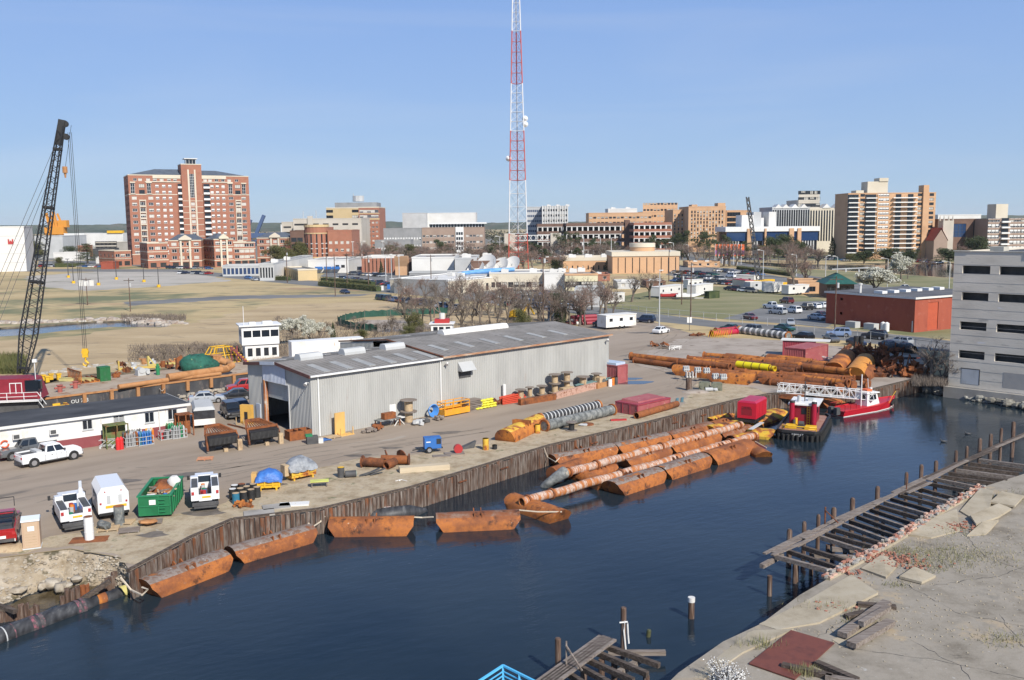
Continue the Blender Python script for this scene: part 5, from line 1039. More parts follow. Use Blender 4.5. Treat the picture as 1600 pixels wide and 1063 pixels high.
# boom: four chords, lacing on all faces
Dc=128.0
bA=[AT(19,590,Dc-1),AT(52,588,Dc-1)];bw=(bA[1]-bA[0]).length
foot=(bA[0]+bA[1])/2;foot.z=3.2;tip=AT(96,196,136.0)
inv=Matrix.Translation(cr.location)@Matrix.Rotation(R(10),4,'Z');inv=inv.inverted()
ax=(tip-foot);BLn=ax.length;an=ax.normalized();sx=V((1,0,0));sx=(sx-an*sx.dot(an)).normalized();sy=an.cross(sx)
def bp(t,i):
 w=bw*.5*(min(1,.55+t*3)if t<.15 else 1-.62*max(0,(t-.15)/.85));hh=w*.85
 w*=.66;hh*=.5;s=((-1,-1),(1,-1),(1,1),(-1,1))[i]
 return inv@(foot+an*(BLn*t)+sx*(w*s[0])+sy*(hh*s[1]))
N=44;m=MB()
for k in range(N):
 for i in range(4):m.e(bp(k/N,i),bp((k+1)/N,i),.15)
pt('boom_chord',m,mBK,cr)
m=MB()
for k in range(N):
 for i in range(4):j=(i+1)%4;m.e(bp(k/N,i if k%2 else j),bp((k+1)/N,j if k%2 else i),.06)
pt('boom_lacing',m,mBK,cr,kind='stuff')
m=MB();
for t in(.02,.36,.66,.9):[m.e(bp(t,i),bp(t,(i+1)%4),.3)for i in range(4)]
q=inv@tip;m.cbox(q-V((.2,0,1)),.9,.8,3.6,0,.0,R(12));[m.c(q+V((.5,-.25,a)),q+V((.5,.25,a)),.45,n=12)for a in(.2,-1.6)];pt('boom_head',m,mBK,cr)
hk=AT(116.5,545,136.0);hk.x=tip.x+1.2;m=MB()
for dx in(-.25,.0,.25):m.c(inv@V((tip.x+1.1+dx,136,tip.z-1)),inv@V((hk.x+dx,136,hk.z)),.035,n=4)
for a,b in(((.9),AT(-30,500,118)),((.75),AT(-30,560,119))):
 for s in(0,1):m.c(bp(a,s),inv@(b+V((s*.5,0,0))),.04,n=4)
m.c(inv@(tip+V((1.4,0,0))),inv@AT(102,262,136),.03,n=4);pt('cable',m,mBK,cr)
m=MB();c=inv@hk;m.b(c.x-.38,c.y-.2,c.z-1.3,c.x+.38,c.y+.2,c.z);m.c((c.x,c.y-.23,c.z-.5),(c.x,c.y+.23,c.z-.5),.48,n=14);m.t([(c.x,c.y,c.z-1.2),(c.x,c.y,c.z-1.8),(c.x+.35,c.y,c.z-2.2),(c.x+.1,c.y,c.z-2.6),(c.x-.35,c.y,c.z-2.4),(c.x-.4,c.y,c.z-2.1)],[.13,.17,.17,.19,.14,.05],8);pt('hook_block',m,mYE,cr,smooth=40)
m=MB();c=inv@AT(101.5,266,136);m.c((c.x,c.y,c.z+.5),(c.x,c.y,c.z-.4),.35,n=8);m.c((c.x,c.y,c.z-.4),(c.x,c.y,c.z-1.1),.2,.1,8);pt('headache_ball',m,m_tanrust,cr)
def nth(i):i+=1;return '%d%s'%(i,'th' if 10<i%100<14 else{1:'st',2:'nd',3:'rd'}.get(i%10,'th'))
# ================================================================ vehicles
def ring(pts):return pts
def vhc(kind,paint,lbl,cat,loc,rz,group=None,name=None,full=True):
 """nose towards +x, origin on the ground at the middle"""
 r=thg(name or cat.replace(' ','_'),lbl,cat,loc,rz,group)
 K={'sedan':(4.6,1.78,[(-2.3,.55,.85),(-2.2,.3,.98),(-1.2,.22,1.0),(.9,.2,.98),(2.1,.24,.78),(2.28,.35,.6)],(-1.75,-1.0,.25,1.15),1.45,(-1.35,1.4),.32),'suv':(4.8,1.9,[(-2.4,.5,1.1),(-2.32,.38,1.15),(-1.2,.34,1.15),(1.0,.32,1.13),(2.2,.36,.98),(2.38,.45,.75)],(-2.3,-2.0,.5,1.2),1.8,(-1.45,1.45),.38),'wagon':(4.7,1.78,[(-2.35,.5,.95),(-2.28,.3,1.0),(-1.2,.24,1.0),(.9,.22,.98),(2.15,.26,.78),(2.33,.36,.6)],(-2.2,-1.9,.3,1.15),1.47,(-1.38,1.42),.32),'van':(5.2,1.95,[(-2.6,.4,1.2),(-2.5,.35,1.25),(-1,.34,1.25),(1.4,.32,1.2),(2.4,.36,1.0),(2.58,.45,.7)],(-2.55,-2.45,1.1,1.9),2.1,(-1.6,1.65),.36),'pickup':(5.9,2.0,[(-2.95,.55,1.15),(-2.9,.45,1.2),(-1.2,.42,1.2),(1.0,.42,1.18),(2.75,.45,1.12),(2.93,.5,.75)],(-.75,-.55,.75,1.35),1.9,(-1.85,1.95),.42)}[kind]
 Ln,Wd,bl,cb,rz_,wx,wr=K;w=Wd/2
 if kind=='pickup':bl=bl[:2]+[(-.78,.42,1.2)]+bl[3:]
 b=MB();rings=[]
 for i,(x,z0,z1)in enumerate(bl):
  f=.88 if i in(0,len(bl)-1)else 1
  rings.append([(x,-w*f*.96,z0),(x,-w*f,(z0+z1)/2),(x,-w*f*.9,z1),(x,0,z1+.04),(x,w*f*.9,z1),(x,w*f,(z0+z1)/2),(x,w*f*.96,z0)])
 b.loft(rings);zb=bl[2][2]if kind!='pickup' else 1.18
 x0,x1,x2,x3=cb;wb,wt=w*.9,w*.74
 b.hexa([(x0,-wb,zb-.03),(x3,-wb,zb-.06),(x3,wb,zb-.06),(x0,wb,zb-.03)],[(x1,-wt,rz_),(x2,-wt,rz_),(x2,wt,rz_),(x1,wt,rz_)])
 b.b(x1+.1,-wt+.08,rz_,x2-.1,wt-.08,rz_+.03)
 if kind=='pickup':pass
 pt('body',b,paint,r,smooth=32)
 g=MB()
 def lerp3(a,c,t):return V(a).lerp(V(c),t)
 for s in(-1,1):
  B0,B1,T0,T1=V((x0,s*wb,zb-.03)),V((x3,s*wb,zb-.06)),V((x1,s*wt,rz_)),V((x2,s*wt,rz_))
  def q(u,v):return B0.lerp(B1,u).lerp(T0.lerp(T1,u),v)+V((0,s*.012,.004))
  for u0,u1 in((.08,.47),(.52,.93))if kind in('sedan','pickup')else((.05,.33),(.37,.62),(.66,.93)):
   f=[q(u0,.12),q(u1,.12),q(u1,.86),q(u0,.86)];g.add(f if s<0 else f[::-1],[(0,1,2,3)])
 for xa,xb_,s in((x3,x2,1),(x0,x1,-1)):
  zz0=zb-(.06 if s>0 else .03);A0,A1,C0,C1=V((xa,-wb,zz0)),V((xa,wb,zz0)),V((xb_,-wt,rz_)),V((xb_,wt,rz_))
  f=[A0.lerp(A1,.07).lerp(C0.lerp(C1,.07),.1),A0.lerp(A1,.93).lerp(C0.lerp(C1,.93),.1),A0.lerp(A1,.93).lerp(C0.lerp(C1,.93),.9),A0.lerp(A1,.07).lerp(C0.lerp(C1,.07),.9)]
  f=[p+V((s*.015,0,.008))for p in f];g.add(f if s>0 else f[::-1],[(0,1,2,3)])
 pt('window_glass',g,mGL,r)
 for x in wx:
  for s in(-1,1):
   t=MB();t.c((0,-.11,0),(0,.11,0),wr,n=16);t2=MB();t2.c((0,s*.112,0),(0,s*.13,0),wr*.62,n=10);wk=('wh',wr,s)
   if wk not in _wm:_wm[wk]=(t.mesh('wheel',(m_tyre,)),t2.mesh('rim',(m_chrome,)))
   o=pt('wheel',_wm[wk][0],None,r,loc=(x,s*(w-.10),wr));pt('rim',_wm[wk][1],None,o)
 ar=MB()
 for x in wx:
  for s in(-1,1):ar.c((x,s*(w*.97-.15),wr+.03),(x,s*(w+.004),wr+.03),wr*1.2,n=14)
 pt('wheel_arch',ar,mBK,r)
 if full:
  l=MB()
  for s in(-1,1):
   for x in((x0+.25,(x0+x3)/2,x3-.2)if kind!='pickup' else(-.78,.3,1.25)):l.b(x,s*w*.995-.012,.45,x+.025,s*w*.995+.012,zb-.12)
   l.b(-1.2,s*w-.02,.36,1.25,s*w+.012,.46);l.b(x3-.35,s*(wb+.12)-.12,zb+.05,x3-.2,s*(wb+.12)+.12,zb+.2)
   for x in(x0+.55,(x0+x3)/2+.35):l.b(x,s*w-.02,zb-.27,x+.16,s*w+.02,zb-.23)
  pt('door_trim',l,mDG,r,kind='stuff');l=MB();l.b(bl[-1][0]-.06,-w*.5,bl[-1][2]-.12,bl[-1][0]+.015,w*.5,bl[-1][2]+.08);pt('grille',l,mDG,r)
  xf,xr=bl[-1][0],bl[0][0]
  for s in(-1,1):
   l=MB();l.b(xf-.14,s*w*.82-.17,bl[-1][2]-.0,xf+.02,s*w*.82+.12,bl[-1][2]+.14);pt('headlight',l,m_chrome,r)
   l=MB();l.b(xr-.02,s*w*.8-.12,bl[0][2]-.22,xr+.08,s*w*.8+.1,bl[0][2]-.02);pt('tail_light',l,m_red,r)
  l=MB();l.b(xf-.1,-w*.84,bl[-1][1]-.1,xf+.05,w*.84,bl[-1][1]+.1);l.b(xr-.05,-w*.84,bl[0][1]-.12,xr+.1,w*.84,bl[0][1]+.1);pt('bumper',l,mDG,r)
 return r
PT={}
def paint(n):
 C_={'white':(.72,.73,.74),'silver':(.38,.4,.42),'grey':(.12,.125,.13),'black':(.012,.012,.014),'navy':(.012,.02,.05),'blue':(.05,.13,.32),'red':(.33,.015,.015),'maroon':(.11,.012,.015),'green':(.015,.07,.055),'beige':(.4,.36,.28),'paleblue':(.22,.3,.46),'yellow':(.75,.48,.02)}
 if n not in PT:PT[n]=mk('car_paint_'+n,C_[n],.28,.15 if n in('silver','paleblue','grey')else 0,coat=.5)
 return PT[n]
def heading(a,b):p,q=G(*a),G(*b);return math.atan2(q.y-p.y,q.x-p.x)
# near cars.  (kind, colour, centre pixel, heading pixels, label)
NEAR=[('sedan','silver',(324,629),(302,629),(348,626),'silver sedan parked by the black barge','car'),('sedan','black',(369,624),(386,624),(340,627),'dark navy sedan parked behind the silver sedan by the warehouse','car'),('suv','red',(381,612),(395,611),(360,614),'bright red car half hidden behind the warehouse corner','car'),('suv','black',(362,651),(350,643),(371,660),'black off road car facing the yard beside the tarped trailer','car'),('wagon','navy',(378,644),(366,637),(388,652),'dark blue car behind the yellow cabinet at the warehouse','car')]
for k,c,p,a,b,lb,ct in NEAR:vhc(k,paint(c),lb,ct,G(*p),heading(a,b))
# two pickups by the white building
pk=vhc('pickup',paint('white'),'white extended cab pickup truck parked before the dark pickup','pickup truck',G(78,722),heading((45,728),(118,714)))
def bed(r,m,x0=-2.85,x1=-.8,w=.86,z=1.24,load=None):
 q=MB();q.b(x0,-w+.08,z-.02,x1,w-.08,z+.004);pt('bed_floor',q,mDG,r);q=MB()
 for s in(-1,1):q.b(x0,s*w-.05,z-.02,x1,s*w+.05,z+.12)
 q.b(x0-.06,-w,z-.02,x0,w,z+.12);pt('bed_rail',q,m,r)
bed(pk,paint('white'));q=MB();q.b(-1.5,-.78,1.25,-1.0,.78,1.5);pt('tool_box',q,mGW,pk)
pk2=vhc('pickup',paint('grey'),'dark grey crew cab pickup with covered bed, facing left','pickup truck',G(44,712),heading((60,708),(8,718)))
q=MB();q.b(-2.95,-.9,1.22,-.8,.9,1.3);pt('bed_cover',q,mDG,pk2)
# red pickup bottom left with rack
rp=vhc('pickup',paint('red'),'bright red pickup with black rack and empty bed, rear to the water','pickup truck',G(8,838),heading((5,850),(20,790)))
bed(rp,paint('red'));q=MB()
for s in(-.8,.8):
 for x in(-2.6,-.9):q.e((x,s,1.3),(x,s,2.1),.06)
 q.e((-2.6,s,2.1),(-.9,s,2.1),.06)
for x in(-2.6,-1.7,-.9):q.e((x,-.8,2.1),(x,.8,2.1),.06)
q.e((1.0,-.7,2.0),(1.0,-.7,2.7),.05);q.e((1.0,.7,2.0),(1.0,.7,2.7),.05);q.e((1.0,-.7,2.7),(1.0,.7,2.7),.05);pt('ladder_rack',q,mBK,rp)
q=MB();q.b(-2.98,-.9,.42,-2.88,.9,.62);q.b(-3.0,-.3,.7,-2.96,.3,.9);pt('rear_bumper',q,mWH,rp)
# service trucks
def service(loc,rz,lbl,h=1.0,crane=False,closed=False):
 r=thg('service_truck',lbl,'service truck',loc,rz)
 b=MB();b.hexa([(.6,-.95,.6),(3.2,-.95,.6),(3.2,.95,.6),(.6,.95,.6)],[(.6,-.95,1.35),(3.1,-.9,1.25),(3.1,.9,1.25),(.6,.95,1.35)]);b.hexa([(.6,-.93,1.35),(1.95,-.93,1.35),(1.95,.93,1.35),(.6,.93,1.35)],[(.7,-.74,2.05),(1.5,-.74,2.05),(1.5,.74,2.05),(.7,.74,2.05)]);pt('cab',b,paint('white'),r,smooth=30)
 g=MB();g.add([(.6,-.7,1.45),(.68,-.62,1.97),(.68,.62,1.97),(.6,.7,1.45)],[(3,2,1,0)]);g.add([(1.97,-.8,1.4),(1.97,.8,1.4),(1.54,.66,2.0),(1.54,-.66,2.0)],[(0,1,2,3)]);pt('window_glass',g,mGL,r)
 for s in(-1,1):
  q=MB();y0,y1=(.5,1.1)if s>0 else(-1.1,-.5)
  q.mat(0).b(-2.9,y0,.85,.5,y1,1.75+.2*(h>1));q.mat(1).b(-2.85,y0+.06,1.75+.2*(h>1),.0,y1-.06,1.78+.2*(h>1));q.mat(0).b(-.0,y0,1.75,.55,y1,2.1)
  for x in(-2.2,-1.3,-.4):q.mat(1).b(x,s*1.1-.006,.95,x+.02,s*1.1+.006,1.7)
  pt('side_locker',q,(paint('white'),mDG),r)
  q=MB();q.b(-2.96,s*.95-.1,1.35,-2.9,s*.95+.1,1.6);pt('tail_light',q,m_red,r)
  q=MB();q.e((1.9,s*1.0,1.45),(1.95,s*1.3,1.5),.05);q.b(1.88,s*1.3-.1,1.4,1.98,s*1.3+.1,1.75);pt('mirror',q,mBK,r)
 q=MB();q.b(-2.9,-.5,.85,.5,.5,.95);pt('bed_floor',q,mDG,r)
 q=MB();q.b(-2.96,-.5,.8,-2.88,.5,1.35);pt('tailgate',q,paint('white'),r);q=MB();q.b(-2.985,-.42,1.05,-2.965,.25,1.2);pt('yellow_sticker',q,mYE,r)
 q=MB();q.b(-3.35,-1.02,.5,-2.97,1.02,.72);q.b(-3.3,-.9,.3,-3.2,.9,.5);pt('step_bumper',q,mDG,r)
 q=MB();[q.c((x,s*.75,.4),(x,s*1.02,.4),.4,n=16)for x in(-1.9,2.4)for s in(-1,1)];
 for x in(-1.9,2.4):
  for s in(-1,1):t=MB();t.c((x,s*.72,.42),(x,s*1.0,.42),.42,n=16);pt('wheel',t,m_tyre,r,smooth=40)
 rn=RR(int(lbl.__len__()))
 for k in range(6):t=MB();x=rn.u(-2.6,.2);y=rn.u(-.35,.35);t.c((x,y,.95),(x,y,1.35+rn.random()*.2),.16,n=10);pt('bucket',t,[m_red,m_blue,mGW,m_orange,m_green,m_red][k],r)
 if crane:q=MB();q.c((.2,-.8,1.7),(.2,-.8,2.4),.2,n=8);q.e((.2,-.8,2.4),(1.7,-1.0,2.6),.22);pt('crane_arm',q,paint('white'),r)
 return r
service(G(112,814),heading((120,835),(95,790)),'white service truck with crane arm and open lockers beside the white cylinder',1,True)
service(G(321,782),heading((322,800),(320,765)),'white service truck facing away between green dumpster and black barrels',2)
# white utility body (box van)
r=thg('box_truck','white enclosed utility truck with yellow stripe between service truck and dumpster','truck',G(172,798),heading((180,812),(160,775)))
def bx(x,w,z0,z1):return[(x,-w,z0),(x,-w*1.0,z1-.55),(x,-w*.72,z1),(x,w*.72,z1),(x,w,z1-.55),(x,w,z0)]
q=MB();q.loft([bx(-2.6,1.15,.55,2.65),bx(1.2,1.15,.55,2.75),bx(2.0,.95,.55,2.2),bx(2.9,.9,.6,1.5)]);pt('body',q,paint('white'),r,smooth=25)
q=MB();q.b(-2.63,-.95,.95,-2.605,.6,1.15);pt('yellow_stripe',q,mYE,r)
for y in(-.5,.35):q=MB();q.b(-2.62,y-.13,1.3,-2.604,y+.13,1.95);pt('rear_panel',q,mGW,r)
for s in(-1,1):
 q=MB();q.b(-2.64,s*.95-.07,1.3,-2.604,s*.95+.07,1.45);q.b(-2.64,s*.6-.05,2.25,-2.604,s*.6+.05,2.33);pt('tail_light',q,m_red,r)
 q=MB();[q.b(x,s*1.15-.012,1.35,x+.02,s*1.15+.012,2.0)for x in(-1.8,-.9,.1)];[q.b(x,s*1.155-.01,1.75,x+.45,s*1.155+.01,2.05)for x in(-1.4,-.4)];pt('side_trim',q,mDG,r)
q=MB();[q.c((x,s*.85,.42),(x,s*1.12,.42),.42,n=16)for x in(-1.6,1.9)for s in(-1,1)];q.b(-2.7,-1.1,.4,-2.5,1.1,.6);pt('wheel',q,m_tyre,r,kind='stuff',smooth=40)
# portable toilet
r=thg('portable_toilet','tan portable toilet with pale domed roof beside the red pickup','portable toilet',G(36,860),heading((36,861),(60,858)))
q=MB();q.b(0,0,.08,1.15,1.15,2.05);pt('cabin',q,mk('tan_plastic',(.47,.33,.22),.6),r)
q=MB();q.extr([(-.05,2.05),(1.2,2.05),(1.15,2.15),(.6,2.35),(.0,2.15)],-.04,1.19);q.b(-.03,-.03,0,1.18,1.18,.08);pt('roof',q,mk('pale_plastic',(.55,.6,.62),.5),r)
q=MB();q.b(.12,-.03,.12,1.03,-.003,1.95);dr_=pt('door',q,mk('tan_plastic_door',(.50,.36,.24),.6),r);q=MB();q.b(.38,-.04,1.35,.82,-.031,1.7);pt('notice',q,mWH,dr_)
q=MB();[q.b(.2,-.036,.3+k*.2,.95,-.031,.33+k*.2)for k in range(5)];pt('door_rib',q,mWL,dr_,kind='stuff')
# green dumpster full of debris
r=thg('dumpster','open green roll off dumpster heaped with timber and white scraps','dumpster',G(217,811),heading((217,811),(267,808)))
Ld,Wd_,Hd=2.5,5.6,1.75
q=MB();q.b(0,0,.2,Ld,.1,Hd);q.b(0,Wd_-.1,.2,Ld,Wd_,Hd);q.b(0,.1,.2,.1,Wd_-.1,Hd);q.b(Ld-.1,.1,.2,Ld,Wd_-.1,Hd);q.b(.1,.1,.2,Ld-.1,Wd_-.1,.3);tb_=pt('tub',q,mk('green_steel',[(.01,.12,.045),(.015,.17,.065)],.5,0,1),r)
q=MB();q.b(-.08,-.08,Hd,Ld+.08,.16,Hd+.1);q.b(-.08,Wd_-.16,Hd,Ld+.08,Wd_+.08,Hd+.1);q.b(-.08,.16,Hd,.16,Wd_-.16,Hd+.1);q.b(Ld-.16,.16,Hd,Ld+.08,Wd_-.16,Hd+.1);pt('rim',q,m_green,tb_)
q=MB();[q.b(x,-.07,.25,x+.07,-.003,Hd)for x in(.02,Ld*.6,Ld-.1)];q.b(0,-.07,.95,Ld,-.003,1.03);[q.e((Ld*.63,-.12,z),(Ld*.82,-.12,z),.05)for z in(.5,.8,1.2,1.5)];[q.b(-.07,y,.25,-.003,y+.08,Hd)for y in(.6,1.4,2.2,3.0,3.8,4.6)];[q.b(Ld+.003,y,.25,Ld+.07,y+.08,Hd)for y in(.6,1.4,2.2,3.0,3.8,4.6)];pt('rib',q,m_green,r,kind='stuff')
q=MB();q.b(.85,-.08,1.1,1.35,-.071,1.5);pt('notice',q,mWH,tb_)
rn=RR(9)
q=MB();q.o((Ld/2,Wd_*.75,1.2),1.1,1.2,.8,3,10,6);one('debris',q,mRU,'brown debris heap filling the far end of the green dumpster','debris',G(217,811),r.rotation_euler.z,None,50)
for k in range(16):q=MB();c=V((rn.u(.5,2.0),rn.u(.6,4.5),1.3+rn.u(0,.5)));q.cbox(c,rn.u(.9,1.9),.12,.08,rn.u(0,3.1),rn.u(-.2,.2),rn.u(-.25,.25));one('board',q,[mWL,m_wood][k%2],'loose board thrown among the rubbish in the green dumpster','board',G(217,811),r.rotation_euler.z,'loose boards in the green dumpster')
for(x,y,z,s,mt,lb)in((.9,.6,1.55,.8,mOW,'white plastic sheet bulging over the front of the green dumpster'),(2.1,3.8,1.8,.9,mOW,'white roll standing up at the right rim of the dumpster'),(1.9,.9,1.65,.3,m_blue,'small blue bag at the front corner of the dumpster')):
 q=MB();q.o((x,y,z),s*.6,s*.45,s*(.35 if s<.85 else .8),int(s*50),9,5,.15);one('sheet',q,mt,lb,'rubbish',G(217,811),r.rotation_euler.z,None,50)
# tarped trailer near warehouse
r=thg('trailer','grey topped enclosed trailer with black tarped sides beside the white building','trailer',G(304,671),heading((304,671),(340,668)))
L=2.3;q=MB();q.b(0,0,.4,L,5.6,1.1);pt('lower_body',q,m_whited,r);q=MB();q.b(.02,.02,1.1,L-.02,5.58,2.1);pt('tarp_side',q,mk('black_tarp',[(.02,.02,.024),(.045,.045,.05)],.4,0,1.5,bump=.05,bsc=2),r)
q=MB();q.hexa([(-.05,-.05,2.1),(L+.05,-.05,2.1),(L+.05,5.65,2.1),(-.05,5.65,2.1)],[(.2,.3,2.45),(L-.2,.3,2.45),(L-.2,5.6,2.45),(.2,5.6,2.45)]);pt('roof',q,mGW,r)
q=MB();q.b(-.06,1.6,.5,.0,2.5,2.1);pt('door',q,mGW,r);q=MB();q.c((-.15,3.6,.38),(.1,3.6,.38),.38,n=14);pt('wheel',q,m_tyre,r,smooth=40)
# ================================================================ yard gear
def drum(loc,m,lbl,group,h=.9,rr=.29,lid=None,name='drum',cat='drum'):
 r=thg(name,lbl,cat,loc,0,group);q=MB();q.c((0,0,0),(0,0,h),rr,n=16);[q.c((0,0,z),(0,0,z+.03),rr*1.05,n=16)for z in(h*.33,h*.66,h-.03)];pt('shell',q,m,r,smooth=40)
 if lid:q=MB();q.c((0,0,h),(0,0,h+.012),rr*.95,n=16);pt('lid',q,lid,r)
 return r
m_bluedrum=mk('blue_drum',[(.02,.12,.2),(.04,.2,.3)],.5,0,3)
BR_=[(369,787,m_bluedrum,mWL,'blue barrel at the front left of the barrel group'),(381,785,mBK,mWL,'black barrel beside the blue barrel in the front row'),(393,781,mBK,mWL,'third barrel from the blue one in the front row'),(402,777,mBK,mWL,'rightmost black barrel of the group by the yellow skid'),(364,780,mBK,mOW,'white lidded barrel at the left edge of the group'),(367,774,mBK,mOW,'white lidded barrel at the back left corner of the group'),(376,779,mBK,mWL,'barrel behind the blue barrel in the middle row'),(386,776,mBK,mWL,'middle barrel of the back row'),(396,772,mBK,mWL,'back row barrel next to the yellow skid'),(378,772,mBK,mRO,'orange lidded barrel at the back of the group')]
for x,y,mt,ld,lb in BR_:drum(G(x,y),mt,lb,None,.9,.3,ld)
for x,y,lb in((116,700,'left of the two red drums at the white building wall'),(131,699,'right of the two red drums at the white building wall')):drum(G(x,y),m_red,lb,None,.9,.32)
drum(G(187,820),m_hosegrey,'grey cylinder with rusty top on a pallet before the white truck',None,1.5,.38,mRU,'steel_cylinder','cylinder')
q=drum(G(140,843),mWH,'tall white cylinder standing on a brown sheet by the service truck',None,1.75,.33,mRU,'steel_cylinder','cylinder')
drum(G(759,703),m_yellowrust,'rusty yellow mooring bollard standing alone by the quay',None,1.2,.32,None,'bollard','bollard')
drum(G(840,677),m_yellowrust,'rusty yellow bollard beside the big yellow float',None,1.0,.3,None,'bollard','bollard')
drum(G(773,702),mBK,'little black bucket right of the yellow bollard',None,.45,.25,None,'bucket','bucket')
drum(G(533,746),mDG,'upright dark barrel with yellow top by the quay',None,.95,.32,mYE)
q=thg('drum','black barrel lying on its side with pale green end','drum',G(548,746),R(15));m=MB();m.c((-.5,0,.32),(.5,0,.32),.32,n=16);pt('shell',m,mDG,q,smooth=40);m=MB();m.c((.5,0,.32),(.52,0,.32),.28,n=14);pt('lid',m,mk('pale_green',(.25,.45,.38),.5),q)
def pallet(loc,rz,m,lbl,w=1.2,d=1.0,z=0,group=None,cat='pallet'):
 r=thg('pallet',lbl,cat,loc,rz,group)
 for k in range(6):q=MB();q.b(0,k*d/5.3,.1,w,k*d/5.3+d*.12,.13);pt('slat',q,m,r)
 for k in range(3):q=MB();q.b(k*(w-.08)/2,0,0,k*(w-.08)/2+.08,d,.098);pt('bearer',q,m,r)
 return r
for x,y,rz,mt,lb in((193,836,.3,m_wood,'empty grey pallet on the grass before the dumpster'),(160,833,.25,mWL,'pallet under the wrapped grey bundle'),(183,822,.1,mWL,'pallet under the grey cylinder'),(230,822,.3,m_wood,'pallet under the brown board heap below the dumpster'),(316,721,.2,mk('orange_pallet',[(.5,.16,.07),(.5,.3,.18)],.8,0,2),'broken orange pallet lying alone on the yard'),(503,693,.75,m_blue,'blue pallet at the near corner of the warehouse'),(520,688,.75,mWL,'brown pallet between blue pallet and yellow board')):pallet(G(x-9,y),rz,mt,lb,1.5 if x<400 else 1.9,1.2)
q=MB();q.c((-.5,0,.4),(.5,0,.4),.3,n=10);q.o((0,0,.35),.6,.4,.3,2,8,5);one('bundle',q,m_hosegrey,'grey wrapped bundle lying on a pallet right of the white cylinder','bundle',G(163,828),R(-35),None,50)
q=MB();q.o((0,0,.2),.8,.6,.18,8,9,4,.2);one('board_heap',q,mWL if 0 else m_tanrust,'flat brown board heap on a pallet in front of the dumpster','boards',G(231,819,.13),0,None,50)
q=MB();q.poly([(-1.3,-.8,.02),(1.4,-.6,.02),(1.2,.6,.02),(-1.2,.7,.02)]);q.b(-1.3,-.8,0,1.3,.6,.018);one('steel_sheet',q,mRU,'flat brown rusty sheet under the white cylinder','sheet',G(140,843),.2)
q=MB();q.o((0,0,0),1.5,.9,.35,8,10,4,.2);one('tarpaulin',q,mWL,'crumpled brown tarpaulin on the ground below the red pickup','tarpaulin',G(10,858),0,None,50)
# tarped skids
m_bluetarp=mk('blue_tarpaulin',[(.03,.10,.36),(.06,.2,.55)],.45,0,2,bump=.12,bsc=2.2);m_silvertarp=mk('silver_tarpaulin',[(.14,.15,.17),(.34,.36,.38)],.4,0,2,bump=.14,bsc=2.2)
def tarped(A,Bp,mt,lbl,l2,hh,sd):
 loc,rz,L=E(*A,*Bp);r=thg('yellow_skid',lbl,'skid',loc,rz);q=MB();q.b(0,0,.25,L,1.5,.45);q.b(0,-.04,.5,L,.03,.62);q.b(.1,.05,.45,L-.1,1.45,.9);[q.b(x,-.02,0,x+.15,1.5,.25)for x in(.2,L-.4)];[q.b(x,-.06,.3,x+.12,-.005,.9)for x in(.0,L*.3,L*.65,L-.12)];pt('frame',q,m_yellowrust if sd==2 else mYE,r)
 q=MB();q.b(-.5,.3,.5,-.05,1.1,1.5);pt('control_box',q,mWL if sd==2 else col((.6,.36,.12)),r)
 t=MB();rn=RR(sd);n=9;rings=[]
 for i in range(n):
  x=-.15+(L+.3)*i/(n-1);e=math.sin(PI*min(1,max(0,(i+.35)/(n-.3))))**.5;zt=.9+(hh-.9)*e+rn.u(-.06,.06)
  rings.append([(x,y*(1.08 if k in(0,6)else 1)+.0,z)for k,(y,z)in enumerate([(-.12,.75+rn.u(-.1,.1)),(-.02,.9+(zt-.9)*.5),(.35,zt),(.8,zt+rn.u(-.05,.08)),(1.15,zt),(1.55,.9+(zt-.9)*.5),(1.62,.75)])])
 t.loft(rings);one('tarpaulin',t,mt,l2,'tarpaulin',loc,rz,None,60)
tarped((402,768),(438,766),m_bluetarp,'yellow steel skid carrying a blue tarped load','blue tarpaulin wrapped over the load on the yellow skid',1.75,3)
tarped((456,753),(494,745),m_silvertarp,'worn yellow skid carrying a silver tarped load','silver grey tarpaulin over the taller skid right of the blue one',2.0,2)
q=MB();q.b(0,0,.4,1.5,.7,.5);[q.b(x,y,0,x+.08,y+.08,.4)for x in(.05,1.35)for y in(.05,.55)];q.mat(1).b(-.05,-.05,.5,1.55,.75,.56);one('bench',q,(m_wood,col((.6,.62,.15))),'little yellow topped bench beside the silver tarped skid','bench',G(486,763),.2)
q=MB();rn=RR(3);[q.e((rn.u(-.9,.9),rn.u(-.4,.4),rn.u(.05,.2)),(rn.u(-.9,.9),rn.u(-.4,.4),rn.u(.2,.6)),.2)for k in range(7)];one('scrap_iron',q,mRO,'orange rusty iron pieces in front of the black barrels','scrap',G(382,793),.3)
# old slabs on the verge near the rope
for i,(x,y,w,d_,rz)in enumerate([(405,803,2.4,1.6,.3),(432,793,2.2,1.4,.35),(460,789,2.4,1.0,.15)]):q=MB();q.b(-w/2,-d_/2,0,w/2,d_/2,.12);one('concrete_slab',q,mCO if i<2 else mOW,['left dark','middle grey','right pale'][i]+' flat slab lying on the quay edge near the mooring rope','slab',G(x,y),rz)
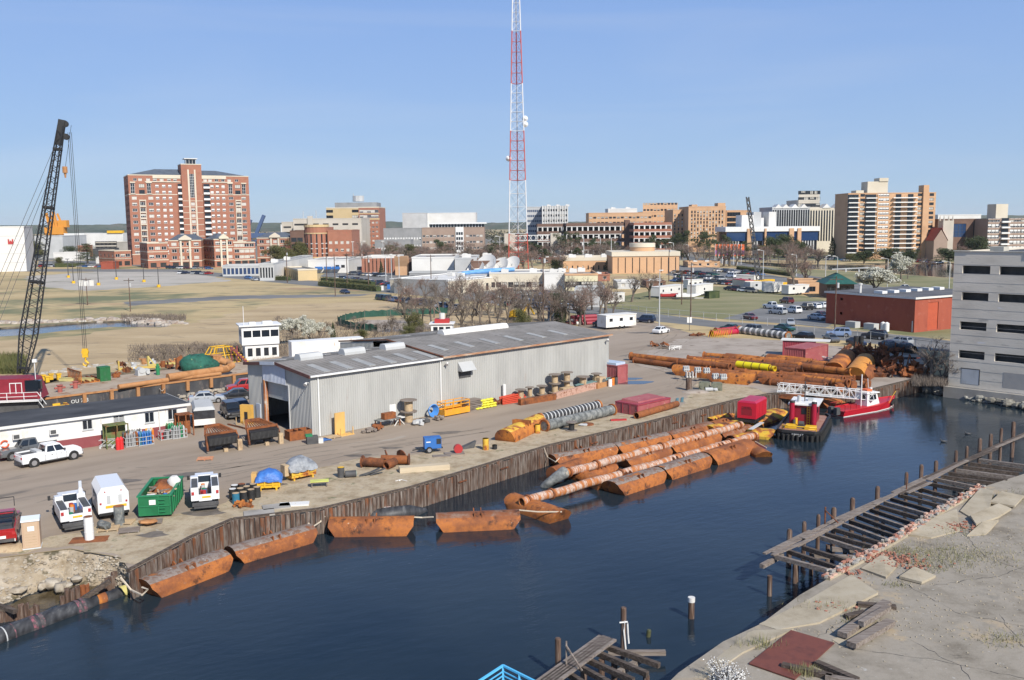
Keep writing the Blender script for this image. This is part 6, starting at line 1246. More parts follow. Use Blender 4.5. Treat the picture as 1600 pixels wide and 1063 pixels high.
# dredge heads on stands
def dredge(A,Bp,lab,s=1):
 loc,rz,L=E(*A,*Bp);r=thg('suction_rake',lab,'dredge gear',loc,rz);Dp=3.0
 q=MB();q.hexa([(0,.2,.7),(L,.2,.7),(L,1.2,.7),(0,1.2,.7)],[(0,0,1.6),(L,0,1.6),(L,1.0,1.75),(0,1.0,1.75)]);pt('grille_box',q,mBK,r)
 for k in range(22):q=MB();x=.1+(L-.25)*k/21;q.b(x,-.06,.85,x+.05,-.001+.0,1.55);pt('grille_bar',q,mDG,r)
 q=MB();q.e((0,.9,1.85),(L,.9,1.85),.3,.22);q.e((0,1.0,1.8),(L*.25,3.3,2.2),.22);q.e((L,1.0,1.8),(L*.75,3.3,2.2),.22);q.e((L*.25,3.3,2.2),(L*.75,3.3,2.2),.3);q.e((-.1,.6,1.9),(-.1,.1,.3),.16,.3);q.e((L+.05,.9,1.9),(L+.05,.1,1.2),.16,.3);pt('frame',q,mRU,r)
 for k in range(9):q=MB();x=.3+(L-.6)*k/8;q.e((x,1.1,1.85),(L*.5+(x-L*.5)*.55,3.1,2.1),.09);pt('frame_bar',q,mRU,r)
 q=MB();[q.c((x,1.0,.35),(x,1.5,.35),.35,n=12)for x in(.6,L-.9)];q.b(.3,1,.4,L-.3,2.4,.8);pt('carriage',q,mDG,r)
 q=MB();q.b(L-.15,-.35,0,L+.3,.05,1.15);pt('timber_stand',q,mWL,r);q=MB();q.b(L*.5,-.1,0,L*.5+.4,.2,.35);pt('timber_block',q,mWL,r)
dredge((327,710),(373,703),'left rusty dredge head with black grille on timber blocks')
dredge((392,700),(437,693),'right rusty dredge head with black grille before the warehouse door')
for x,y,lb in((390,672,'left'),(402,675,'right')):
 q=MB();q.e((-1.6,0,.08),(1.6,0,.08),.18,.16);one('steel_beam',q,mRD,'dark steel beam on the ground before the warehouse gable, %s one'%lb,'beam',G(x-22,y-5),R(-42))
# open rusty bins by the gable
for i,(x,y)in enumerate(((453,690),(466,688))):
 q=MB();w,d_,h=1.6,1.5,1.0;q.b(0,0,0,w,.06,h);q.b(0,d_-.06,0,w,d_,h);q.b(0,.06,0,.06,d_-.06,h);q.b(w-.06,.06,0,w,d_-.06,h);q.b(.06,.06,0,w-.06,d_-.06,.3);one('scrap_bin',q,mRU,'open rusty scrap bin at the gable, %s one'%('left' if i==0 else 'right'),'bin',G(x,y),R(35))
q=MB();q.b(0,0,0,1.2,.9,.8);q.mat(1).b(-.1,.1,.8,.6,.8,1.0);q.mat(2).b(1.2,0,0,1.7,.6,.5);one('equipment_box',q,(mDG,m_green,mOW),'dark equipment box with green lid at the warehouse corner','box',G(480,695),R(20))
def cabinet(x,y,rz,lb):
 r=thg('cabinet',lb,'cabinet',G(x,y),rz);q=MB();q.b(0,0,.1,1.5,.5,2.3);pt('body',q,col((.66,.38,.08)),r);q=MB();q.b(.55,-.02,.3,1.0,-.003,1.5);pt('opening',q,mBK,r);q=MB();q.b(-.3,-.5,0,1.8,1.0,.1);[q.b(a,-.5,.1,a+.08,-.42,.9)for a in(-.3,.7,1.7)];pt('skid',q,mWL,r)
cabinet(376,663,R(-18),'yellow steel cabinet with dark opening left of the warehouse door')
q=MB();q.b(0,0,.1,1.3,.12,2.5);q.b(-.1,-.9,0,1.9,.0,.1);[q.b(a,-.9,.1,a+.08,-.82,.9)for a in(.1,1.7)];one('plywood_sheet',q,col((.66,.4,.12)),'tall yellow board leaning on the near end of the warehouse wall','board',WP(524,1.0),WR)
# tanks and racks by the white building
def rack(px,py,w,cols_,lb,h=1.5,cage=True):
 r=thg('cylinder_rack',lb,'cylinder rack',G(px,py),OR);n=0;rn=RR(px)
 for i in range(int(w/.26)):
  for j in range(3):q=MB();x=.18+i*.26;y=.15+j*.27;q.c((x,y,.1),(x,y,h*.85),.11,n=9);q.c((x,y,h*.85),(x,y,h),.11,.03,9);pt('gas_cylinder',q,rn.choice(cols_),r,smooth=50)
 if cage:
  q=MB()
  for z in(.08,.5,.95):[q.e(a,b,.05)for a,b in(((0,0,z),(w,0,z)),((0,.9,z),(w,.9,z)),((0,0,z),(0,.9,z)),((w,0,z),(w,.9,z)))]
  for x in(0,w/2,w):q.e((x,0,0),(x,0,1.0),.05);q.e((x,.9,0),(x,.9,1.0),.05)
  q.b(0,0,.02,w,.95,.08);pt('cage',q,mGW,r)
rack(197,700,1.6,[m_grey,mRU,mDG,mGW],'caged rack of grey and brown gas cylinders beside the red cylinders')
rack(218,698,1.5,[m_blue,m_bluedrum,m_blue],'caged rack of blue gas cylinders in the middle of the wall')
rack(252,689,1.6,[m_grey,mDG,m_red],'low caged rack with few grey cylinders right of the blue ones',1.0)
rack(271,687,1.5,[mGW,m_grey,m_green],'right caged rack with pale and green cylinders',1.4)
rack(262,684,1.8,[m_green,m_green,mRU],'uncaged row of green cylinders close to the wall',1.5,False)
rack(192,697,2.2,[m_grey,mDG,mGW],'uncaged row of grey cylinders behind the left cage',1.5,False)
rack(230,694,1.0,[m_orange,mYE,mGW],'group of yellow and white cylinders behind the blue rack',1.6,False)
for x,y,lb in((185,703,'left'),(190,702,'right')):
 q=MB();q.c((0,0,0),(0,0,1.1),.24,n=12);q.c((0,0,1.1),(0,0,1.35),.24,.06,12);one('gas_cylinder',q,col((.6,.03,.03),.4),'red gas cylinder standing before the green frame, %s one'%lb,'gas cylinder',G(x,y),0,None,40)
def frame3(px,py,w,mt,lb):
 r=thg('open_cage',lb,'frame',G(px,py),OR);q=MB()
 for x in(0,w/2,w):
  for y in(0,1.2):q.b(x,y,0,x+.1,y+.1,2.5)
 for y in(0,1.2):q.b(0,y,2.4,w+.1,y+.1,2.5)
 q.b(0,.1,2.42,w,1.2,2.48);q.b(0,1.1,.1,w,1.15,2.4);pt('upright',q,mt,r)
frame3(167,703,2.2,mk('green_rust',[(.06,.14,.04),(.14,.15,.05),RUST],.8,0,1.5),'tall green rusty open frame at the white building wall')
frame3(280,684,1.6,mRU,'brown open steel frame at the right end of the white building')
q=MB();[q.e((a,0,.3),(a+.8,0,.9),.05)for a in(0,.4,.8)];[q.e((0,a,.3),(1.5,a,.3),.05)for a in(0,.6)];[q.e((0,a,.9),(1.5,a,.9),.05)for a in(0,.6)];[q.c((a,b,.12),(a,b+.06,.12),.12,n=8)for a in(.1,1.3)for b in(0,.6)];one('hand_cart',q,mGW,'grey wire cart left of the red gas cylinders','cart',G(155,702),.2)
# along the long wall of the warehouse -------------------------------------------
def spool(loc,rr=.75,h=1.1,m=None,lbl='',stand=True,group=None,zz_=0):
 r=thg('cable_spool',lbl,'cable spool',V(loc)+V((0,0,zz_)),0,group);q=MB();q.c((0,0,.08),(0,0,h-.08),rr*.5,n=14);pt('core',q,m or mWL,r,smooth=40)
 for z in(0,h-.07):q=MB();q.c((0,0,z),(0,0,z+.07),rr,n=20);pt('flange',q,m_wood,r,smooth=40)
 return r
SP=[(639,661,.95,1.3,0,'lower of the two big stacked spools left of the downpipe'),(639,661,1.0,1.4,1.3,'upper of the two big stacked spools left of the downpipe'),(814,623,.75,1.2,.35,'leftmost spool on the rusty beam'),(828,619,.6,1.3,.35,'narrow tall spool second on the beam'),(847,615,.75,1.2,.35,'third spool from the left behind the beam'),(867,611,.85,1.25,.3,'lower spool of the left stack behind the pink beam'),(867,611,.85,1.25,1.55,'upper spool of the left stack behind the pink beam'),(886,605,.8,1.25,.3,'lower spool of the right stack behind the pink beam'),(886,605,.85,1.25,1.55,'upper spool of the right stack behind the pink beam'),(911,600,.95,1.4,.4,'wide spool standing alone right of the stacks'),(932,594,.8,1.5,.4,'last spool before the wooden crate')]
for x,y,rr,h,zz_,lb in SP:spool(WP(x,1.3),rr,h,None,lb,zz_=zz_)
def log(A,Bp,h,d_,mt,nm,lb,cat,sm=0):
 loc,rz,L=E(*A,*Bp);q=MB();q.extr([(0,0),(d_,0),(d_,.12),(d_*.6,.12),(d_*.6,h-.12),(d_,h-.12),(d_,h),(0,h),(0,h-.12),(d_*.4,h-.12),(d_*.4,.12),(0,.12)],0,L)if nm=='steel_beam' else q.extr([(0,0),(d_,0),(d_,h),(0,h)],0,L);return one(nm,q,mt,lb,cat,loc,rz,None,sm)
log((814,634),(869,625),.75,.6,mRU,'girder','long brown rusty box girder below the spools','girder')
log((869.5,624),(934,607),.8,.6,mk('pink_primer',[(.42,.24,.18),(.5,.32,.25),RUST],.8,0,3),'girder','pink speckled steel girder right of the brown one','girder')
log((934,608),(951,603),.7,.6,m_tanrust,'girder','short orange rusty end girder next to the container','girder')
q=MB();q.b(0,0,0,1.3,1.3,1.4);q.mat(1).c((1.31,.65,.8),(1.34,.65,.8),.45,n=14);q.c((.9,-.01,.8),(.9,-.03,.8),.4,n=14);one('crate',q,(mWL,m_hosegrey),'square wooden crate at the far end of the spool row','crate',WP(937,2.2),WR)
q=MB();q.b(0,0,0,2.2,.8,.9);one('crate',q,mWL,'low wooden crate in front of the right spool stack','crate',WP(880,2.4),WR)
for x,y,mt,lb in((957,602,m_orange,'orange barrel beside the red shipping container'),(962,601,mDG,'black barrel touching the red shipping container'),(953,604,mWH,'white drum before the crates at the container')):drum(G(x,y),mt,lb,None,1.1,.3)
for i,y in enumerate((599,596,593)):q=MB();q.b(0,0,0,7.5,.35,.12);one('plank',q,mk('teal_plank',(.14,.24,.24),.8),'blue green plank lying behind the pink girder, %s'%['nearest','middle','farthest'][i],'plank',WP(900+i*4,1.7-i*.3,.75),WR)
# orange basket
r=thg('work_basket','orange steel work basket with railings against the warehouse wall','work basket',WP(695,2.2),WR);q=MB();L=4.0;q.b(0,0,.15,L,.08,.85);q.b(0,1.4,.15,L,1.48,.85);q.b(0,.08,.15,.08,1.4,.85);q.b(L-.08,.08,.15,L,1.4,.85);q.b(.08,.08,.15,L-.08,1.4,.22);pt('tub',q,mYE if 0 else col((.75,.33,.02)),r)
q=MB();[q.e((x,y,.85),(x,y,1.7),.08)for x in(.04,1.3,2.6,L-.04)for y in(.04,1.44)];[q.e((0,y,z),(L,y,z),.08)for y in(.04,1.44)for z in(1.3,1.7)];[q.e((x,0,z),(x,1.48,z),.08)for x in(.04,L-.04)for z in(1.3,1.7)];pt('railing',q,col((.75,.33,.02)),r)
for i in range(7):q=MB();q.b(0,0,0,2.6,1.3,.14);one('board_stack',q,m_wood,'weathered board, layer %s of the stack right of the orange basket'%['one','two','three','four','five','six','seven'][i],'board',WP(729,1.7)+V((random.uniform(-.15,.15),random.uniform(-.1,.1),i*.2)),WR+random.uniform(-.05,.05))
m_sack=mk('yellow_sack',[(.65,.6,.04),(.75,.7,.06)],.6,0,2)
k=0
for lay in range(4):
 for i in range(6-lay//2):
  q=MB();q.o((0,0,0),.34,.26,.16,k,8,4,.08);one('sack',q,m_sack,'yellow sack in the pile against the warehouse wall','sack',WP(746,1.6,.16+.27*lay)+u*(i*.58+lay*.15)+V((-u.y,u.x,0))*(.15*lay),WR,'yellow sacks piled at the warehouse wall',50);k+=1
for i in range(5):q=MB();z=.12+.2*i;[q.e((0,y,0),(4.2,y,0),.14)for y in(0,.5)];[q.e((a,0,0),(a+.6,.5,0),.08)for a in(.2,1.2,2.2,3.2)];one('lattice_girder',q,col((.6,.08,.04)),'red orange lattice girder, %s of the heap by the wall'%['lowest','second','third','fourth','top'][i],'girder',WP(785,1.5,z),WR+(i-2)*.06)
q=MB();rn=RR(6);[q.c((rn.u(0,3.5),rn.u(0,1.2),.1),(rn.u(0,3.5),rn.u(0,1.2),rn.u(.2,.9)),.12,n=6)for k in range(26)];one('scrap_heap',q,mRD,'dark tangled scrap between the yellow sacks and red girders','scrap',WP(766,1.4),WR)
q=MB();q.c((0,0,0),(0,0,2.4),.22,n=10);one('white_post',q,mWH,'short white post at the warehouse wall left of the spools','post',WP(788,.5),0,None,40)
q=MB()
for k in range(6):rr=.75-k*.07;n=16;pts=[(rr*math.cos(2*PI*i/n),.1*k-.2,.8+rr*math.sin(2*PI*i/n))for i in range(n+1)];q.t(pts,.07,5)
one('hose_coil',q,mk('blue_hose',(.07,.25,.6),.5),'coiled bright blue hose standing against the wall','hose',WP(676,.9),WR)
for i,(x,y,mt,lb)in enumerate([(655,664,mGW,'grey pump with hose beside the big stacked spools'),(664,661,mDG,'dark machine part left of the blue hose coil'),(685,657,m_wood,'wooden scrap heap right of the blue hose coil'),(590,672,mRU,'rusty bits lying before the work table'),(577,676,m_wood,'scrap timber on the ground left of the table')]):
 q=MB();rn=RR(i);[q.cbox((rn.u(-.6,.6),rn.u(-.4,.4),rn.u(.1,.45)),rn.u(.3,1.0),rn.u(.2,.5),rn.u(.1,.4),rn.u(0,3),rn.u(-.4,.4))for k in range(9)];q.c((-.4,0,.3),(.4,.1,.35),.25,n=10);one('scrap_pile',q,mt,lb,'scrap',G(x,y),WR)
r=thg('work_table','work table with brown box on top near the white door','table',WP(594,2.0),WR);q=MB();q.b(0,0,.85,3.0,1.2,.95);pt('tabletop',q,m_hosegrey,r)
for a in(.1,2.8):
 for b in(.05,1.05):q=MB();q.b(a,b,0,a+.1,b+.1,.85);pt('leg',q,mRU,r)
q=MB();q.b(.8,.2,0,2.4,.9,.7);one('box',q,mRU,'brown rusty box sitting on the work table','box',WP(594,2.0,.95),WR)
q=MB();q.b(0,0,.8,1.6,1,.88);[q.e((a,b,0),(.8,b,.8),.08)for a in(.1,1.5)for b in(.1,.9)];one('sawhorse_table',q,m_whited,'small white topped trestle in front of the white door','table',WP(616,1.8),WR)
# containers
def container(A,Bp,D,H,mt,lb,z=0,ribs=True):
 loc,rz,L=E(*A,*Bp,z);r=thg('shipping_container',lb,'container',loc,rz);q=MB();pf=lambda LL:None
 st=.28
 def corr(O,ux,LL):
  N=int(LL/st);s=LL/N;O=V(O);ux=V(ux);n=V((ux.y,-ux.x,0))
  for i in range(N):
   x=i*s;pr=[(x,0),(x+s*.3,0),(x+s*.5,-.05),(x+s*.8,-.05),(x+s,0)]
   for(a,k1),(b,k2)in zip(pr,pr[1:]):q.add([O+ux*a+n*k1+V((0,0,.15)),O+ux*b+n*k2+V((0,0,.15)),O+ux*b+n*k2+V((0,0,H-.12)),O+ux*a+n*k1+V((0,0,H-.12))],[(0,1,2,3)])
 corr((0,0,0),(1,0,0),L);corr((L,0,0),(0,1,0),D);corr((L,D,0),(-1,0,0),L);corr((0,D,0),(0,-1,0),D);pt('corrugated_wall',q,mt,r)
 q=MB()
 for x in(0,L):
  for y in(0,D):q.b(x-.06,y-.06,0,x+.06,y+.06,H)
 for z0,z1 in((0,.15),(H-.12,H+.03)):q.b(.06,-.05,z0,L-.06,.05,z1);q.b(.06,D-.05,z0,L-.06,D+.05,z1);q.b(-.05,.06,z0,.05,D-.06,z1);q.b(L-.05,.06,z0,L+.05,D-.06,z1)
 pt('frame',q,mt,r);q=MB();q.b(.05,.05,H-.06,L-.05,D-.05,H);pt('roof',q,mt,r);return r,L
m_cred=mk('container_red',[(.26,.035,.05),(.33,.05,.07)],.6,0,.6,spots=[(RUST,1.5,.68,.04)]);m_cpink=mk('container_pink',[(.30,.07,.075),(.37,.11,.11)],.65,0,.7,spots=[((.45,.3,.2),1.8,.66,.04)]);m_cmar=mk('container_maroon',[(.2,.03,.05),(.26,.05,.07)],.6,0,.6)
container((965,600),(980,597),6.0,2.6,m_cpink,'red shipping container standing at the far end of the warehouse')
q=MB();q.b(.0,.3,2.62,2.1,3.6,2.95);one('panel_bundle',q,col((.45,.55,.68),.5),'pale blue bundle lying on the container at the warehouse end','bundle',*E(965,600,980,597)[:2])
# faded red hatch container by the quay: two faces
pA,pB,pC=G(969,643),G(996,650.5),G(1047,638.5)
rz=math.atan2((pC-pB).y,(pC-pB).x);L=(pC-pB).length;D=(pA-pB).length
r=thg('hopper_container','faded red steel container with raised hatch on the quay edge','container',pB,rz);H=1.35
q=MB();q.b(0,0,0,L,D,H);pt('body',q,m_cpink,r);q=MB();[q.b(x,-.05,.1,x+.07,-.003,H-.1)for x in(.0,L-.08)];q.b(-.03,-.08,H-.12,L+.03,D+.03,H+.04);[q.b(-.06,y,.1,-.003,y+.08,H-.1)for y in(.0,D*.33,D*.66,D-.1)];pt('frame',q,m_cred,r)
q=MB();q.hexa([(.7,.4,H+.04),(L-.4,.4,H+.04),(L-.4,D-.3,H+.04),(.7,D-.3,H+.04)],[(.8,.6,H+.2),(L-.5,.6,H+.15),(L-.5,D-.4,H+.25),(.8,D-.4,H+.3)]);pt('hatch',q,m_cpink,r)
q=MB();q.pipe((0,0,.4),(9.2,0,.4),.4,.04);one('steel_pipe',q,mRU,'brown steel pipe lying in front of the faded red container','pipe',*[G(994,655),heading((994,655),(1055,637))],None,40)
# big yellow float, hoses, spool etc on the quay -- pontoon shape
def pont_mesh(L,W,H,sd,bend=0,draft=.5,rake=.9):
 m=MB();rn=RR(sd);pr=[(-.5,-draft),(-.5,.36*H),(-.44,.6*H),(-.34,.82*H),(-.18,.96*H),(0,H),(.18,.96*H),(.34,.82*H),(.44,.6*H),(.5,.36*H),(.5,-draft)]
 xs=[-L/2,-L/2+rake*.98,-L/4,-.5,0,.5,L/4,L/2-rake*.98,L/2];rings=[]
 for x in xs:
  e=abs(x)>=L/2-.01;r_=[]
  for y,z in pr:
   xx=x
   if e:xx=x-math.copysign(rake*max(0,1-(max(z,0))/(.5*H)),x)if z<.5*H else x
   r_.append((xx,y*W*(1 if not e else .97),(z if z>0 else z)+(rn.u(-.015,.015)if not e else 0)))
  rings.append(r_)
 m.loft(rings)
 for i,f in enumerate(m.f):
  if sum(m.v[k][2]for k in f)/len(f)>.86*H:m.m[i]=1
 return m
def pon(A,Bp,W,H,mt,lbl,z=WZ,sd=0,saddle=True,center=False,group='rusty steel pontoons',cat='pontoon',smat=None,draft=.5,dx=0):
 a,rz,L=E(*A,*Bp,z);n=V((-math.sin(rz),math.cos(rz),0));c=a+(G(*Bp,z)-a)/2+(n*(W/2)if not center else V((0,0,0)))
 r=thg('pontoon',lbl,cat,c,rz,group);pt('hull',pont_mesh(L,W,H,sd,draft=draft),mt if isinstance(mt,tuple)else(mt,mt),r,smooth=28)
 if saddle:
  for s in(-.35,.25):
   q=MB();n_=8;t_=H*1.1;o=[(W*.27*math.cos(PI+PI*i/n_),t_+W*.09*math.sin(PI+PI*i/n_))for i in range(n_+1)];prof=[(-W*.37,H*.72),(-W*.33,t_)]+o+[(W*.33,t_),(W*.37,H*.72)]
   q.extr(prof,s+dx,s+dx+.09);pt('saddle_plate',q,smat or mt,r)
 return r,L
pon((781,691),(806,690),2.4,1.5,m_yellowrust,'dull')if 0 else None
a=G(790,690);b=G(836,668);rz=math.atan2((b-a).y,(b-a).x);L=(b-a).length+1.2;r=thg('pontoon','big yellow and orange rusty float lying on the quay','pontoon',a.lerp(b,.5)+V((0.1,.3,0)),rz)
pt('hull',pont_mesh(L,2.4,1.35,4,draft=-.02,rake=.3),(mRO,m_yellowrust),r,smooth=28);q=MB();q.extr([(-1.0,1.0),(-1.0,1.55),(1.0,1.55),(1.0,1.0)],-.3,-.2);q.extr([(-1.0,1.0),(-1.0,1.5),(1.0,1.5),(1.0,1.0)],.3,.4);pt('saddle_plate',q,mRO,r)
def hose(pts,rr,mt,ringm,lbl,nring,z=0,cat='hose',ends=True,rw=.12):
 P_=[G(x,y,z)+V((0,0,rr))for x,y in pts];r=thg('dredge_hose',lbl,cat,P_[0]);P_=[p-P_[0]for p in P_]
 q=MB()
 if len(P_)==2:q.pipe(P_[0],P_[1],rr,rr*.12,20)
 else:q.t(P_,rr,16)
 pt('tube',q,mt,r,smooth=40);T_=sum((b-a).length for a,b in zip(P_,P_[1:]))
 for k in range(nring):
  s=T_*(k+.5)/nring;
  for a,b in zip(P_,P_[1:]):
   l=(b-a).length
   if s<=l:c=a+(b-a)*(s/l);d_=(b-a).normalized();break
   s-=l
  q=MB();q.c(c-d_*rw,c+d_*rw,rr*1.05,n=20,cap=False);pt('band',q,ringm,r,smooth=40)
 if ends:
  for p,d_ in((P_[0],(P_[1]-P_[0]).normalized()),(P_[-1],(P_[-2]-P_[-1]).normalized())):q=MB();q.pipe(p-d_*.02,p+d_*.22,rr*1.22,rr*.35,20);pt('flange',q,mRO,r,smooth=40)
 return r
hose([(843,662),(935,640)],.55,m_rubber,mGW,'black hose with pale bands lying behind the grey hose',17,rw=.09)
hose([(850,674),(893,664),(957,648)],.6,m_hosegrey,m_hosegrey,'thick worn grey hose lying on the quay between float and container',12,rw=.07)
spool(G(893,673),.65,1.0,mBK,'black cable spool with green top in front of the grey hose')
q=MB();q.c((0,0,.0),(0,0,.16),.65,n=14);q.mat(1).o((-.5,-.4,.1),.6,.4,.15,3,8,4);one('steel_disc',q,(mRU,mGW),'flat rusty disc lying before the grey hose','disc',G(919,664),0)
q=MB();q.e((0,0,.1),(1.9,.1,.1),.3,.2);one('red_beam',q,m_red,'short red piece lying left of the faded red container','beam',G(954,658),.1)
# welder, etc
r=thg('welding_machine','blue engine welder on a two wheeled trailer','welder',G(664,709),.25);q=MB();q.b(0,0,.45,1.7,1.1,1.55);pt('cabinet',q,m_blue,r);q=MB();q.b(1.705,.1,.6,1.73,1.0,1.45);q.b(1.2,-.02,.9,1.66,-.003,1.45);pt('control_panel',q,mBK,r)
q=MB();q.b(-.5,.3,.35,1.9,.8,.45);q.e((-.5,.5,.4),(-1.2,.5,.3),.1);pt('chassis',q,mBK,r)
for y in(-.12,1.0):q=MB();q.mat(0).c((.45,y,.33),(.45,y+.2,.33),.33,n=14);q.mat(1).c((.45,-.13,.33),(.45,-.12,.33),.2,n=10)if y<0 else None;pt('wheel',q,(m_tyre,m_chrome),r,smooth=40)
q=MB();q.b(.15,-.012,1.1,.6,-.003,1.2);pt('label_plate',q,mWH,r)
q=MB();q.c((0,-.2,.5),(0,.3,.5),.45,n=14);q.mat(1).b(-1.4,-.5,0,.6,.6,.1);one('pump',q,(m_red,m_wood),'small red round motor on a timber base by the quay','pump',G(716,709),.2,None,40)
q=MB();q.hexa([(-.9,-.3,0),(.9,-.3,0),(.9,.3,0),(-.9,.3,0)],[(-.6,-.2,.1),(1.2,-.2,.7),(1.2,.2,.7),(-.6,.2,.2)]);one('rubber_mat',q,mDG,'black bent rubber sheet right of the red motor','rubber sheet',G(727,701),.5)
q=MB();q.b(-.9,-.4,0,.9,.4,.08);one('board',q,m_wood,'flat weathered board on the ground below the blue welder','board',G(690,713),.2)
# rusty pipe stands and cream timber
r=thg('pipe_stand','rusty bundle of pipe elbows and flanges lying on the yard edge','pipe fittings',G(600,728),0)
for(a,b,rr)in(((-2.0,-.3,.5),(.2,-.8,.5),.42),((-.3,.4,.55),(2.4,.2,.5),.42),((-1.5,.5,.4),(1.0,-.9,.4),.35),((.4,-1.4,.35),(1.1,-.3,.5),.4)):q=MB();q.pipe(a,b,rr,.06,14);pt('pipe',q,mRU,r,smooth=40)
for p,d_ in(((-2.0,-.3,.5),(1,-.2,0)),((2.4,.2,.5),(1,0,0)),((.2,.9,.75),(1,.3,.3)),((1.6,.9,.75),(.6,.8,.2))):q=MB();p=V(p);d_=V(d_).normalized();q.c(p-d_*.05,p+d_*.05,.62,n=14);pt('flange',q,mRD,r,smooth=40)
loc,rz,L=E(625,740,703,734);q=MB();q.extr([(0,0),(.9,0),(.9,.5),(0,.5)],0,L);one('timber_beam',q,mk('cream_timber',[(.45,.37,.25),(.55,.46,.33)],.85,0,1,stc=(.3,3,3)),'long cream timber beam lying on the quay edge','beam',loc,rz)
q=MB();[q.e((a,0,.1),(a+1.4,.5*(k%2),.4+.1*k),.25,.1)for k,a in enumerate((0,.5,1.0))];one('scrap_iron',q,mDG,'dark scrap plates right of the barrel lying on its side','scrap',G(562,745),.3)
# ================================================================ floats and boats in the water
PN=[((242,939),(368,889),2.6,1.25,3,'grey and rust pontoon nearest the left end of the quay'),((372,884),(499,846),2.2,1.2,1,'second pontoon from the left along the quay'),((512,840),(646,838),2.2,1.3,0,'single pontoon in front of the white banded float'),((682,833),(814,827),2.2,1.3,2,'orange pontoon between the white banded float and the pipelines'),((971,777),(1044,753),2.6,1.25,3,'grey topped pontoon at the near end of the front row'),((1046,752),(1115,729),2.6,1.25,1,'middle pontoon of the front row beside the near pipeline'),((1118,729),(1184,707),2.6,1.3,0,'far end pontoon of the front row beside the near pipeline'),((985,735),(1053,715),2.1,1.1,2,'near pontoon between the two pipelines'),((1056,714),(1130,692),2.1,1.1,0,'far pontoon between the two pipelines'),((872,733),(968,714),2.3,1.3,1,'near pontoon of the row hugging the quay wall'),((970,713),(1052,694),2.2,1.2,3,'middle pontoon of the row hugging the quay wall'),((1054,693),(1120,675),2.2,1.1,2,'far pontoon of the row hugging the quay wall')]
for i,(a,b,w,h,mi,lb)in enumerate(PN):pon(a,b,w,h,(m_pontoon[0 if mi!=1 else 2],(m_pontoon[0],m_rustgr,m_pontoon[3],m_rustgr)[mi]),lb,sd=i,smat=mRU)
for i,(a,b,w,h,mt,lb)in enumerate([((1132,690),(1180,678),1.9,1.0,m_pontoon[1],'far end pontoon between the two pipelines'),((1122,674),(1152,666),2.0,1.0,m_pontoon[2],'last pontoon along the quay before the yellow floats'),((925,748),(968,738),1.7,.8,m_pontoon[0],'low pontoon tucked under the far pipeline')]):pon(a,b,w,h,mt,lb,sd=30+i,smat=mRU)
# cross floats under the pipes
for a,b,w,h,lb,mt in(((800,789),(880,817),2.2,1.1,'cross pontoon under the near end of the near pipeline',m_pontoon[0]),((885,738),(950,766),1.9,.9,'cross pontoon under the near end of the far pipeline',m_pontoon[0]),((1160,696),(1196,716),1.9,.7,'low cross pontoon at the far end of the front row',mRO)):
 pon(a,b,w,h,mt,lb,sd=40,center=True,saddle=False)
def pipeline(pts,rr,mt,lbl,flz=(),z=WZ):
 P_=[G(x,y,z+zz_)for x,y,zz_ in pts];o=P_[0].copy();P_=[p-o for p in P_];r=thg('dredge_pipeline',lbl,'pipeline',o);q=MB();d_=(P_[-1]-P_[0]);N=26;pp=[P_[0]+d_*i/N+V((0,0,.05*math.sin(i*1.3)))for i in range(N+1)]
 q.pipe(pp[0],pp[1],rr,.05,16);q.t(pp[1:],rr,16);pt('pipe',q,mt,r,smooth=40);dn=d_.normalized()
 for f in flz:q=MB();c=P_[0]+d_*f;q.c(c-dn*.1,c+dn*.1,rr*1.3,n=16);pt('flange',q,mRU,r,smooth=40)
 return r
pipeline([(815,785,1.0),(1180,681,1.0)],.4,m_whiterust,'near floating pipeline with flaking white paint over rust',(.02,.1,.36,.62,.86,.99))
pipeline([(878,741,1.1),(1158,664,1.2)],.4,m_whiterust,'far floating pipeline with flaking white paint over rust',(.03,.16,.5,.75,.98))
q=MB();P_=[G(882,738,WZ+1.2),G(868,747,WZ+.9),G(855,757,WZ+.3),G(848,763,WZ-.2)];q.t(P_,[.6,.5,.45,.38],14);one('hose_end',q,m_hosegrey,'grey hose end drooping into the water from the far pipeline','hose',(0,0,0),0,None,50)
q=MB();P_=[G(862,742,WZ+.9),G(905,727,WZ+1.0)];q.t(P_,.75,14);one('pipe_section',q,mRU,'short fat rusty pipe section at the far pipeline start','pipe',(0,0,0),0,None,50)
# floats under the red generator, yellow topped
m_ytop=mk('yellow_top_rust',[RUSTD,RUST,RUSTO,(.6,.38,.03),(.45,.3,.05)],.8,0,.8,7,pos=[.3,.42,.5,.58,.7])
for i,(a,b,w,h,lb)in enumerate([((1120,681),(1180,668),2.4,1.0,'rusty float with yellow patches left of the red generator'),((1152,694),(1198,684),1.8,.8,'small yellow topped float at the end of the pipelines'),((1170,680),(1212,684),3.2,.9,'flat rusty float with yellow edge in front of the generator'),((1190,668),(1236,652),3.4,.9,'yellow topped float behind the tug bow'),((1118,664),(1150,650),2.6,.8,'olive topped float under the left of the generator'),((1290,640),(1335,631),2.6,1.1,'rusty float between the tug and the red launch')]):pon(a,b,w,h,m_ytop if i<5 else m_pontoon[0],lb,sd=60+i,saddle=False,center=(i==2))
q=MB();q.b(0,0,0,4.4,.5,.08);one('walk_plank',q,mGW,'grey gangplank lying across the yellow topped float','plank',G(1176,672,WZ+1.0),R(58))
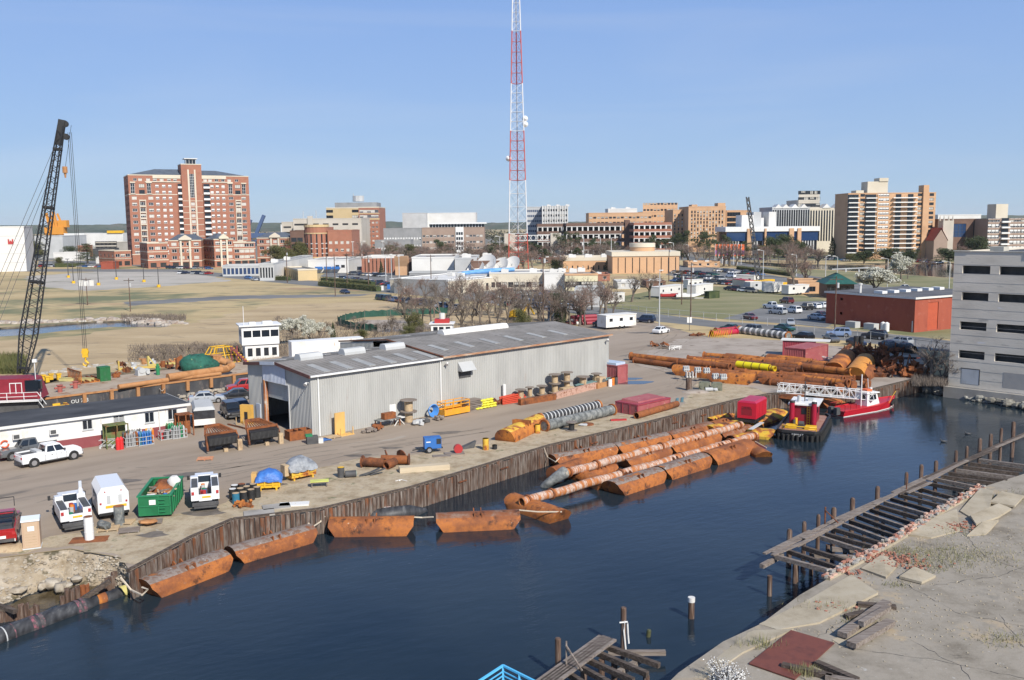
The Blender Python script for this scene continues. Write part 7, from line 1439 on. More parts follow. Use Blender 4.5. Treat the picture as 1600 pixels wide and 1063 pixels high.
# red generator
pA,pB,pC=G(1153,657,WZ+.9),G(1180,661,WZ+.9),G(1199,648,WZ+.9);rz=math.atan2((pC-pB).y,(pC-pB).x)
pB=G(1181,662,WZ+.9);dv=V((math.cos(R(58)),math.sin(R(58)),0));rz=R(58)
r=thg('generator','bright red generator container standing on the floats by the quay','generator',pB,rz);Lg=4.2;Wg=2.3;Hg=2.4
q=MB();q.b(0,0,.5,Lg,Wg,Hg);pt('body',q,col((.5,.015,.035),.4,0,.1),r);q=MB();q.hexa([(-.02,-.02,Hg),(Lg+.02,-.02,Hg),(Lg+.02,Wg+.02,Hg),(-.02,Wg+.02,Hg)],[(.15,.25,Hg+.22),(Lg-.15,.25,Hg+.22),(Lg-.15,Wg-.25,Hg+.22),(.15,Wg-.25,Hg+.22)]);pt('roof',q,col((.42,.02,.06),.4,0,.1),r)
q=MB();q.b(.1,.1,0,Lg-.1,Wg-.1,.5);q.mat(0);[q.b(x,-.03,.1,x+.5,.1,.42)for x in(.4,1.5,2.6)];pt('base',q,mBK,r)
q=MB();q.b(1.3,-.015,.7,1.33,-.003,Hg-.2);q.b(2.6,-.015,.7,2.63,-.003,Hg-.2);q.b(-.015,.5,.9,-.003,Wg-.5,1.7);pt('door_seam',q,col((.25,.01,.02)),r)
text('DIESEL',.42,mBK,r,(-.02,Wg/2,1.65),(PI/2,0,-PI/2))
# gangway truss
g0,g1=G(1214,613,.1),G(1366,626,-.4);r=thg('gangway','white trussed aluminium gangway spanning from the quay to the red launch','gangway',g0,math.atan2((g1-g0).y,(g1-g0).x));L=(g1-g0).length;N=16
for y in(0,1.3):
 q=MB();q.e((0,y,0),(L,y,-.5),.1);q.e((.3,y,1.1),(L-.3,y,.6),.1)
 for k in range(N+1):x=L*k/N;q.e((x,y,-.5*x/L),(min(max(x,.3),L-.3),y,1.1-.5*x/L),.07)
 for k in range(N):x=L*k/N;x2=L*(k+1)/N;q.e((x,y,-.5*x/L)if k%2 else(x,y,1.1-.5*x/L),(x2,y,1.1-.5*x2/L)if k%2 else(x2,y,-.5*x2/L),.06)
 pt('side_truss',q,mWH,r)
q=MB();q.e((0,.65,-.02),(L,.65,-.52),1.2,.05);pt('walkway',q,mGW,r)
q=MB();q.hexa([(-1.8,-.6,-.5),(3.5,-.8,-.9),(3.5,1.8,-.9),(-1.8,1.8,-.5)],[(-1.8,-.6,-.2),(3.5,-.8,-.12),(3.5,1.8,-.12),(-1.8,1.8,-.2)]);one('ramp',q,mRU,'dark rusty steel ramp under the landward end of the gangway','ramp',g0,math.atan2((g1-g0).y,(g1-g0).x))
# tug: bow of the push tug towards the camera
tc=G(1246,689,WZ);aft=G(1268,655,WZ);rz=math.atan2((aft-tc).y,(aft-tc).x);r=thg('tugboat','black hulled tugboat with maroon funnels and yellow deck hatches','tugboat',tc,rz);TL,TW=11.5,4.9
def hullring(z,s):return[(x*s+(1-s)*4,y*s,z)for x,y in[(.0,-TW*.36),(.5,-TW*.47),(1.6,-TW/2),(TL-1.2,-TW*.5),(TL,-TW*.4),(TL,TW*.4),(TL-1.2,TW*.5),(1.6,TW/2),(.5,TW*.47),(0,TW*.36)]]
q=MB();q.loft([hullring(-.6,.93),hullring(.1,.98),hullring(.9,1.0)][::1]);pt('hull',q,mk('tug_black',[(.012,.012,.013),(.03,.03,.03)],.55,0,1),r)
q=MB();q.prism([(x,y)for x,y,z in hullring(0,.955)],.9,.93);pt('deck',q,mk('tug_deck',[(.25,.1,.07),(.34,.22,.17)],.8,0,1),r)
hr=hullring(.9,1.0);q=MB();[q.e(V(hr[i])+V((0,0,.12)),V(hr[(i+1)%10])+V((0,0,.12)),.22,.3)for i in range(10)];pt('bulwark',q,mBK,r)
hr=hullring(.35,1.04);
for i in(9,0,2,6,8,1,7):
 a,b=V(hr[i]),V(hr[(i+1)%10]);n_=max(1,int((b-a).length/.5))
 q=MB()
 for k in range(n_):c=a.lerp(b,(k+.5)/n_);dd=(b-a).normalized();q.c(c-V((0,0,.35)),c+V((0,0,.35)),.16,n=7)
 pt('tyre_fender',q,m_tyre,r,kind='stuff')
text('SPIRIT',.5,mWH,r,(-.06,0,.5),(PI/2,0,-PI/2))
q=MB();q.b(4.6,-1.35,.93,8.8,1.35,3.3);dh_=pt('deckhouse',q,col((.25,.015,.03),.4),r)
q=MB();q.b(4.3,-1.75,3.3,9.1,1.75,3.45);q.b(4.5,-1.1,3.45,7.0,1.1,3.6);pt('roof',q,mWH,r)
q=MB();q.b(4.57,-.35,2.2,4.6,.25,3.0);[q.b(x,-1.38,2.1,x+.8,-1.352,3.0)for x in(5.2,6.5)];[q.b(x,1.352,2.1,x+.8,1.38,3.0)for x in(5.2,6.5)];pt('window',q,mGL,dh_)
for y in(-1.25,1.25):q=MB();q.mat(0).c((4.2,y,.9),(4.2,y,3.6),.3,n=14);q.mat(1).c((4.2,y,3.6),(4.25,y,3.85),.32,.29,14);pt('funnel',q,(col((.33,.01,.035),.4),mBK),r,smooth=40)
q=MB();[q.e((4.45,y,1),(4.45,y,3.3),.06)for y in(-.75,-.45)];[q.e((4.45,-.75,1+.3*k),(4.45,-.45,1+.3*k),.05)for k in range(8)];pt('ladder',q,mYE,r)
q=MB();q.c((5.6,0,3.6),(5.6,0,6.0),.07,n=6);q.e((5.6,-.6,4.9),(5.6,.6,4.9),.06);q.b(5.4,-.2,5.2,5.8,.2,5.5);q.mat(1).c((5.2,.6,3.6),(5.2,.6,4.3),.22,n=10);q.b(5.9,-.9,3.6,6.7,-.3,3.9);pt('mast',q,(mDG,mGW),r)
for y0,y1 in((-1.7,-.5),(.5,1.7)):q=MB();q.b(1.9,y0,.93,3.3,y1,1.25);pt('deck_hatch',q,mYE,r)
q=MB();q.t([(1.2,-1.9,.95),(1.2,-1.9,1.45),(.7,-1.2,1.5),(.7,1.2,1.5),(1.2,1.9,1.45),(1.2,1.9,.95)],.07,6);q.t([(1.3,-1.7,1.15),(.85,-1.1,1.2),(.85,1.1,1.2),(1.3,1.7,1.15)],.05,6);pt('bow_rail',q,mYE,r)
q=MB();q.c((3.0,-.3,1.4),(3.0,.3,1.4),.3,n=10);q.b(2.7,-.4,.93,3.3,.4,1.2);q.c((3.5,.9,.93),(3.5,.9,1.7),.15,n=8);q.mat(1).c((3.7,.7,.93),(3.7,.7,1.9),.18,n=8);pt('winch',q,(mDG,mYE),r)
# red launch
ra=G(1306,650,WZ);rb=G(1396,634,WZ);rz=math.atan2((rb-ra).y,(rb-ra).x);L=(rb-ra).length;r=thg('work_boat','red hulled launch with white wheelhouse moored behind the tugboat','boat',ra,rz)
def hr2(z,w,k):return[(0,-1.3*w,z),(L*.55,-1.45*w,z+k*.3),(L*.8,-1.1*w,z+k*.9),(L+k*.5,0,z+k*1.5),(L*.8,1.1*w,z+k*.9),(L*.55,1.45*w,z+k*.3),(0,1.3*w,z)]
q=MB();q.loft([hr2(-.4,.75,0),hr2(0.05,.9,.05),hr2(.75,1.02,.35)]);pt('hull',q,col((.5,.015,.03),.35,0,.08),r,smooth=35)
q=MB();q.loft([hr2(.0,.915,.03),hr2(.09,.925,.06)],False);pt('boot_stripe',q,mWH,r)
q=MB();h=hr2(.75,.97,.35);q.poly([(x,y,.62+(z-.75)*.9)for x,y,z in h]);pt('deck',q,mGW,r)
h=hr2(.78,1.03,.36);q=MB();[q.e(h[i],h[i+1],.12)for i in range(6)];pt('gunwale',q,mWH if 0 else col((.5,.02,.03)),r)
cx0=L*.42;q=MB();q.hexa([(cx0,-.95,.65),(cx0+2.7,-.85,.8),(cx0+2.7,.85,.8),(cx0,.95,.65)],[(cx0+.1,-.85,2.5),(cx0+2.1,-.8,2.4),(cx0+2.1,.8,2.4),(cx0+.1,.85,2.5)]);wh_=pt('wheelhouse',q,mWH,r)
q=MB();q.hexa([(cx0-.15,-1.0,2.5),(cx0+2.5,-1.0,2.4),(cx0+2.5,1.0,2.4),(cx0-.15,1.0,2.5)],[(cx0-.1,-.95,2.62),(cx0+2.4,-.95,2.52),(cx0+2.4,.95,2.52),(cx0-.1,.95,2.62)]);pt('roof',q,mWH,r)
q=MB();q.hexa([(cx0+.5,-.955,1.6),(cx0+1.9,-.93,1.6),(cx0+1.9,-.9,1.6),(cx0+.5,-.9,1.6)],[(cx0+.55,-.91,2.25),(cx0+1.8,-.88,2.25),(cx0+1.8,-.86,2.25),(cx0+.55,-.86,2.25)]);q.add([(cx0+2.52,-.7,1.65),(cx0+2.52,.7,1.65),(cx0+2.22,.65,2.3),(cx0+2.22,-.65,2.3)],[(0,1,2,3)]);q.b(cx0-.0,-.6,1.5,cx0+.04,.0,2.3);pt('window',q,mGL,wh_)
q=MB();q.b(cx0+.5,-.5,2.6,cx0+1.5,.5,2.9);pt('life_raft',q,col((.7,.14,.04)),r);q=MB();q.c((cx0-.4,-.3,.7),(cx0-.4,-.3,5.0),.07,n=6);q.e((cx0+1.8,.3,2.6),(cx0+1.6,.3,4.2),.06);q.c((cx0+1.9,0,2.6),(cx0+1.9,0,3.0),.2,n=10);pt('mast',q,mWH,r)
q=MB()
for x in(.3,1.4,2.5):[q.e((x,y,.7),(x,y,1.5),.05)for y in(-1.15,1.15)]
[q.e((.3,y,1.5),(2.5,y,1.5),.05)for y in(-1.15,1.15)];q.e((.3,-1.15,1.5),(.3,1.15,1.5),.05);pt('rail',q,m_red,r)
for y in(-.5,.4):q=MB();q.b(-.8,y-.25,.3,-.1,y+.25,1.2);pt('outboard_motor',q,mDG,r)
for k in range(3):q=MB();c=V((L*.84+k*.45,-1.0+k*.22,.65+k*.1));q.c(c,c+V((.05,-.18,0)),.28,n=12);pt('tyre_fender',q,m_tyre,r)
# ropes
def rope(pts,lbl,rr=.05,mt=None):q=MB();q.t([G(x,y,z)for x,y,z in pts],rr,5);one('rope',q,mt or m_rope,lbl,'rope')
rope([(188,902,-.2),(205,922,WZ+.9),(222,930,WZ+1.0),(231,921,WZ+1.4),(222,918,WZ+1.4)],'tan rope from the quay to the leftmost pontoon',.07)
rope([(461,787,.1),(490,800,-.3),(508,806,-.9)],'double pale rope running from the slab down to the pontoon gap',.05)
rope([(455,786,.1),(484,800,-.3),(505,810,-.9)],'lower pale rope beside the double rope at the slab',.05)
rope([(508,806,-.6),(500,816,WZ+1),(488,824,WZ+1),(482,818,WZ+1.2)],'pale rope knot between the second and third pontoon',.08)
rope([(640,808,WZ+1.2),(660,809,WZ+1),(677,808,WZ+1.2)],'taut pale rope between third and fourth pontoon',.06)
rope([(808,797,WZ+1.1),(840,800,WZ+1.0),(878,800,WZ+1)],'pale rope tied over the cross pontoon',.06)
rope([(850,700,.1),(856,715,-1),(868,722,WZ+1.2),(874,716,WZ+1.4)],'rope from the yellow float to the quay side pontoon',.05)
rope([(1180,690,WZ+1),(1198,700,WZ+.7)],'short pale rope at the far end of the front row',.05)
rope([(30,657,.4),(200,625,1)],'unused',.02)if 0 else None
rope([(1400,611,.05),(1394,620,-.4),(1389,630,-.7)],'yellow mooring rope from the quay to the launch bow',.03,mYE)
rope([(623,750,.1),(630,757,-.3),(636,752,.0),(628,750,0),(618,752,.0),(628,756,-.2)],'white rope coil hanging at the quay edge above the banded float',.05,mWH)
# white banded float, and long black hose at the left
P_=[G(577,808,WZ+.2),G(600,806,WZ+.35),G(640,801,WZ+.3),G(664,800,WZ-.1)];r=thg('hose_float','dark float hose with pale pink and white bands behind the third pontoon','hose',(0,0,0));q=MB();q.t(P_,[.6,.68,.66,.35],16);pt('tube',q,m_rubber,r,smooth=50)
m_band=mk('pink_white_bands',[(.5,.3,.3),(.62,.57,.54)],.7,0,3,stc=(3,.3,.3))
for k,f in enumerate((.15,.4,.65,.9)):q=MB();c=P_[0].lerp(P_[2],.12+f*.4);d_=(P_[2]-P_[0]).normalized();q.c(c-d_*.2,c+d_*.2,.71,n=18,cap=False);pt('band',q,[mOW,m_band][k%2],r,smooth=40)
HP=[(-40,1012),(30,985),(90,963),(130,948),(148,940),(175,932),(205,920)]
P_=[G(x,y,WZ+.12)for x,y in HP];r=thg('dredge_hose','thick black floating hose with pink and yellow bands at the lower left','hose',(0,0,0));q=MB();q.t(P_,[.62,.62,.6,.56,.4,.42,.4],18);pt('tube',q,m_rubber,r,smooth=50)
def hband(f0,rr,mt,w,i0):a,b=P_[i0],P_[i0+1];c=a.lerp(b,f0);d_=(b-a).normalized();q=MB();q.c(c-d_*w,c+d_*w,rr,n=20,cap=False);pt('band',q,mt,r,smooth=40)
m_pink=mk('pink_paint',[(.35,.1,.14),(.05,.05,.05),(.2,.13,.14)],.7,0,3)
for f in(.2,.4,.6,.8):hband(f,.64,mGW if f in(.2,.6)else m_pink,.04,0)
for f in(.3,.5,.7,.9):hband(f,.625,m_pink,.14,1)if f<.6 else hband(f,.605,m_pink,.12,2)
hband(.45,.43,mRO,.2,4);hband(.2,.44,mRO,.1,4);hband(.55,.43,col((.62,.55,.2)),.22,5)
q=MB();q.t([p+V((0,-.5,-.12))for p in P_[:4]]+[p+V((0,-.32,-.12))for p in P_[4:]],.12,6);one('weed_fringe',q,mk('algae',[(.05,.1,.02),(.12,.17,.04)],.9,0,4),'green algae fringe along the waterline of the black hose','algae',(0,0,0),0,None,50)
# broken old piles at left
rn=RR(21)
def stump(x,y,h,rr,lb,z=WZ,mt=None,name='timber_stump',group=None):
 q=MB();n=9;ring0=[(rr*math.cos(2*PI*i/n),rr*math.sin(2*PI*i/n),-1)for i in range(n)];ring1=[(rr*.95*math.cos(2*PI*i/n),rr*.95*math.sin(2*PI*i/n),h+rn.u(-.12,.12))for i in range(n)];q.loft([ring0,ring1]);return one(name,q,mt or m_pile,lb,'timber pile',G(x,y,z),0,group,40)
for i,x in enumerate(range(2,60,8)):stump(x,972-i*1.2,.75+rn.u(-.2,.25),.2,'%s rotten stump from the left edge behind the black hose'%['1st','2nd','3rd','4th','5th','6th','7th','8th'][i],group='rotten stumps behind the black hose')
for i,x in enumerate((98,106,114,122,130,137)):stump(x,946-i*2.2,.7+rn.u(-.15,.35),.17,'%s rusty stump from the left between bank and black hose'%['1st','2nd','3rd','4th','5th','6th'][i],group='rusty stumps between bank and hose',mt=mRU if i>3 else m_pile)
for i in range(8):q=MB();q.b(-.2,0,-1.5,.2,.16,.6+.14*i+rn.u(-.15,.15));one('timber_plank',q,m_plank,'%s rotten plank from the left at the broken bulkhead end'%['1st','2nd','3rd','4th','5th','6th','7th','8th'][i],'plank',G(160+i*5,934-i*4.5,WZ),R(35),'rotten planks at the broken bulkhead end')
q=MB();q.e(G(128,937,WZ+.5),G(172,908,-.5),.3);one('timber_beam',q,mWD,'dark fallen wale timber leading up to the bulkhead end','beam')
q=MB();q.e(G(-20,940,WZ+1),G(24,956,WZ+.9),.25);one('timber_beam',q,mWD,'dark fallen timber over the stumps at the left edge','beam')
# ================================================================ scrap yard on the right
def spipe(A,Bp,rr,mt,lb,z=0,fl=True,nm='steel_pipe'):
 a=G(*A,z)+V((0,0,rr));b=G(*Bp,z)+V((0,0,rr));d_=b-a;r=thg(nm,lb,'pipe',a);q=MB();q.pipe((0,0,0),d_,rr,.04,18);pt('tube',q,mt,r,smooth=40);dn=d_.normalized()
 if fl:
  for f in(0,1):q=MB();c=d_*f;q.pipe(c-dn*.08,c+dn*.08,rr*1.35,rr*.4,18);pt('flange',q,mt,r,smooth=40)
 for f in(.25,.5,.75):q=MB();q.c(d_*f-dn*.05,d_*f+dn*.05,rr*1.06,n=18,cap=False);pt('weld_collar',q,mRD,r,smooth=40)
spipe((986,561),(1160,580),.5,mRO,'longest orange pipe at the back left of the scrap yard',.25)
spipe((992,567),(1120,585),.45,mRU,'brown pipe in front of the longest orange pipe',0)
spipe((1120,572),(1312,592),.5,mRU,'long dark pipe running behind the yellow pipes',.0)
spipe((1150,585),(1330,603),.5,mRU,'long brown pipe in the middle of the scrap yard',0)
spipe((1262,603),(1312,609),.42,mRO,'short orange pipe near the quay end of the yard',0)
spipe((1160,566),(1300,581),.45,mRO,'orange pipe behind the dark pipe on the right',.3)
spipe((1100,560),(1230,570),.5,mRO,'orange pipe lying at the back of the scrap yard',0)
spipe((1152,575),(1202,581),.55,mk('bright_yellow',[(.8,.68,.0),(.72,.6,.02)],.4,0,1),'long bright yellow pipe lying on top of the rusty pipes',.9,False)
spipe((1196,579),(1211,581),.42,mk('bright_yellow2',(.7,.5,.02),.5),'short yellow pipe behind the end of the bright one',1.0,False)
for i,(a,b,w,h,mt,lb,z)in enumerate([((1048,586),(1150,597),2.3,1.5,mRO,'long orange float at the left of the scrap yard',0),((1103,597),(1178,603),2.2,1.6,mRO,'orange float in front with steel mooring posts on top',0),((1182,600),(1255,607),2.3,1.5,mRU,'brown scarred float right of the front orange float',0),((1130,566),(1180,571),2.0,1.4,mRO,'orange float lying behind the long pipes',0),((1195,566),(1262,574),2.0,1.3,mRO,'rear orange float behind the yellow pipes',0)]):pon(a,b,w,h,mt,lb,z,80+i,saddle=(i in(0,2)),draft=-.02,group='rusty floats in the scrap yard')
for a,b,lb,mt,z in(((1302,582),(1322,560),'left of the two upturned orange floats',mRO,.6),((1334,590),(1352,567),'right and brightest of the two upturned orange floats',mk('bright_orange_rust',[(.5,.2,.03),(.58,.25,.04),RUSTO],.7,0,.9),.6),((1340,596),(1355,585),'small rusty float under the bright orange one',mRU,0)):pon(a,b,2.9,1.5,mt,lb,z,90,center=True,saddle=False,draft=-.02,group='rusty floats in the scrap yard')
for x,y,lb in((1072,580,'first'),(1090,582,'second'),(1104,583,'third'),(1118,592,'fourth'),(1130,593,'fifth')):
 q=MB();[q.c((a,b,0),(a,b,.75),.12,n=7)for a in(-.3,0,.3)for b in(-.2,.2)];q.b(-.45,-.35,.2,.45,.35,.32);one('chain_post',q,mGW,'grey cluster of bolts on the orange floats, %s from the left'%lb,'bolt cluster',G(x,y,1.4),R(10))
q=MB();[q.b(k*.45,0,0,k*.45+.12,.8,.9-.1*(k%2))for k in range(5)];q.b(0,.3,.0,2,.5,.2);one('concrete_remnant',q,mOW,'row of white concrete teeth before the orange float','concrete',G(1073,591),R(5))
q=MB();q.c((0,0,0),(0,0,1.7),.4,n=12);one('mooring_pile',q,m_pile,'stout dark timber mooring post at the quay bend','mooring post',G(1076,610),0,None,40)
for x,lb in((1092,'left'),(1111,'right')):q=MB();q.b(0,0,0,1.5,1.2,1.0);[q.c((a,-.02,.5),(a,-.1,.5),.3,n=10)for a in(.4,1.1)];q.b(.2,.1,1.0,1.3,1.1,1.1);one('winch_block',q,mk('grey_green',[(.12,.13,.09),(.2,.2,.15)],.8,0,2),'%s grey green winch block on the quay'%lb,'winch',G(x,610+(x>1100)),R(-10))
q=MB();q.c((.0,0,.3),(1.0,0,.3),.25,n=8);q.o((1.3,0,.2),.4,.3,.3,2);one('motor',q,mGW,'small grey motor between the two winch blocks','motor',G(1102,612),0,None,40)
q=MB();q.o((0,0,0),1.8,1.2,.35,3,12,4,.2);one('dirt_heap',q,m_sandy,'low sandy heap beside the timber mooring post','dirt heap',G(1086,613),0,None,60)
for i in range(2):q=MB();q.e((0,0,.06),(.6,3.0,.06),.3,.1);one('teal_board',q,mk('teal_board',(.10,.2,.22),.7),'%s dark teal board lying near the quay bend'%('left' if i==0 else 'right'),'board',G(1058+i*8,630-i),0)
container((1223,556),(1272,558),2.5,2.6,m_cred,'long dark red container behind, with pale roof edge');q=MB();q.b(-.4,-.2,2.64,7.6,2.8,2.75);one('roof_sheet',q,mOW,'pale sheet lying on the roof of the dark red container','sheet',*E(1223,556,1272,558)[:2])
pB=G(1258,571);r_,_=container((1258,571),(1293,562),3.6,2.6,m_cpink,'bright pinkish red container with ribbed purple end')
# heap of bent rusty wreckage
rn=RR(31)
for j,(x,y,s,lb)in enumerate([(1340,560,1.0,'tangled rusty framework behind the bright orange float'),(1365,565,1.2,'tallest tangled rusty wreck at the right of the yard'),(1385,572,1.3,'rusty wreck with hanging plates beside the bare tree'),(1405,583,1.0,'low rusty wreck near the quay end'),(1372,588,.8,'dark rusty heap before the tall wreck'),(1425,588,.7,'flattest rusty heap nearest the bare tree')]):
 q=MB()
 for k in range(26):c=V((rn.u(-2.2,2.2),rn.u(-1.4,1.4),rn.u(.1,2.1)*s));q.cbox(c,rn.u(.4,2.0),rn.u(.08,.7),rn.u(.06,.8),rn.u(0,3.1),rn.u(-.6,.6),rn.u(-.6,.6))
 for k in range(8):a=V((rn.u(-2.2,2.2),rn.u(-1,1),0));q.e(a,a+V((rn.u(-.6,.6),0,rn.u(1.6,2.9)*s)),.14)
 q.o((0,0,.3),2.0,1.3,.9*s,j,10,5,.4);one('rusty_wreckage',q,mRD if j%2==0 else mRU,lb,'wreckage',G(x,y),rn.u(-.4,.4))
for x,y,w,lb in((1310,612,1.2,'rusty fitting at the quay end beside the pipe ends'),(1330,608,1.0,'dark valve among pipe ends on the quay'),(1352,606,1.3,'rusty bracket before the small float')):
 q=MB();q.c((0,0,0),(0,0,1.2),.45,n=12);q.c((-.7,0,.7),(.7,0,.7),.35,n=10);q.c((0,-.6,.5),(0,.6,.5),.5,n=10);one('valve_fitting',q,mRU,lb,'valve',G(x,y),.3,None,40)
for i,(a,b,mt,z,lb)in enumerate([((1140,569),(1230,577),mRU,.0,'third rusty pipe from the back of the scrap yard'),((1250,577),(1330,586),mRO,.9,'raised orange pipe left of the upturned floats'),((1220,590),(1318,599),mRU,.5,'pipe lying on the long pipes in the yard middle'),((1165,573),(1255,580),mRD,.7,'dark pipe under the bright yellow pipe'),((1060,570),(1140,578),mRU,.8,'upper rusty pipe on the left of the heap'),((1255,596),(1325,604),mRO,.6,'orange pipe piled near the quay end')]):spipe(a,b,.46,mt,lb,z)
for i,(x1,y1,x2,y2)in enumerate([(1075,563,1180,571),(1085,568,1200,577),(1195,571,1290,577),(1140,576,1245,583),(1215,581,1310,588),(1165,588,1275,596),(1240,589,1335,596),(1180,594,1300,603),(1205,602,1290,611),(1120,592,1170,596)]):spipe((x1,y1),(x2,y2),.38+.06*(i%3),[mRU,mRO,mRU,mRD][i%4],'%s of the extra rusty pipes packed in the heap, counted from the back'%nth(i),.15*(i%4))
for i,(a,b)in enumerate((((1232,574),(1298,580)),((1265,585),(1320,591)))):pon(a,b,2.1,1.3,mRO,'%s float wedged between pipes left of the upturned floats'%('rear','front')[i],0,95+i,draft=-.02)
# red pipes with yellow frames, banded hose
spipe((1112,526),(1150,522),.55,col((.45,.02,.06),.4),'bright red pipe with yellow hoops at the far side of the yard',0);spipe((1118,520),(1148,517),.45,col((.35,.03,.05)),'second red pipe behind the bright red one',.2)
r=thg('hoop_tangle','tangle of yellow tube hoops over the red pipe','frame',G(1110,528));rn=RR(8)
for k in range(9):q=MB();q.t([(k*.45,-.8,0),(k*.45+.5,-.8,1.6),(k*.45+.2,.8,1.7),(k*.45-.3,.9,0)],.05,5);pt('hoop',q,mYE,r)
hose([(1155,521),(1195,526),(1232,531)],.72,m_hosegrey,mOW,'big dark hose with white bands between the yard and the road',9,rw=.28)
for x,y,x2,y2,lb in((1378,552,1400,548,'left'),(1402,549,1428,553,'right')):spipe((x,y),(x2,y2),.7,mBK,'fat black pipe on the ground by the road, %s one'%lb,0,False)
for x,lb in((1337,'left'),(1345,'right')):q=MB();q.c((0,0,0),(0,0,2.6),.42,n=12);[q.c((0,0,z),(0,0,z+.12),.47,n=12)for z in(.3,.9,1.5,2.1)];one('ribbed_tank',q,mBK,'%s of two black ribbed upright tanks before the parked cars'%lb,'tank',G(x,548),0,None,40)
for x,y,mt,lb in((1040,545,m_wood,'brown scrap tangle left of the white railing pieces'),(1030,541,mRU,'rusty mesh scrap behind the tangle by the yard road'),(1090,525,mRU,'rusty plates lying left of the red pipes'),(1300,565,mGW,'pale scrap beside the pinkish container'),(1195,563,mDG,'dark scrap heap left of the dark red container'),(1120,562,mDG,'long dark boards at the back of the scrap yard')):
 q=MB();rn=RR(x)
 for k in range(14):q.e((rn.u(-2,2),rn.u(-1,1),rn.u(0,.2)),(rn.u(-2,2),rn.u(-1,1),rn.u(.1,.9)),rn.u(.06,.25))
 one('scrap_heap',q,mt,lb,'scrap',G(x,y),0)
q=MB();[q.e((x,0,0),(x,0,.7),.09)for x in(0,.9,1.8)];[q.e((0,0,z),(2.2,.1,z),.1)for z in(.35,.7)];q.e((.3,0,0),(1.6,0,.7),.09);q.e((0,.8,.2),(2.4,.8,.6),.12);one('railing',q,mWH,'white broken railing pieces lying in the scrap','railing',G(1046,547),0)
q=MB();q.o((0,0,0),1,.9,.1,3,12,4,.1)
for i in range(5):o=MB();w=[3.2,1.6,1.6,3.0,2.2][i];n=14;o.poly([(w*(1+.25*math.sin(3*t))*math.cos(t),.55*w*(1+.2*math.cos(2*t))*math.sin(t),0)for t in[2*PI*k/n for k in range(n)]]);x,y=[(985,598),(1000,560),(1340,553),(1410,560),(980,592)][i];p=G(x,y,.02);ob=stc_('puddle',o,mk('puddle',(.03,.04,.05),.03));ob.location=p
# ================================================================ derelict timber pier and concrete apron (right)
ap=sheet('apron',[p for p in apr]+[G(1700,1300),G(1000,1200)]if 0 else apr[::1]+[V((-5,15,0)),V((60,15,0)),V((90,60,0))],m_apron,.02)
ew=MB();rn=RR(17)
for a,b in zip(apr,apr[1:]):ew.add([a,b,b+V((-1.0,.6,-3)),a+V((-1.0,.6,-3))],[(0,1,2,3),(3,2,1,0)])
stc_('apron_edge',ew,mCO)
# brick kerb along the edge: bricks proud of the apron
m_apr2=mk('slab_concrete',[(.27,.225,.155),(.38,.325,.235),(.43,.38,.29)],.93,0,.5,9,bump=.012,bsc=9,nrough=.7)
def brick_run(pts,n,lbl):
 r=thg('brick_wall',lbl,'brick wall',(0,0,0));ps=PL(pts,0);tot=sum((b-a).length for a,b in zip(ps,ps[1:]));vm=[]
 for k in range(5):q=MB();q.cbox((0,0,0),.24+.05*k,.17,.13);vm.append([q.mesh('brick',(m_,))for m_ in(m_brk,m_brk2,mCO)])
 mo=MB();[mo.e(a+V((0,0,.08)),b+V((0,0,.08)),.62,.2)for a,b in zip(ps,ps[1:])];pt('mortar_bed',mo,m_apr2,r)
 for i in range(n):
  s=tot*(i//3+rn.u(.1,.9))/(n/3);
  for a,b in zip(ps,ps[1:]):
   l=(b-a).length
   if s<=l:c=a+(b-a)*(s/l);break
   s-=l
  rz=math.atan2((b-a).y,(b-a).x);nn=V((-math.sin(rz),math.cos(rz),0));o=pt('brick',rn.choice(vm)[rn.choice((0,1,1,2,2))],None,r,loc=c+nn*((i%3)*.24-.22+rn.u(-.1,.1))+V((0,0,.2+(rn.random()<.35)*.13)));o.rotation_euler=(rn.u(-.1,.1),rn.u(-.1,.1),rz+rn.u(-.25,.25))
m_brk=mk('old_brick',[(.30,.12,.08),(.38,.18,.125)],.9,0,3);m_brk2=mk('pale_old_brick',[(.5,.3,.22),(.58,.42,.33)],.9,0,3)
brick_run([(1290,906),(1350,874),(1400,845),(1470,800),(1535,764)],225,'crumbling brick kerb along the edge of the concrete apron')
rb_=MB()
for(x,y,n,s)in((1395,878,130,1.3),(1490,822,90,1.0),(1300,948,20,.8),(1375,868,60,.7),(1330,895,25,.5)):
 for k in range(n):c=G(x,y,.05)+V((rn.gauss(0,s),rn.gauss(0,s*.6),rn.u(0,.12)));rb_.cbox(c,rn.u(.06,.24),rn.u(.05,.16),rn.u(.04,.12),rn.u(0,3),rn.u(-.5,.5))
stuff('brick_rubble',rb_,m_brk,'loose brick rubble scattered on the cracked apron','rubble')
# broken tilted slabs
def slab(pts,dz,lbl,mt=None,th=.16,z=.03):
 ps=PL(pts,z);c=sum(ps,V())/len(ps);q=MB();n=len(ps);top_=[(p.x-c.x,p.y-c.y,d_)for p,d_ in zip(ps,dz)];bot=[(a,b,d_-th)for a,b,d_ in top_];A=sum(ps[i].x*ps[(i+1)%n].y-ps[(i+1)%n].x*ps[i].y for i in range(n))
 if A<0:top_=top_[::-1];bot=bot[::-1]
 q.v=bot+top_;q.f=[tuple(range(n-1,-1,-1)),tuple(range(n,2*n))]+[(i,(i+1)%n,n+(i+1)%n,n+i)for i in range(n)];q.m=[0]*len(q.f);one('concrete_slab',q,mt or m_apr2,lbl,'concrete slab',c)
slab([(1186,975),(1262,938),(1330,900),(1372,930),(1280,975),(1215,985)],(.0,.02,.1,.18,.1,.05),'long pale slab along the apron edge below the brick kerb')
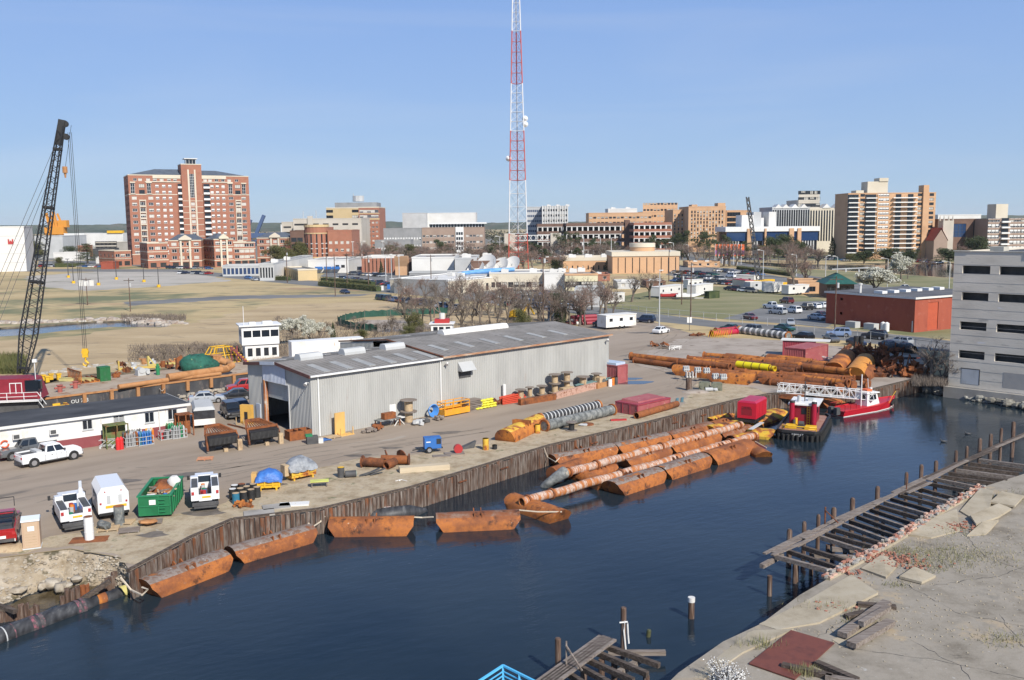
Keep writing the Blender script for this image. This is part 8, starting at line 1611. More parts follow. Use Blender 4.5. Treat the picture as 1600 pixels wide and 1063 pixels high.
slab([(1060,1052),(1130,1003),(1178,985),(1240,985),(1160,1022),(1100,1063)],(-.1,-.05,.0,.1,.1,.05),'sagging pale slab at the apron edge by the white bush')
slab([(1345,890),(1380,868),(1405,882),(1384,905)],(.1,.15,.05,.15),'pale slab between brick kerb and brick rubble')
slab([(1405,905),(1428,892),(1462,902),(1440,914)],(.2,.3,.12,.2),'loose square slab lying right of the brick rubble')
slab([(1420,838),(1460,812),(1495,800),(1500,830),(1455,842)],(.15,.2,.25,.05,.1),'sunken slab behind the brick kerb near the far beams')
slab([(1500,800),(1532,768),(1552,775),(1545,802),(1520,812)],(.1,.35,.45,.2,.1),'upturned slab at the far end of the brick kerb')
slab([(1516,812),(1560,795),(1580,800),(1560,812),(1525,825)],(.35,.45,.3,.25,.3),'tilted slab overlapping the upturned slab')
slab([(1546,790),(1565,775),(1600,780),(1585,796)],(.3,.4,.3,.3),'flat raised slab at the right edge beyond the tilted one')
slab([(1510,838),(1535,822),(1560,818),(1540,836)],(.05,.35,.3,.05),'broken curved slab piece in front of the tilted slab')
slab([(1300,1000),(1360,975),(1372,985),(1316,1010)],(.02,.02,.02,.02),'thin slab strip left of the old timbers')
# cracks and weeds
crk=MB()
def crack(pts):
 ps=PL(pts,.026);out=[]
 for a,b in zip(ps,ps[1:]):
  n_=max(2,int((b-a).length/.4))
  for i in range(n_):out.append(a.lerp(b,i/n_)+V((rn.u(-.12,.12),rn.u(-.12,.12),0)))
 for a,b in zip(out,out[1:]):
  d_=(b-a).normalized();nn=V((-d_.y,d_.x,0))*rn.u(.004,.024);crk.add([a-nn,b-nn,b+nn,a+nn],[(0,1,2,3)])
for c in([(1372,930),(1310,975),(1250,1010)],[(1400,905),(1500,960),(1640,985)],[(1500,830),(1540,870),(1640,905)],[(1310,1010),(1450,1030),(1620,1063)],[(1460,915),(1560,900),(1640,870)],[(1230,1040),(1330,1063)],[(1420,1000),(1500,1040),(1520,1075)],[(1560,960),(1600,1010),(1640,1030)]):crack(c)
pt('crack',crk,mBK,ap,kind='stuff')
gr=MB()
db=MB();apx=[PX(p)for p in apr[:-1]]
def onap(x,y):
 for(xa,ya),(xb,yb)in zip(apx,apx[1:]):
  if xb<=x<=xa:return y>ya+(yb-ya)*(x-xa)/(xb-xa)+14
 return y>1060
for(x,y,n,s_)in((1450,900,260,6),(1350,980,120,3),(1520,960,200,6),(1480,850,200,3.5),(1570,850,150,5)):
 for k in range(n):
  c=G(x,y,.04)+V((rn.gauss(0,s_),rn.gauss(0,s_*.5),0))
  if onap(*PX(c)):db.cbox(c,rn.u(.03,.12),rn.u(.03,.09),rn.u(.02,.05),rn.u(0,3),rn.u(-.4,.4))
stuff('debris',db,m_apr2,'small broken concrete crumbs scattered over the apron','debris')
for(x,y,n,sx_,h)in[(1470,870,900,1.9,.22),(1400,862,350,1.0,.2),(1450,885,300,1.2,.2),(1570,1000,250,.9,.18),(1480,830,250,1.2,.2),(1258,1053,260,.35,.45),(1570,780,500,1.8,.25),(1340,972,120,.5,.2),(1300,950,150,.8,.3),(1520,870,200,1.5,.12),(1395,915,100,.5,.15),(1545,868,200,2,.15),(1190,1010,120,.5,.5)]:
 for k in range(n):
  c=G(x,y,.02)+V((rn.gauss(0,sx_),rn.gauss(0,sx_*.6),0));a=rn.u(0,6.3);hh=h*rn.u(.5,1.4);w_=V((math.cos(a),math.sin(a),0))*.02;t_=V((rn.u(-.12,.12),rn.u(-.12,.12),hh));gr.add([c-w_,c+w_,c+t_],[(0,1,2)])
stuff('weeds',gr,mk('dry_weed',[(.16,.17,.07),(.3,.26,.14)],.9,0,.5,rnd=False),'tufts of dry weeds growing from cracks in the apron','weeds')
# steel plate and old timbers
ps=PL([(1170,1038),(1236,986),(1304,1006),(1242,1063)],.06);c=sum(ps,V())/4;q=MB();q.prism([(p.x-c.x,p.y-c.y)for p in ps],0,.06);one('steel_plate',q,mk('red_rust_plate',[(.12,.038,.028),(.165,.05,.034),(.09,.03,.024)],.75,0,.7,8),'large flat reddish brown steel plate on the apron','steel plate',c)
for i,(x1,y1,x2,y2,w,z,lb)in enumerate([(1316,992,1386,942,.55,.3,'left dark timber of the old timber pile on the apron'),(1330,1008,1392,972,.55,.3,'right pale timber of the old timber pile on the apron'),(1340,945,1400,950,.4,.1,'dark timber lying under the pile of old timbers'),(1345,975,1388,950,.35,.55,'thin timber lying on top of the old timber pile'),(1322,965,1352,958,.4,.1,'short timber left of the old timber pile')]):
 a,b=G(x1,y1,z),G(x2,y2,z);q=MB();q.e((0,0,0),b-a,w,.3);one('old_timber',q,m_wood if i in(1,3)else mWD if i else m_wood,lb,'timber',a)
for i,(x1,y1,x2,y2,lb)in enumerate([(1222,1040,1300,1058,'long dark timber below the steel plate'),(1275,1036,1340,1064,'dark timber crossing at the bottom edge'),(1290,1058,1350,1070,'pale timber at the very bottom edge')]):
 a,b=G(x1,y1,.15),G(x2,y2,.15);q=MB();q.e((0,0,0),b-a,.35,.28);one('old_timber',q,[mWD,mWD,m_wood][i],lb,'timber',a)
# main pier
pier=thg('timber_pier','long derelict timber pier with open beams beside the concrete apron','pier',(0,0,0))
def wl_(x):
 pts=[(1195,868),(1290,824),(1375,786),(1440,756),(1520,716),(1600,682),(1700,640)]
 for(xa,ya),(xb,yb)in zip(pts,pts[1:]):
  if x<=xb:return G(x,ya+(yb-ya)*(x-xa)/(xb-xa),.0)
 return G(x,682,0)
for x,yt in((1241,827),(1264,815),(1286,804),(1310,793),(1339,778),(1378,760),(1423,738),(1446,726),(1469,720),(1500,704),(1517,697),(1537,685),(1554,678),(1570,669),(1589,659)):
 b=wl_(x)+V((-.25,.35,0));bx_,by_=PX(b);h=hgt(bx_,by_,yt);h=min(max(h,.4),2.6);q=MB();rr=rn.u(.15,.21);n=9
 q.loft([[(rr*math.cos(2*PI*i/n),rr*math.sin(2*PI*i/n),z)for i in range(n)]for z in(-4,h-.15)]+[[(rr*.6*math.cos(2*PI*i/n),rr*.6*math.sin(2*PI*i/n),h)for i in range(n)]]);pt('pile',q,m_pile,pier,smooth=40,loc=b)
for x in(1210,1236,1262,1290,1320,1350):b=wl_(x)+V((1.2,-.9,0));q=MB();q.c((0,0,-4),(0,0,-.4),.16,n=8);pt('pile',q,m_pile,pier,smooth=40,loc=b)
# walkway planks (lengthwise)
for(xa,xb,n,off,z)in((1196,1262,3,0,.14),(1250,1318,2,.15,.2),(1232,1300,1,.75,.1),(1306,1372,3,-.05,.24),(1362,1405,2,.1,.3),(1398,1446,4,-.15,.3),(1440,1500,3,0,.36),(1492,1545,2,.1,.3),(1530,1610,2,.0,.28),(1600,1690,2,0,.3)):
 for k in range(n):
  a,b=wl_(xa+rn.u(-6,6)),wl_(xb+rn.u(-8,8));d_=(b-a).normalized();nn=V((d_.y,-d_.x,0));a=a+nn*(k*.3+off);b=b+nn*(k*.3+off+rn.u(-.28,.2));q=MB();q.e((0,0,z+rn.u(-.02,.03)),b-a+V((0,0,z+rn.u(-.02,.04))),.27,.1);pt('plank',q,m_wood if rn.random()<.75 else mWD,pier,loc=a)
def apt(x):
 pts=[(1290,903),(1330,884),(1370,860),(1400,843),(1470,797),(1535,765),(1560,757),(1640,728)]
 for(xa,ya),(xb,yb)in zip(pts,pts[1:]):
  if x<=xb:return G(x,ya+(yb-ya)*(x-xa)/(xb-xa),.0)
 return G(x,740,0)
BM=[(1212,1296,870,893),(1232,1308,862,888),(1255,1332,856,880),(1282,1356,840,864),(1290,1366,835,856),(1305,1376,828,850),(1318,1386,820,845),(1328,1396,815,838),(1340,1404,808,832),(1350,1418,803,826),(1360,1430,797,820),(1370,1442,791,812),(1382,1452,786,806),(1392,1460,780,800),(1404,1472,774,792),(1416,1484,768,786),(1428,1494,762,780),(1450,1512,756,768),(1460,1524,749,762),(1470,1560,745,757),(1482,1574,740,752),(1494,1586,735,747),(1505,1592,730,741),(1516,1598,725,735),(1530,1604,719,729)]
for i,(x1,x2,y1,y2)in enumerate(BM):
 a,b=G(x1,y1,-.05),G(x2,y2,-.1+rn.u(-.1,.1));q=MB();q.e((0,0,0),b-a,.26,.3);pt('beam',q,mWD if i%3 else m_wood,pier,loc=a)
for x1,y1,x2,y2,z in((1268,868,1340,872,-.5),(1300,858,1372,862,-.5),(1190,885,1222,868,-.35)):a,b=G(x1,y1,z),G(x2,y2,z);q=MB();q.e((0,0,0),b-a,.3,.3);pt('cross_beam',q,m_wood,pier,loc=a)
for x,y in((1203,893),(1245,872),(1500,765),(1540,750),(1575,755)):q=MB();q.c((0,0,-3.5),(0,0,-.3),.17,n=8);pt('pile',q,m_pile,pier,smooth=40,loc=G(x,y,-.3))
q=MB();q.b(0,0,0,.1,.1,1.3);q.e((0,0,1.1),(.9,-.4,.2),.07);pt('post',q,mRD,pier,loc=wl_(1288)+V((0,0,.3)));q=MB();q.e((0,0,0),(0,0,1.4),.07);pt('post',q,mRD,pier,loc=wl_(1410)+V((.2,-.3,.3)))
# near pier fragment at the bottom
p2=thg('timber_pier','broken end of a timber pier with grey planks at the bottom edge','pier',(0,0,0))
for k in range(5):
 a=G(826+k*4,1076+k*2.2,.3);b=G(938+k*5.5,995+k*1.2,.3);d_=b-a;q=MB();q.e((0,0,0),d_*(1+rn.u(-.03,.03)),.27,.12);pt('plank',q,m_wood,p2,loc=a)
for i,(x1,y1,x2,y2)in enumerate([(945,1010,1030,1040),(928,1018,1012,1054),(914,1030,990,1064),(898,1038,960,1072),(880,1048,930,1080),(862,1058,900,1085)]):a,b=G(x1,y1,0),G(x2,y2,0);q=MB();q.e((0,0,0),b-a,.24,.28);pt('beam',q,mWD,p2,loc=a)
for x,y in((912,1040),(940,1025),(985,1062),(1010,1050),(960,1030)):q=MB();q.c((0,0,-4),(0,0,-.2),.17,n=8);pt('pile',q,m_pile,p2,smooth=40,loc=G(x,y,0))
for x1,y1,x2,y2,z in((950,1020,1040,1020,-1.5),(960,1055,1000,1032,-.3)):a,b=G(x1,y1,z),G(x2,y2,z);q=MB();q.e((0,0,0),b-a,.3,.25);pt('beam',q,m_wood,p2,loc=a)
q=MB();q.b(0,0,0,.08,.08,1.3);q.e((0,0,1.1),(.8,-.6,0),.08);pt('post',q,m_wood,p2,loc=G(884,1040,.35))
def pile(x,yb,yt,rr,lb,z=WZ,tilt=0,mt=None):h=hgt(x,yb,yt,z);q=MB();q.c((0,0,-2),(0,0,h-.06),rr,n=10);q.c((0,0,h-.06),(0,0,h),rr,rr*.8,10);o=one('timber_pile',q,mt or m_pile,lb,'timber pile',G(x,yb,z),0,None,40);o.rotation_euler=(0,tilt,0);return o
pile(872,1056,997,.17,'single pile left of the broken pier planks');pile(974,1014,949,.17,'tall pile with white rope tied round it')
q=MB();q.t([(-.25,-.18,0),(.2,-.2,.05),(.22,-.1,-.1),(.3,-.15,-1.3)],.05,6);q.t([(.05,-.2,.1),(0,-.22,-.5),(.12,-.2,-1.7)],.05,6);one('rope',q,mWH,'white rope knotted round the tall pile','rope',G(974,1014,WZ)+V((0,0,1.7)))
pile(1080,966,940,.2,'short pile stub with white top in open water',mt=m_pile);q=MB();q.c((0,0,0),(0,0,.3),.23,n=10);one('pile_cap',q,mOW,'white bird stained cap on the short pile stub','pile cap',G(1080,966,WZ)+V((0,0,hgt(1080,966,940,WZ)-.02)),0,None,40)
pile(1013,995,984,.14,'lowest rotten stub barely above the water',tilt=.1,mt=mk('slimy',[(.04,.05,.02),(.09,.09,.04)],.6,0,4))
pile(1480,722,712,.12,'thin pile beside the pier',0)if 0 else None
# white flowering bush
bu=MB();rn=RR(77);st_=MB()
for k in range(46):
 a=rn.u(0,6.3);e=rn.u(.15,1.3);L_=rn.u(.8,1.5);d_=V((math.cos(a)*math.cos(e),math.sin(a)*math.cos(e),math.sin(e)))*L_;st_.t([(0,0,0),d_*.5+V((0,0,.05)),d_],[.03,.02,.008],4)
 for j in range(42):t=rn.u(.25,1.02);bu.leaf(d_*t+V((rn.gauss(0,.1),rn.gauss(0,.1),rn.gauss(0,.1))),rn.u(.025,.05),rn)
r=thg('flowering_bush','white flowering bush at the bottom edge of the apron','bush',G(1136,1068));pt('blossom',bu,mWH,r);pt('stem',st_,mWD,r)
# blue railing below the camera
r=thg('blue_railing','corner of a light blue metal railing at the bottom edge','railing',(0,0,0));m_lb=mk('light_blue_paint',(.10,.45,.75),.4);D0=30
cA,cB,cC=AT(728,1078,D0),AT(786,1040,D0+1.5),AT(838,1066,D0+.4);q=MB();q2=MB()
for z in(0,-.22,-.38,-.54,-.70,-.86,-1.02):[(q if z==0 else q2).e(a+V((0,0,z)),b+V((0,0,z)),.07 if z==0 else .035)for a,b in((cA,cB),(cB,cC))]
pt('top_rail',q,m_lb,r);pt('rail_bar',q2,m_lb,r)
for p in(cA,cB,cC,(cB+cC)/2):q=MB();q.e(p,p+V((0,0,-1.3)),.07);pt('rail_post',q,m_lb,r)
# sea birds
for x,y,lb in((1474,691,'left'),(1512,679,'right')):
 q=MB();b=(0,0,.1);q.o(b,.3,.16,.13,3,10,6,.02);q.t([(.22,0,.15),(.3,0,.32),(.36,0,.36)],[.07,.045,.05],7);q.t([(.36,0,.36),(.5,0,.34)],[.03,.008],5);q.t([(-.25,0,.12),(-.42,0,.16)],[.08,.02],5);one('water_bird',q,(mDG,),'dark water bird floating in the basin, the %s one'%lb,'bird',G(x,y,WZ),R(160),None,50)
# ================================================================ trees and plants
m_bark=mk('bark',[(.10,.08,.062),(.19,.16,.13)],.95,0,2);m_twig=mk('twigs',[(.13,.105,.085),(.2,.165,.135)],.95,0,.5)
m_leafd=mk('dark_leaves',[(.022,.04,.013),(.05,.07,.023),(.09,.10,.04)],.8,0,.5);m_leafo=mk('olive_leaves',[(.05,.06,.018),(.10,.105,.03),(.15,.13,.05)],.8,0,.4)
m_blos=mk('blossom',[(.42,.42,.33),(.6,.59,.52)],.8,0,1.5);m_bud=mk('reddish_buds',[(.2,.11,.085),(.27,.17,.13)],.9,0,.8)
def branches(h,seed,spread=.6,depth=5,trunk=.3,first=.25,twig=0):
 rn=RR(seed);tr=MB();cr_=MB();tips=[]
 def grow(p,d,L,r,k):
  a=p;n=2 if k<depth else 1;pts=[p];rs=[r]
  for i in range(n):d=(d+V((rn.gauss(0,.12),rn.gauss(0,.12),rn.gauss(.03,.08)))).normalized();a=a+d*(L/n);pts.append(a);rs.append(r*(1-.35*(i+1)/n))
  (tr if k<2 else cr_).t(pts,rs,5 if k<2 else 3)
  if k>=3:tips.extend([pts[-1],(pts[0]+pts[-1])/2])
  if k>=depth:return
  nb=rn.choice((2,3,3))if k else 4
  for j in range(nb):
   ax=d.orthogonal().normalized();ax.rotate(Matrix.Rotation(rn.u(0,6.3),3,d));nd=(d+ax*spread*rn.u(.6,1.3)).normalized();t=rn.u(.55,1)if j else 1
   grow(pts[0].lerp(pts[-1],t),nd,L*rn.u(.62,.82),r*.58,k+1)
 grow(V((0,0,0)),V((0,0,1)),h*first,trunk,0)
 return tr,cr_,tips
TREES={}
def proto(kind):
 ms=[]
 for v in range(3):
  if kind in('bare','blossom','budding','ivy'):
   tr,cr_,tips=branches(10,v*7+3,.62 if kind!='ivy' else .4,6,.26,.24);sub=[('trunk',tr.mesh('trunk',(m_bark,)),m_bark),('branches',cr_.mesh('branches',(m_twig,)),m_twig)]
   q=MB();rn=RR(v)
   if kind=='blossom':
    for t in tips:
     for k in range(9):q.leaf(t+V((rn.gauss(0,.22),rn.gauss(0,.22),rn.gauss(0,.2))),rn.u(.1,.2),rn)
    sub.append(('blossom',q.mesh('blossom',(m_blos,)),None))
   if kind=='budding':
    for t in tips:
     if rn.random()<.7:q.leaf(t+V((rn.gauss(0,.2),rn.gauss(0,.2),rn.gauss(0,.2))),rn.u(.05,.1),rn)
    sub.append(('buds',q.mesh('buds',(m_bud,)),None))
   if kind=='ivy':
    for k in range(2400):z=rn.u(.2,5.5);a=rn.u(0,6.3);rr=.35+.4*rn.random()+.5*(rn.random()<.15);q.leaf((rr*math.cos(a)+.08*z,rr*math.sin(a),z),rn.u(.08,.16),rn)
    sub.append(('ivy',q.mesh('ivy',(m_leafd,)),None))
  else:
   q=MB();tr=MB();rn=RR(v+9);mt=m_leafo if kind=='olive' else m_leafd
   if kind=='conifer':
    tr.t([(0,0,0),(0,0,9.8)],[.25,.05],6)
    for k in range(4200):
     z=1+9*rn.random()**1.25;t=(z-1)/9;rr=2.3*(1-t)**.8*(.55+.45*rn.random())*(1+.2*math.sin(z*5));a=rn.u(0,6.3);q.leaf((rr*math.cos(a),rr*math.sin(a),z-rr*.12),rn.u(.10,.2),rn)
   elif kind=='cedar':
    tr.t([(0,0,0),(0,0,9.8)],[.35,.05],6)
    for s in range(11):
     z=2+s*.75;L_=4.6*(1-s/13);
     for b in range(7):
      a=rn.u(0,6.3);tr.t([(0,0,z),(L_*math.cos(a),L_*math.sin(a),z-.2)],[.1,.03],3)
      for k in range(60):t=rn.u(.2,1);q.leaf((L_*t*math.cos(a)+rn.gauss(0,.35),L_*t*math.sin(a)+rn.gauss(0,.35),z-.2*t+rn.gauss(0,.13)),rn.u(.1,.22),rn)
   elif kind=='pine':
    tr.t([(0,0,0),(.2,.1,9)],[.22,.1],6);cs=[(rn.gauss(0,1.3),rn.gauss(0,1.3),rn.u(5.5,9.6),rn.u(.7,1.4))for k in range(14)]
    for c in cs:
     tr.t([(.1,.05,c[2]-1),c[:3]],[.07,.03],3)
     for k in range(230):d=V((rn.gauss(0,1),rn.gauss(0,1),rn.gauss(0,.6)));q.leaf(V(c[:3])+d.normalized()*c[3]*rn.random()**.4,rn.u(.09,.17),rn)
   else:
    tr.t([(0,0,0),(0,0,5)],[.35,.2],6);cs=[(rn.gauss(0,2.1),rn.gauss(0,2.1),rn.u(2.6,8),rn.u(1.1,2.2))for k in range(26)]
    for c in cs:
     c=(c[0]*(1.15-c[2]/14),c[1]*(1.15-c[2]/14),c[2],c[3]);tr.t([(0,0,3),c[:3]],[.1,.04],3)
     for k in range(240):d=V((rn.gauss(0,1),rn.gauss(0,1),rn.gauss(0,1))).normalized();q.leaf(V(c[:3])+d*c[3]*rn.random()**.3,rn.u(.12,.24),rn)
   sub=[('trunk',tr.mesh('trunk',(m_bark,)),None),('crown',q.mesh('crown',(mt,)),None)]
  zt=[vv.co.z for vv in sub[-1][1].vertices]if kind!='ivy' else[vv.co.z for vv in sub[1][1].vertices];zt.sort();ms.append((sub,zt[int(len(zt)*.995)]))
 TREES[kind]=ms
rt_=RR(99);CATS={'bare':'bare tree','blossom':'blossom tree','budding':'budding tree','ivy':'ivy clad tree','conifer':'conifer','cedar':'cedar','pine':'pine tree','round':'evergreen tree','olive':'evergreen tree'}
def tree(kind,x,yb,yt,lbl,group=None,wide=1.0,z=0):
 if kind not in TREES:proto(kind)
 sub,hm=rt_.choice(TREES[kind]);h=hgt(x,yb,yt,z)/hm;t=thg(CATS[kind].replace(' ','_'),lbl,'tree',G(x,yb,z),rt_.u(0,6.3),group);t.scale=(h*wide,h*wide,h)
 for nm,me,_ in sub:link(nm,me,t)
for x,yb,yt,lb,w in[(696,522,440,'tall bare tree just behind the warehouse left of the mast',1),(722,520,462,'bare tree with thin branches behind the little red tug house',1),(640,520,470,'spreading bare tree right of the green silt fence',1.1),(752,512,448,'slim bare tree directly below the satellite dishes',.8),(792,512,440,'pale trunked bare tree at the warehouse roof middle',.8),(812,510,455,'close bare tree right of the pale trunked one',.8),(775,514,470,'short bare tree between the slim ones',.9),(845,508,447,'bare tree near the long pole by the warehouse',.7),(612,520,485,'small bare sapling at the right end of the silt fence',1),(905,505,452,'wide bare tree behind the red pipe pile',1.2),(738,505,470,'twiggy bare tree in the dry grass behind the warehouse',1.1),(660,505,465,'thin bare tree beyond the silt fence',.9),(861,500,455,'bare tree left of the ivy trunks',.8)]:tree('bare',x,yb,yt,lb,None,w)
tree('bare',987,472,422,'round crowned bare tree standing on the lawn by the white camper',None,1.25);tree('budding',1015,468,424,'second bare tree right behind the round crowned one',None,1.1)
tree('budding',1241,461,385,'tall bare tree beside the white trailers',None,.8);tree('budding',1262,452,398,'bare tree right of the tallest one near the pavilion',None,1.1)
for x,yb,yt,lb in((872,505,448,'ivy covered leaning trunk left of the grey shed'),(880,508,470,'second ivy covered trunk beside the red pipes'),(908,505,462,'ivy wrapped tree in front of the grey shed')):tree('ivy',x,yb,yt,lb)
for x,yb,yt,k,lb,w in((650,522,489,'olive','yellow green bush tree left of the red tug house',.9),(815,514,483,'olive','green shrub below the warehouse trees',.9),(521,532,503,'conifer','small dark green conifer behind the white trailer',.8),(640,530,510,'olive','low olive shrub behind the warehouse roof',1.6),(565,530,515,'olive','low green shrub beside the small conifer',1.5)):tree(k,x,yb,yt,lb,None,w)
for x,yb,yt,lb in((455,540,499,'pale blossom tree left of the two behind the white trailer'),(484,534,494,'tallest white blossom tree behind the white trailer'),(500,534,505,'blossom tree next to the small conifer'),(1366,460,420,'big white blossom tree beside the red brick store'),(1408,438,398,'blossom tree on the park lawn before the pond')):tree('blossom',x,yb,yt,lb,None,1.9 if x==1366 else 1.1)
for x,yb,yt,lb,w in((430,415,384,'wide dark evergreen by the long white warehouse',1.3),(470,412,376,'taller dark evergreen right of the wide one',1.2),(448,414,386,'evergreen between the wide and the tall one',1.2)):tree('olive',x,yb,yt,lb,None,w)
tree('cedar',137,412,381,'dark layered cedar left of the apartment tower',None,1.4);tree('conifer',596,432,409,'dark pointed conifer in the middle car park',None,1);tree('round',869,425,404,'bright dark green round tree by the brick building',None,1.5);tree('conifer',951,424,400,'dark evergreen against the brick drum building',None,1.6);tree('olive',92,416,402,'small olive tree behind the crane boom',None,1.3)
rn=RR(12)
for i,x in enumerate((878,892,925,932,945,955,1018,1027,1040,1052,1060,1066,1092,1100,1122,1135)):tree('pine',x,404+rn.u(-3,3),364+rn.u(-4,12)+(6 if 900<x<1000 else 0),'%s pine from the left before the brick garages'%nth(i),'pines before the brick garages',1.3)
for x,yb,yt,k,lb,w in[(1210,404,370,'round','dark leafy tree right of the glass building',1.2),(1225,402,366,'round','second dark tree before the reddish garage',1.1),(1300,404,370,'conifer','dark conifer beside the foot of the balcony tower',1.0),(1317,404,375,'round','dark tree at the left foot of the balcony tower',1.0),(1350,413,392,'round','dark hedge like tree before the balcony tower',1.8),(1385,413,388,'round','dark evergreen in front of the balcony tower middle',1.9),(1420,413,391,'round','dark evergreen before the right part of the balcony tower',1.8),(1482,412,388,'round','dark evergreen right of the balcony tower',1.9),(1500,410,380,'budding','bare reddish tree behind the church',1.4),(1530,408,370,'round','evergreen before the dark brown office block',1.2),(1472,405,368,'budding','bare tree at the church tower',1.2),(1340,406,393,'olive','olive shrub at the foot of the balcony tower',2),(1328,409,396,'olive','clipped olive hedge mass left of the balcony tower',2),(1250,404,376,'round','dark tree beyond the park lawn',1.3),(1448,432,402,'budding','brownish bare tree on the pond bank',1.2),(1418,436,412,'budding','small bare tree right of the blossom tree',1),(1190,400,384,'olive','yellow green shrub row left of the park',2.2),(1165,400,386,'olive','yellow green shrub beside the flags',2.2),(1220,400,385,'olive','olive shrub before the glass building',2.2),(1200,412,388,'budding','small reddish bare tree on the park lawn',1),(1165,410,389,'budding','reddish bare tree next to the flags',1),(1240,414,388,'budding','wide reddish bare tree on the park lawn',1.4),(1274,412,388,'budding','reddish bare tree near the parked coach',1.2)]:tree(k,x,yb,yt,lb,None,w)
for i in range(36):tree('budding',560+(i+rn.random())*330/36,rn.u(406,426),rn.u(384,400),'%s bare reddish tree from the left among the low town buildings'%nth(i),'bare trees among the low town buildings',1.3)
for i,x in enumerate((55,62,70,110,612,640,768,776,784,792,830,838,1150,1180,1500,1512)):tree(rn.choice(('round','olive','pine')),x,rn.u(400,406),rn.u(372,386),'%s evergreen from the left among the distant buildings'%nth(i),'evergreens between the distant buildings',1.5)
tree('bare',1455,600,528,'big grey bare tree leaning at the concrete building foot',None,1.35,-.5);tree('bare',1440,596,545,'smaller bare tree tangled with the big grey one',None,1.4,-.5);tree('bare',1474,606,545,'low bare tree touching the concrete building',None,1.2,-1)
tree('olive',1437,512,494,'rust green bush beside the brick store loading door',None,1.6)
for i in range(46):x=400+480*(i+rn.random())/46;y=rn.u(508,545-(x-400)*.05);tree('bare',x,y,y-rn.u(10,24),'%s twiggy shrub from the left in the thicket behind the warehouse'%nth(i),'twiggy shrubs behind the warehouse',1.5)
for i in range(26):x=215+180*(i+rn.random())/26;y=rn.u(548,568);tree('bare',x,y,y-rn.u(10,20),'%s twiggy shrub from the left on the marsh behind the barge'%nth(i),'twiggy shrubs behind the deck barge',1.7)
for i in range(44):x=620+340*(i+rn.random())/44;y=rn.u(478,510);tree(rn.choice(('bare','budding')),x,y,y-rn.u(34,64),'%s slender bare tree from the left in the grove behind the warehouse'%nth(i),'bare trees in the grove behind the warehouse',.9)
for i in range(110):tree(('budding','budding','bare','pine' if i%8==3 else 'budding')[i%4],560+(i+rn.random())*6.6,rn.u(398,418),rn.u(374,392),'%s far tree from the left below the hospital blocks'%nth(i),'bare trees in the streets below the hospitals',1.5)
# woods and brush
def leaves(n,area,h,sz,mt,nm,lb,sd):
 q=MB();rn=RR(sd)
 for k in range(n):
  x,y=area(rn);a=rn.u(0,6.3);hh=h*rn.u(.4,1.2);p=G(x,y,0);lean=V((rn.gauss(0,.3)*hh,rn.gauss(0,.3)*hh,hh));w_=V((math.cos(a),math.sin(a),0))*sz;q.add([p-w_,p+w_,p+lean],[(0,1,2)])
 return stuff(nm,q,mt,lb,'brush')
leaves(7000,lambda r:(200+250*r.random()**.8,566-r.random()*26),.75,.05,m_twig,'brush','grey brown brushwood behind the deck barge',1)
leaves(9000,lambda r:(420+480*r.random(),508+r.random()*32),.8,.05,m_twig,'brush','tangled bare brushwood behind the warehouse',2)
leaves(1500,lambda r:(190+100*r.random(),494+r.random()*8),1.0,.08,m_twig,'brush','dry brush on the creek bank',3)
leaves(3500,lambda r:(-20+60*r.random(),560+r.random()*25),1.4,.08,m_leafo,'brush','greenish brush behind the crane cab',4)
leaves(2000,lambda r:(1425+55*r.random(),592+r.random()*12),.9,.04,m_twig,'brush','grey brush at the foot of the concrete building',5)
q=MB();rn=RR(14)
for k in range(1500):
 D=rn.u(900,2400);x=rn.u(-.62,.62)*D;s=rn.u(3,9);p=V((x,D,rn.u(2,6)))
 for j in range(9):q.leaf(p+V((rn.gauss(0,s*.6),rn.gauss(0,s*.6),rn.gauss(0,2.2))),rn.u(1.2,2.8),rn)
stuff('woodland',q,mk('far_tree_mix',[(.035,.05,.025),(.075,.075,.05),(.13,.10,.08)],.95,0,.01,rnd=False),'mixed distant woodland between and beyond the town buildings','woodland')
# hedges
for A,Bp,w,h,lb in(((496,447),(588,456),2.4,2.0,'long clipped hedge in front along the town road'),((500,441),(580,448),2.2,2.0,'second clipped hedge behind the front one'),((427,438),(450,439),2.0,1.8,'short clipped hedge at the tan ribbed building'),((616,455),(628,457),2.5,1.6,'little round hedge by the blue bin'),((1150,421),(1235,432),2.5,1.6,'dark hedge along the avenue'),((85,418),(130,418),3,2.5,'brown hedge before the white castle emblem block')):
 loc,rz,L=E(*A,*Bp);t=thg('hedge',lb,'hedge',loc,rz);q=MB();q.b(.3,.2,0,L-.3,w-.2,h-.3);pt('core',q,m_leafd,t);q=MB();rn=RR(int(L))
 for k in range(int(L*45)):
  x=rn.u(0,L);f=rn.random();y,z=(0,rn.u(0,h))if f<.5 else(rn.u(0,w),h);q.leaf((x,y+rn.gauss(0,.12),z+rn.gauss(0,.1)),rn.u(.1,.22),rn)
 pt('foliage',q,m_leafo,t)
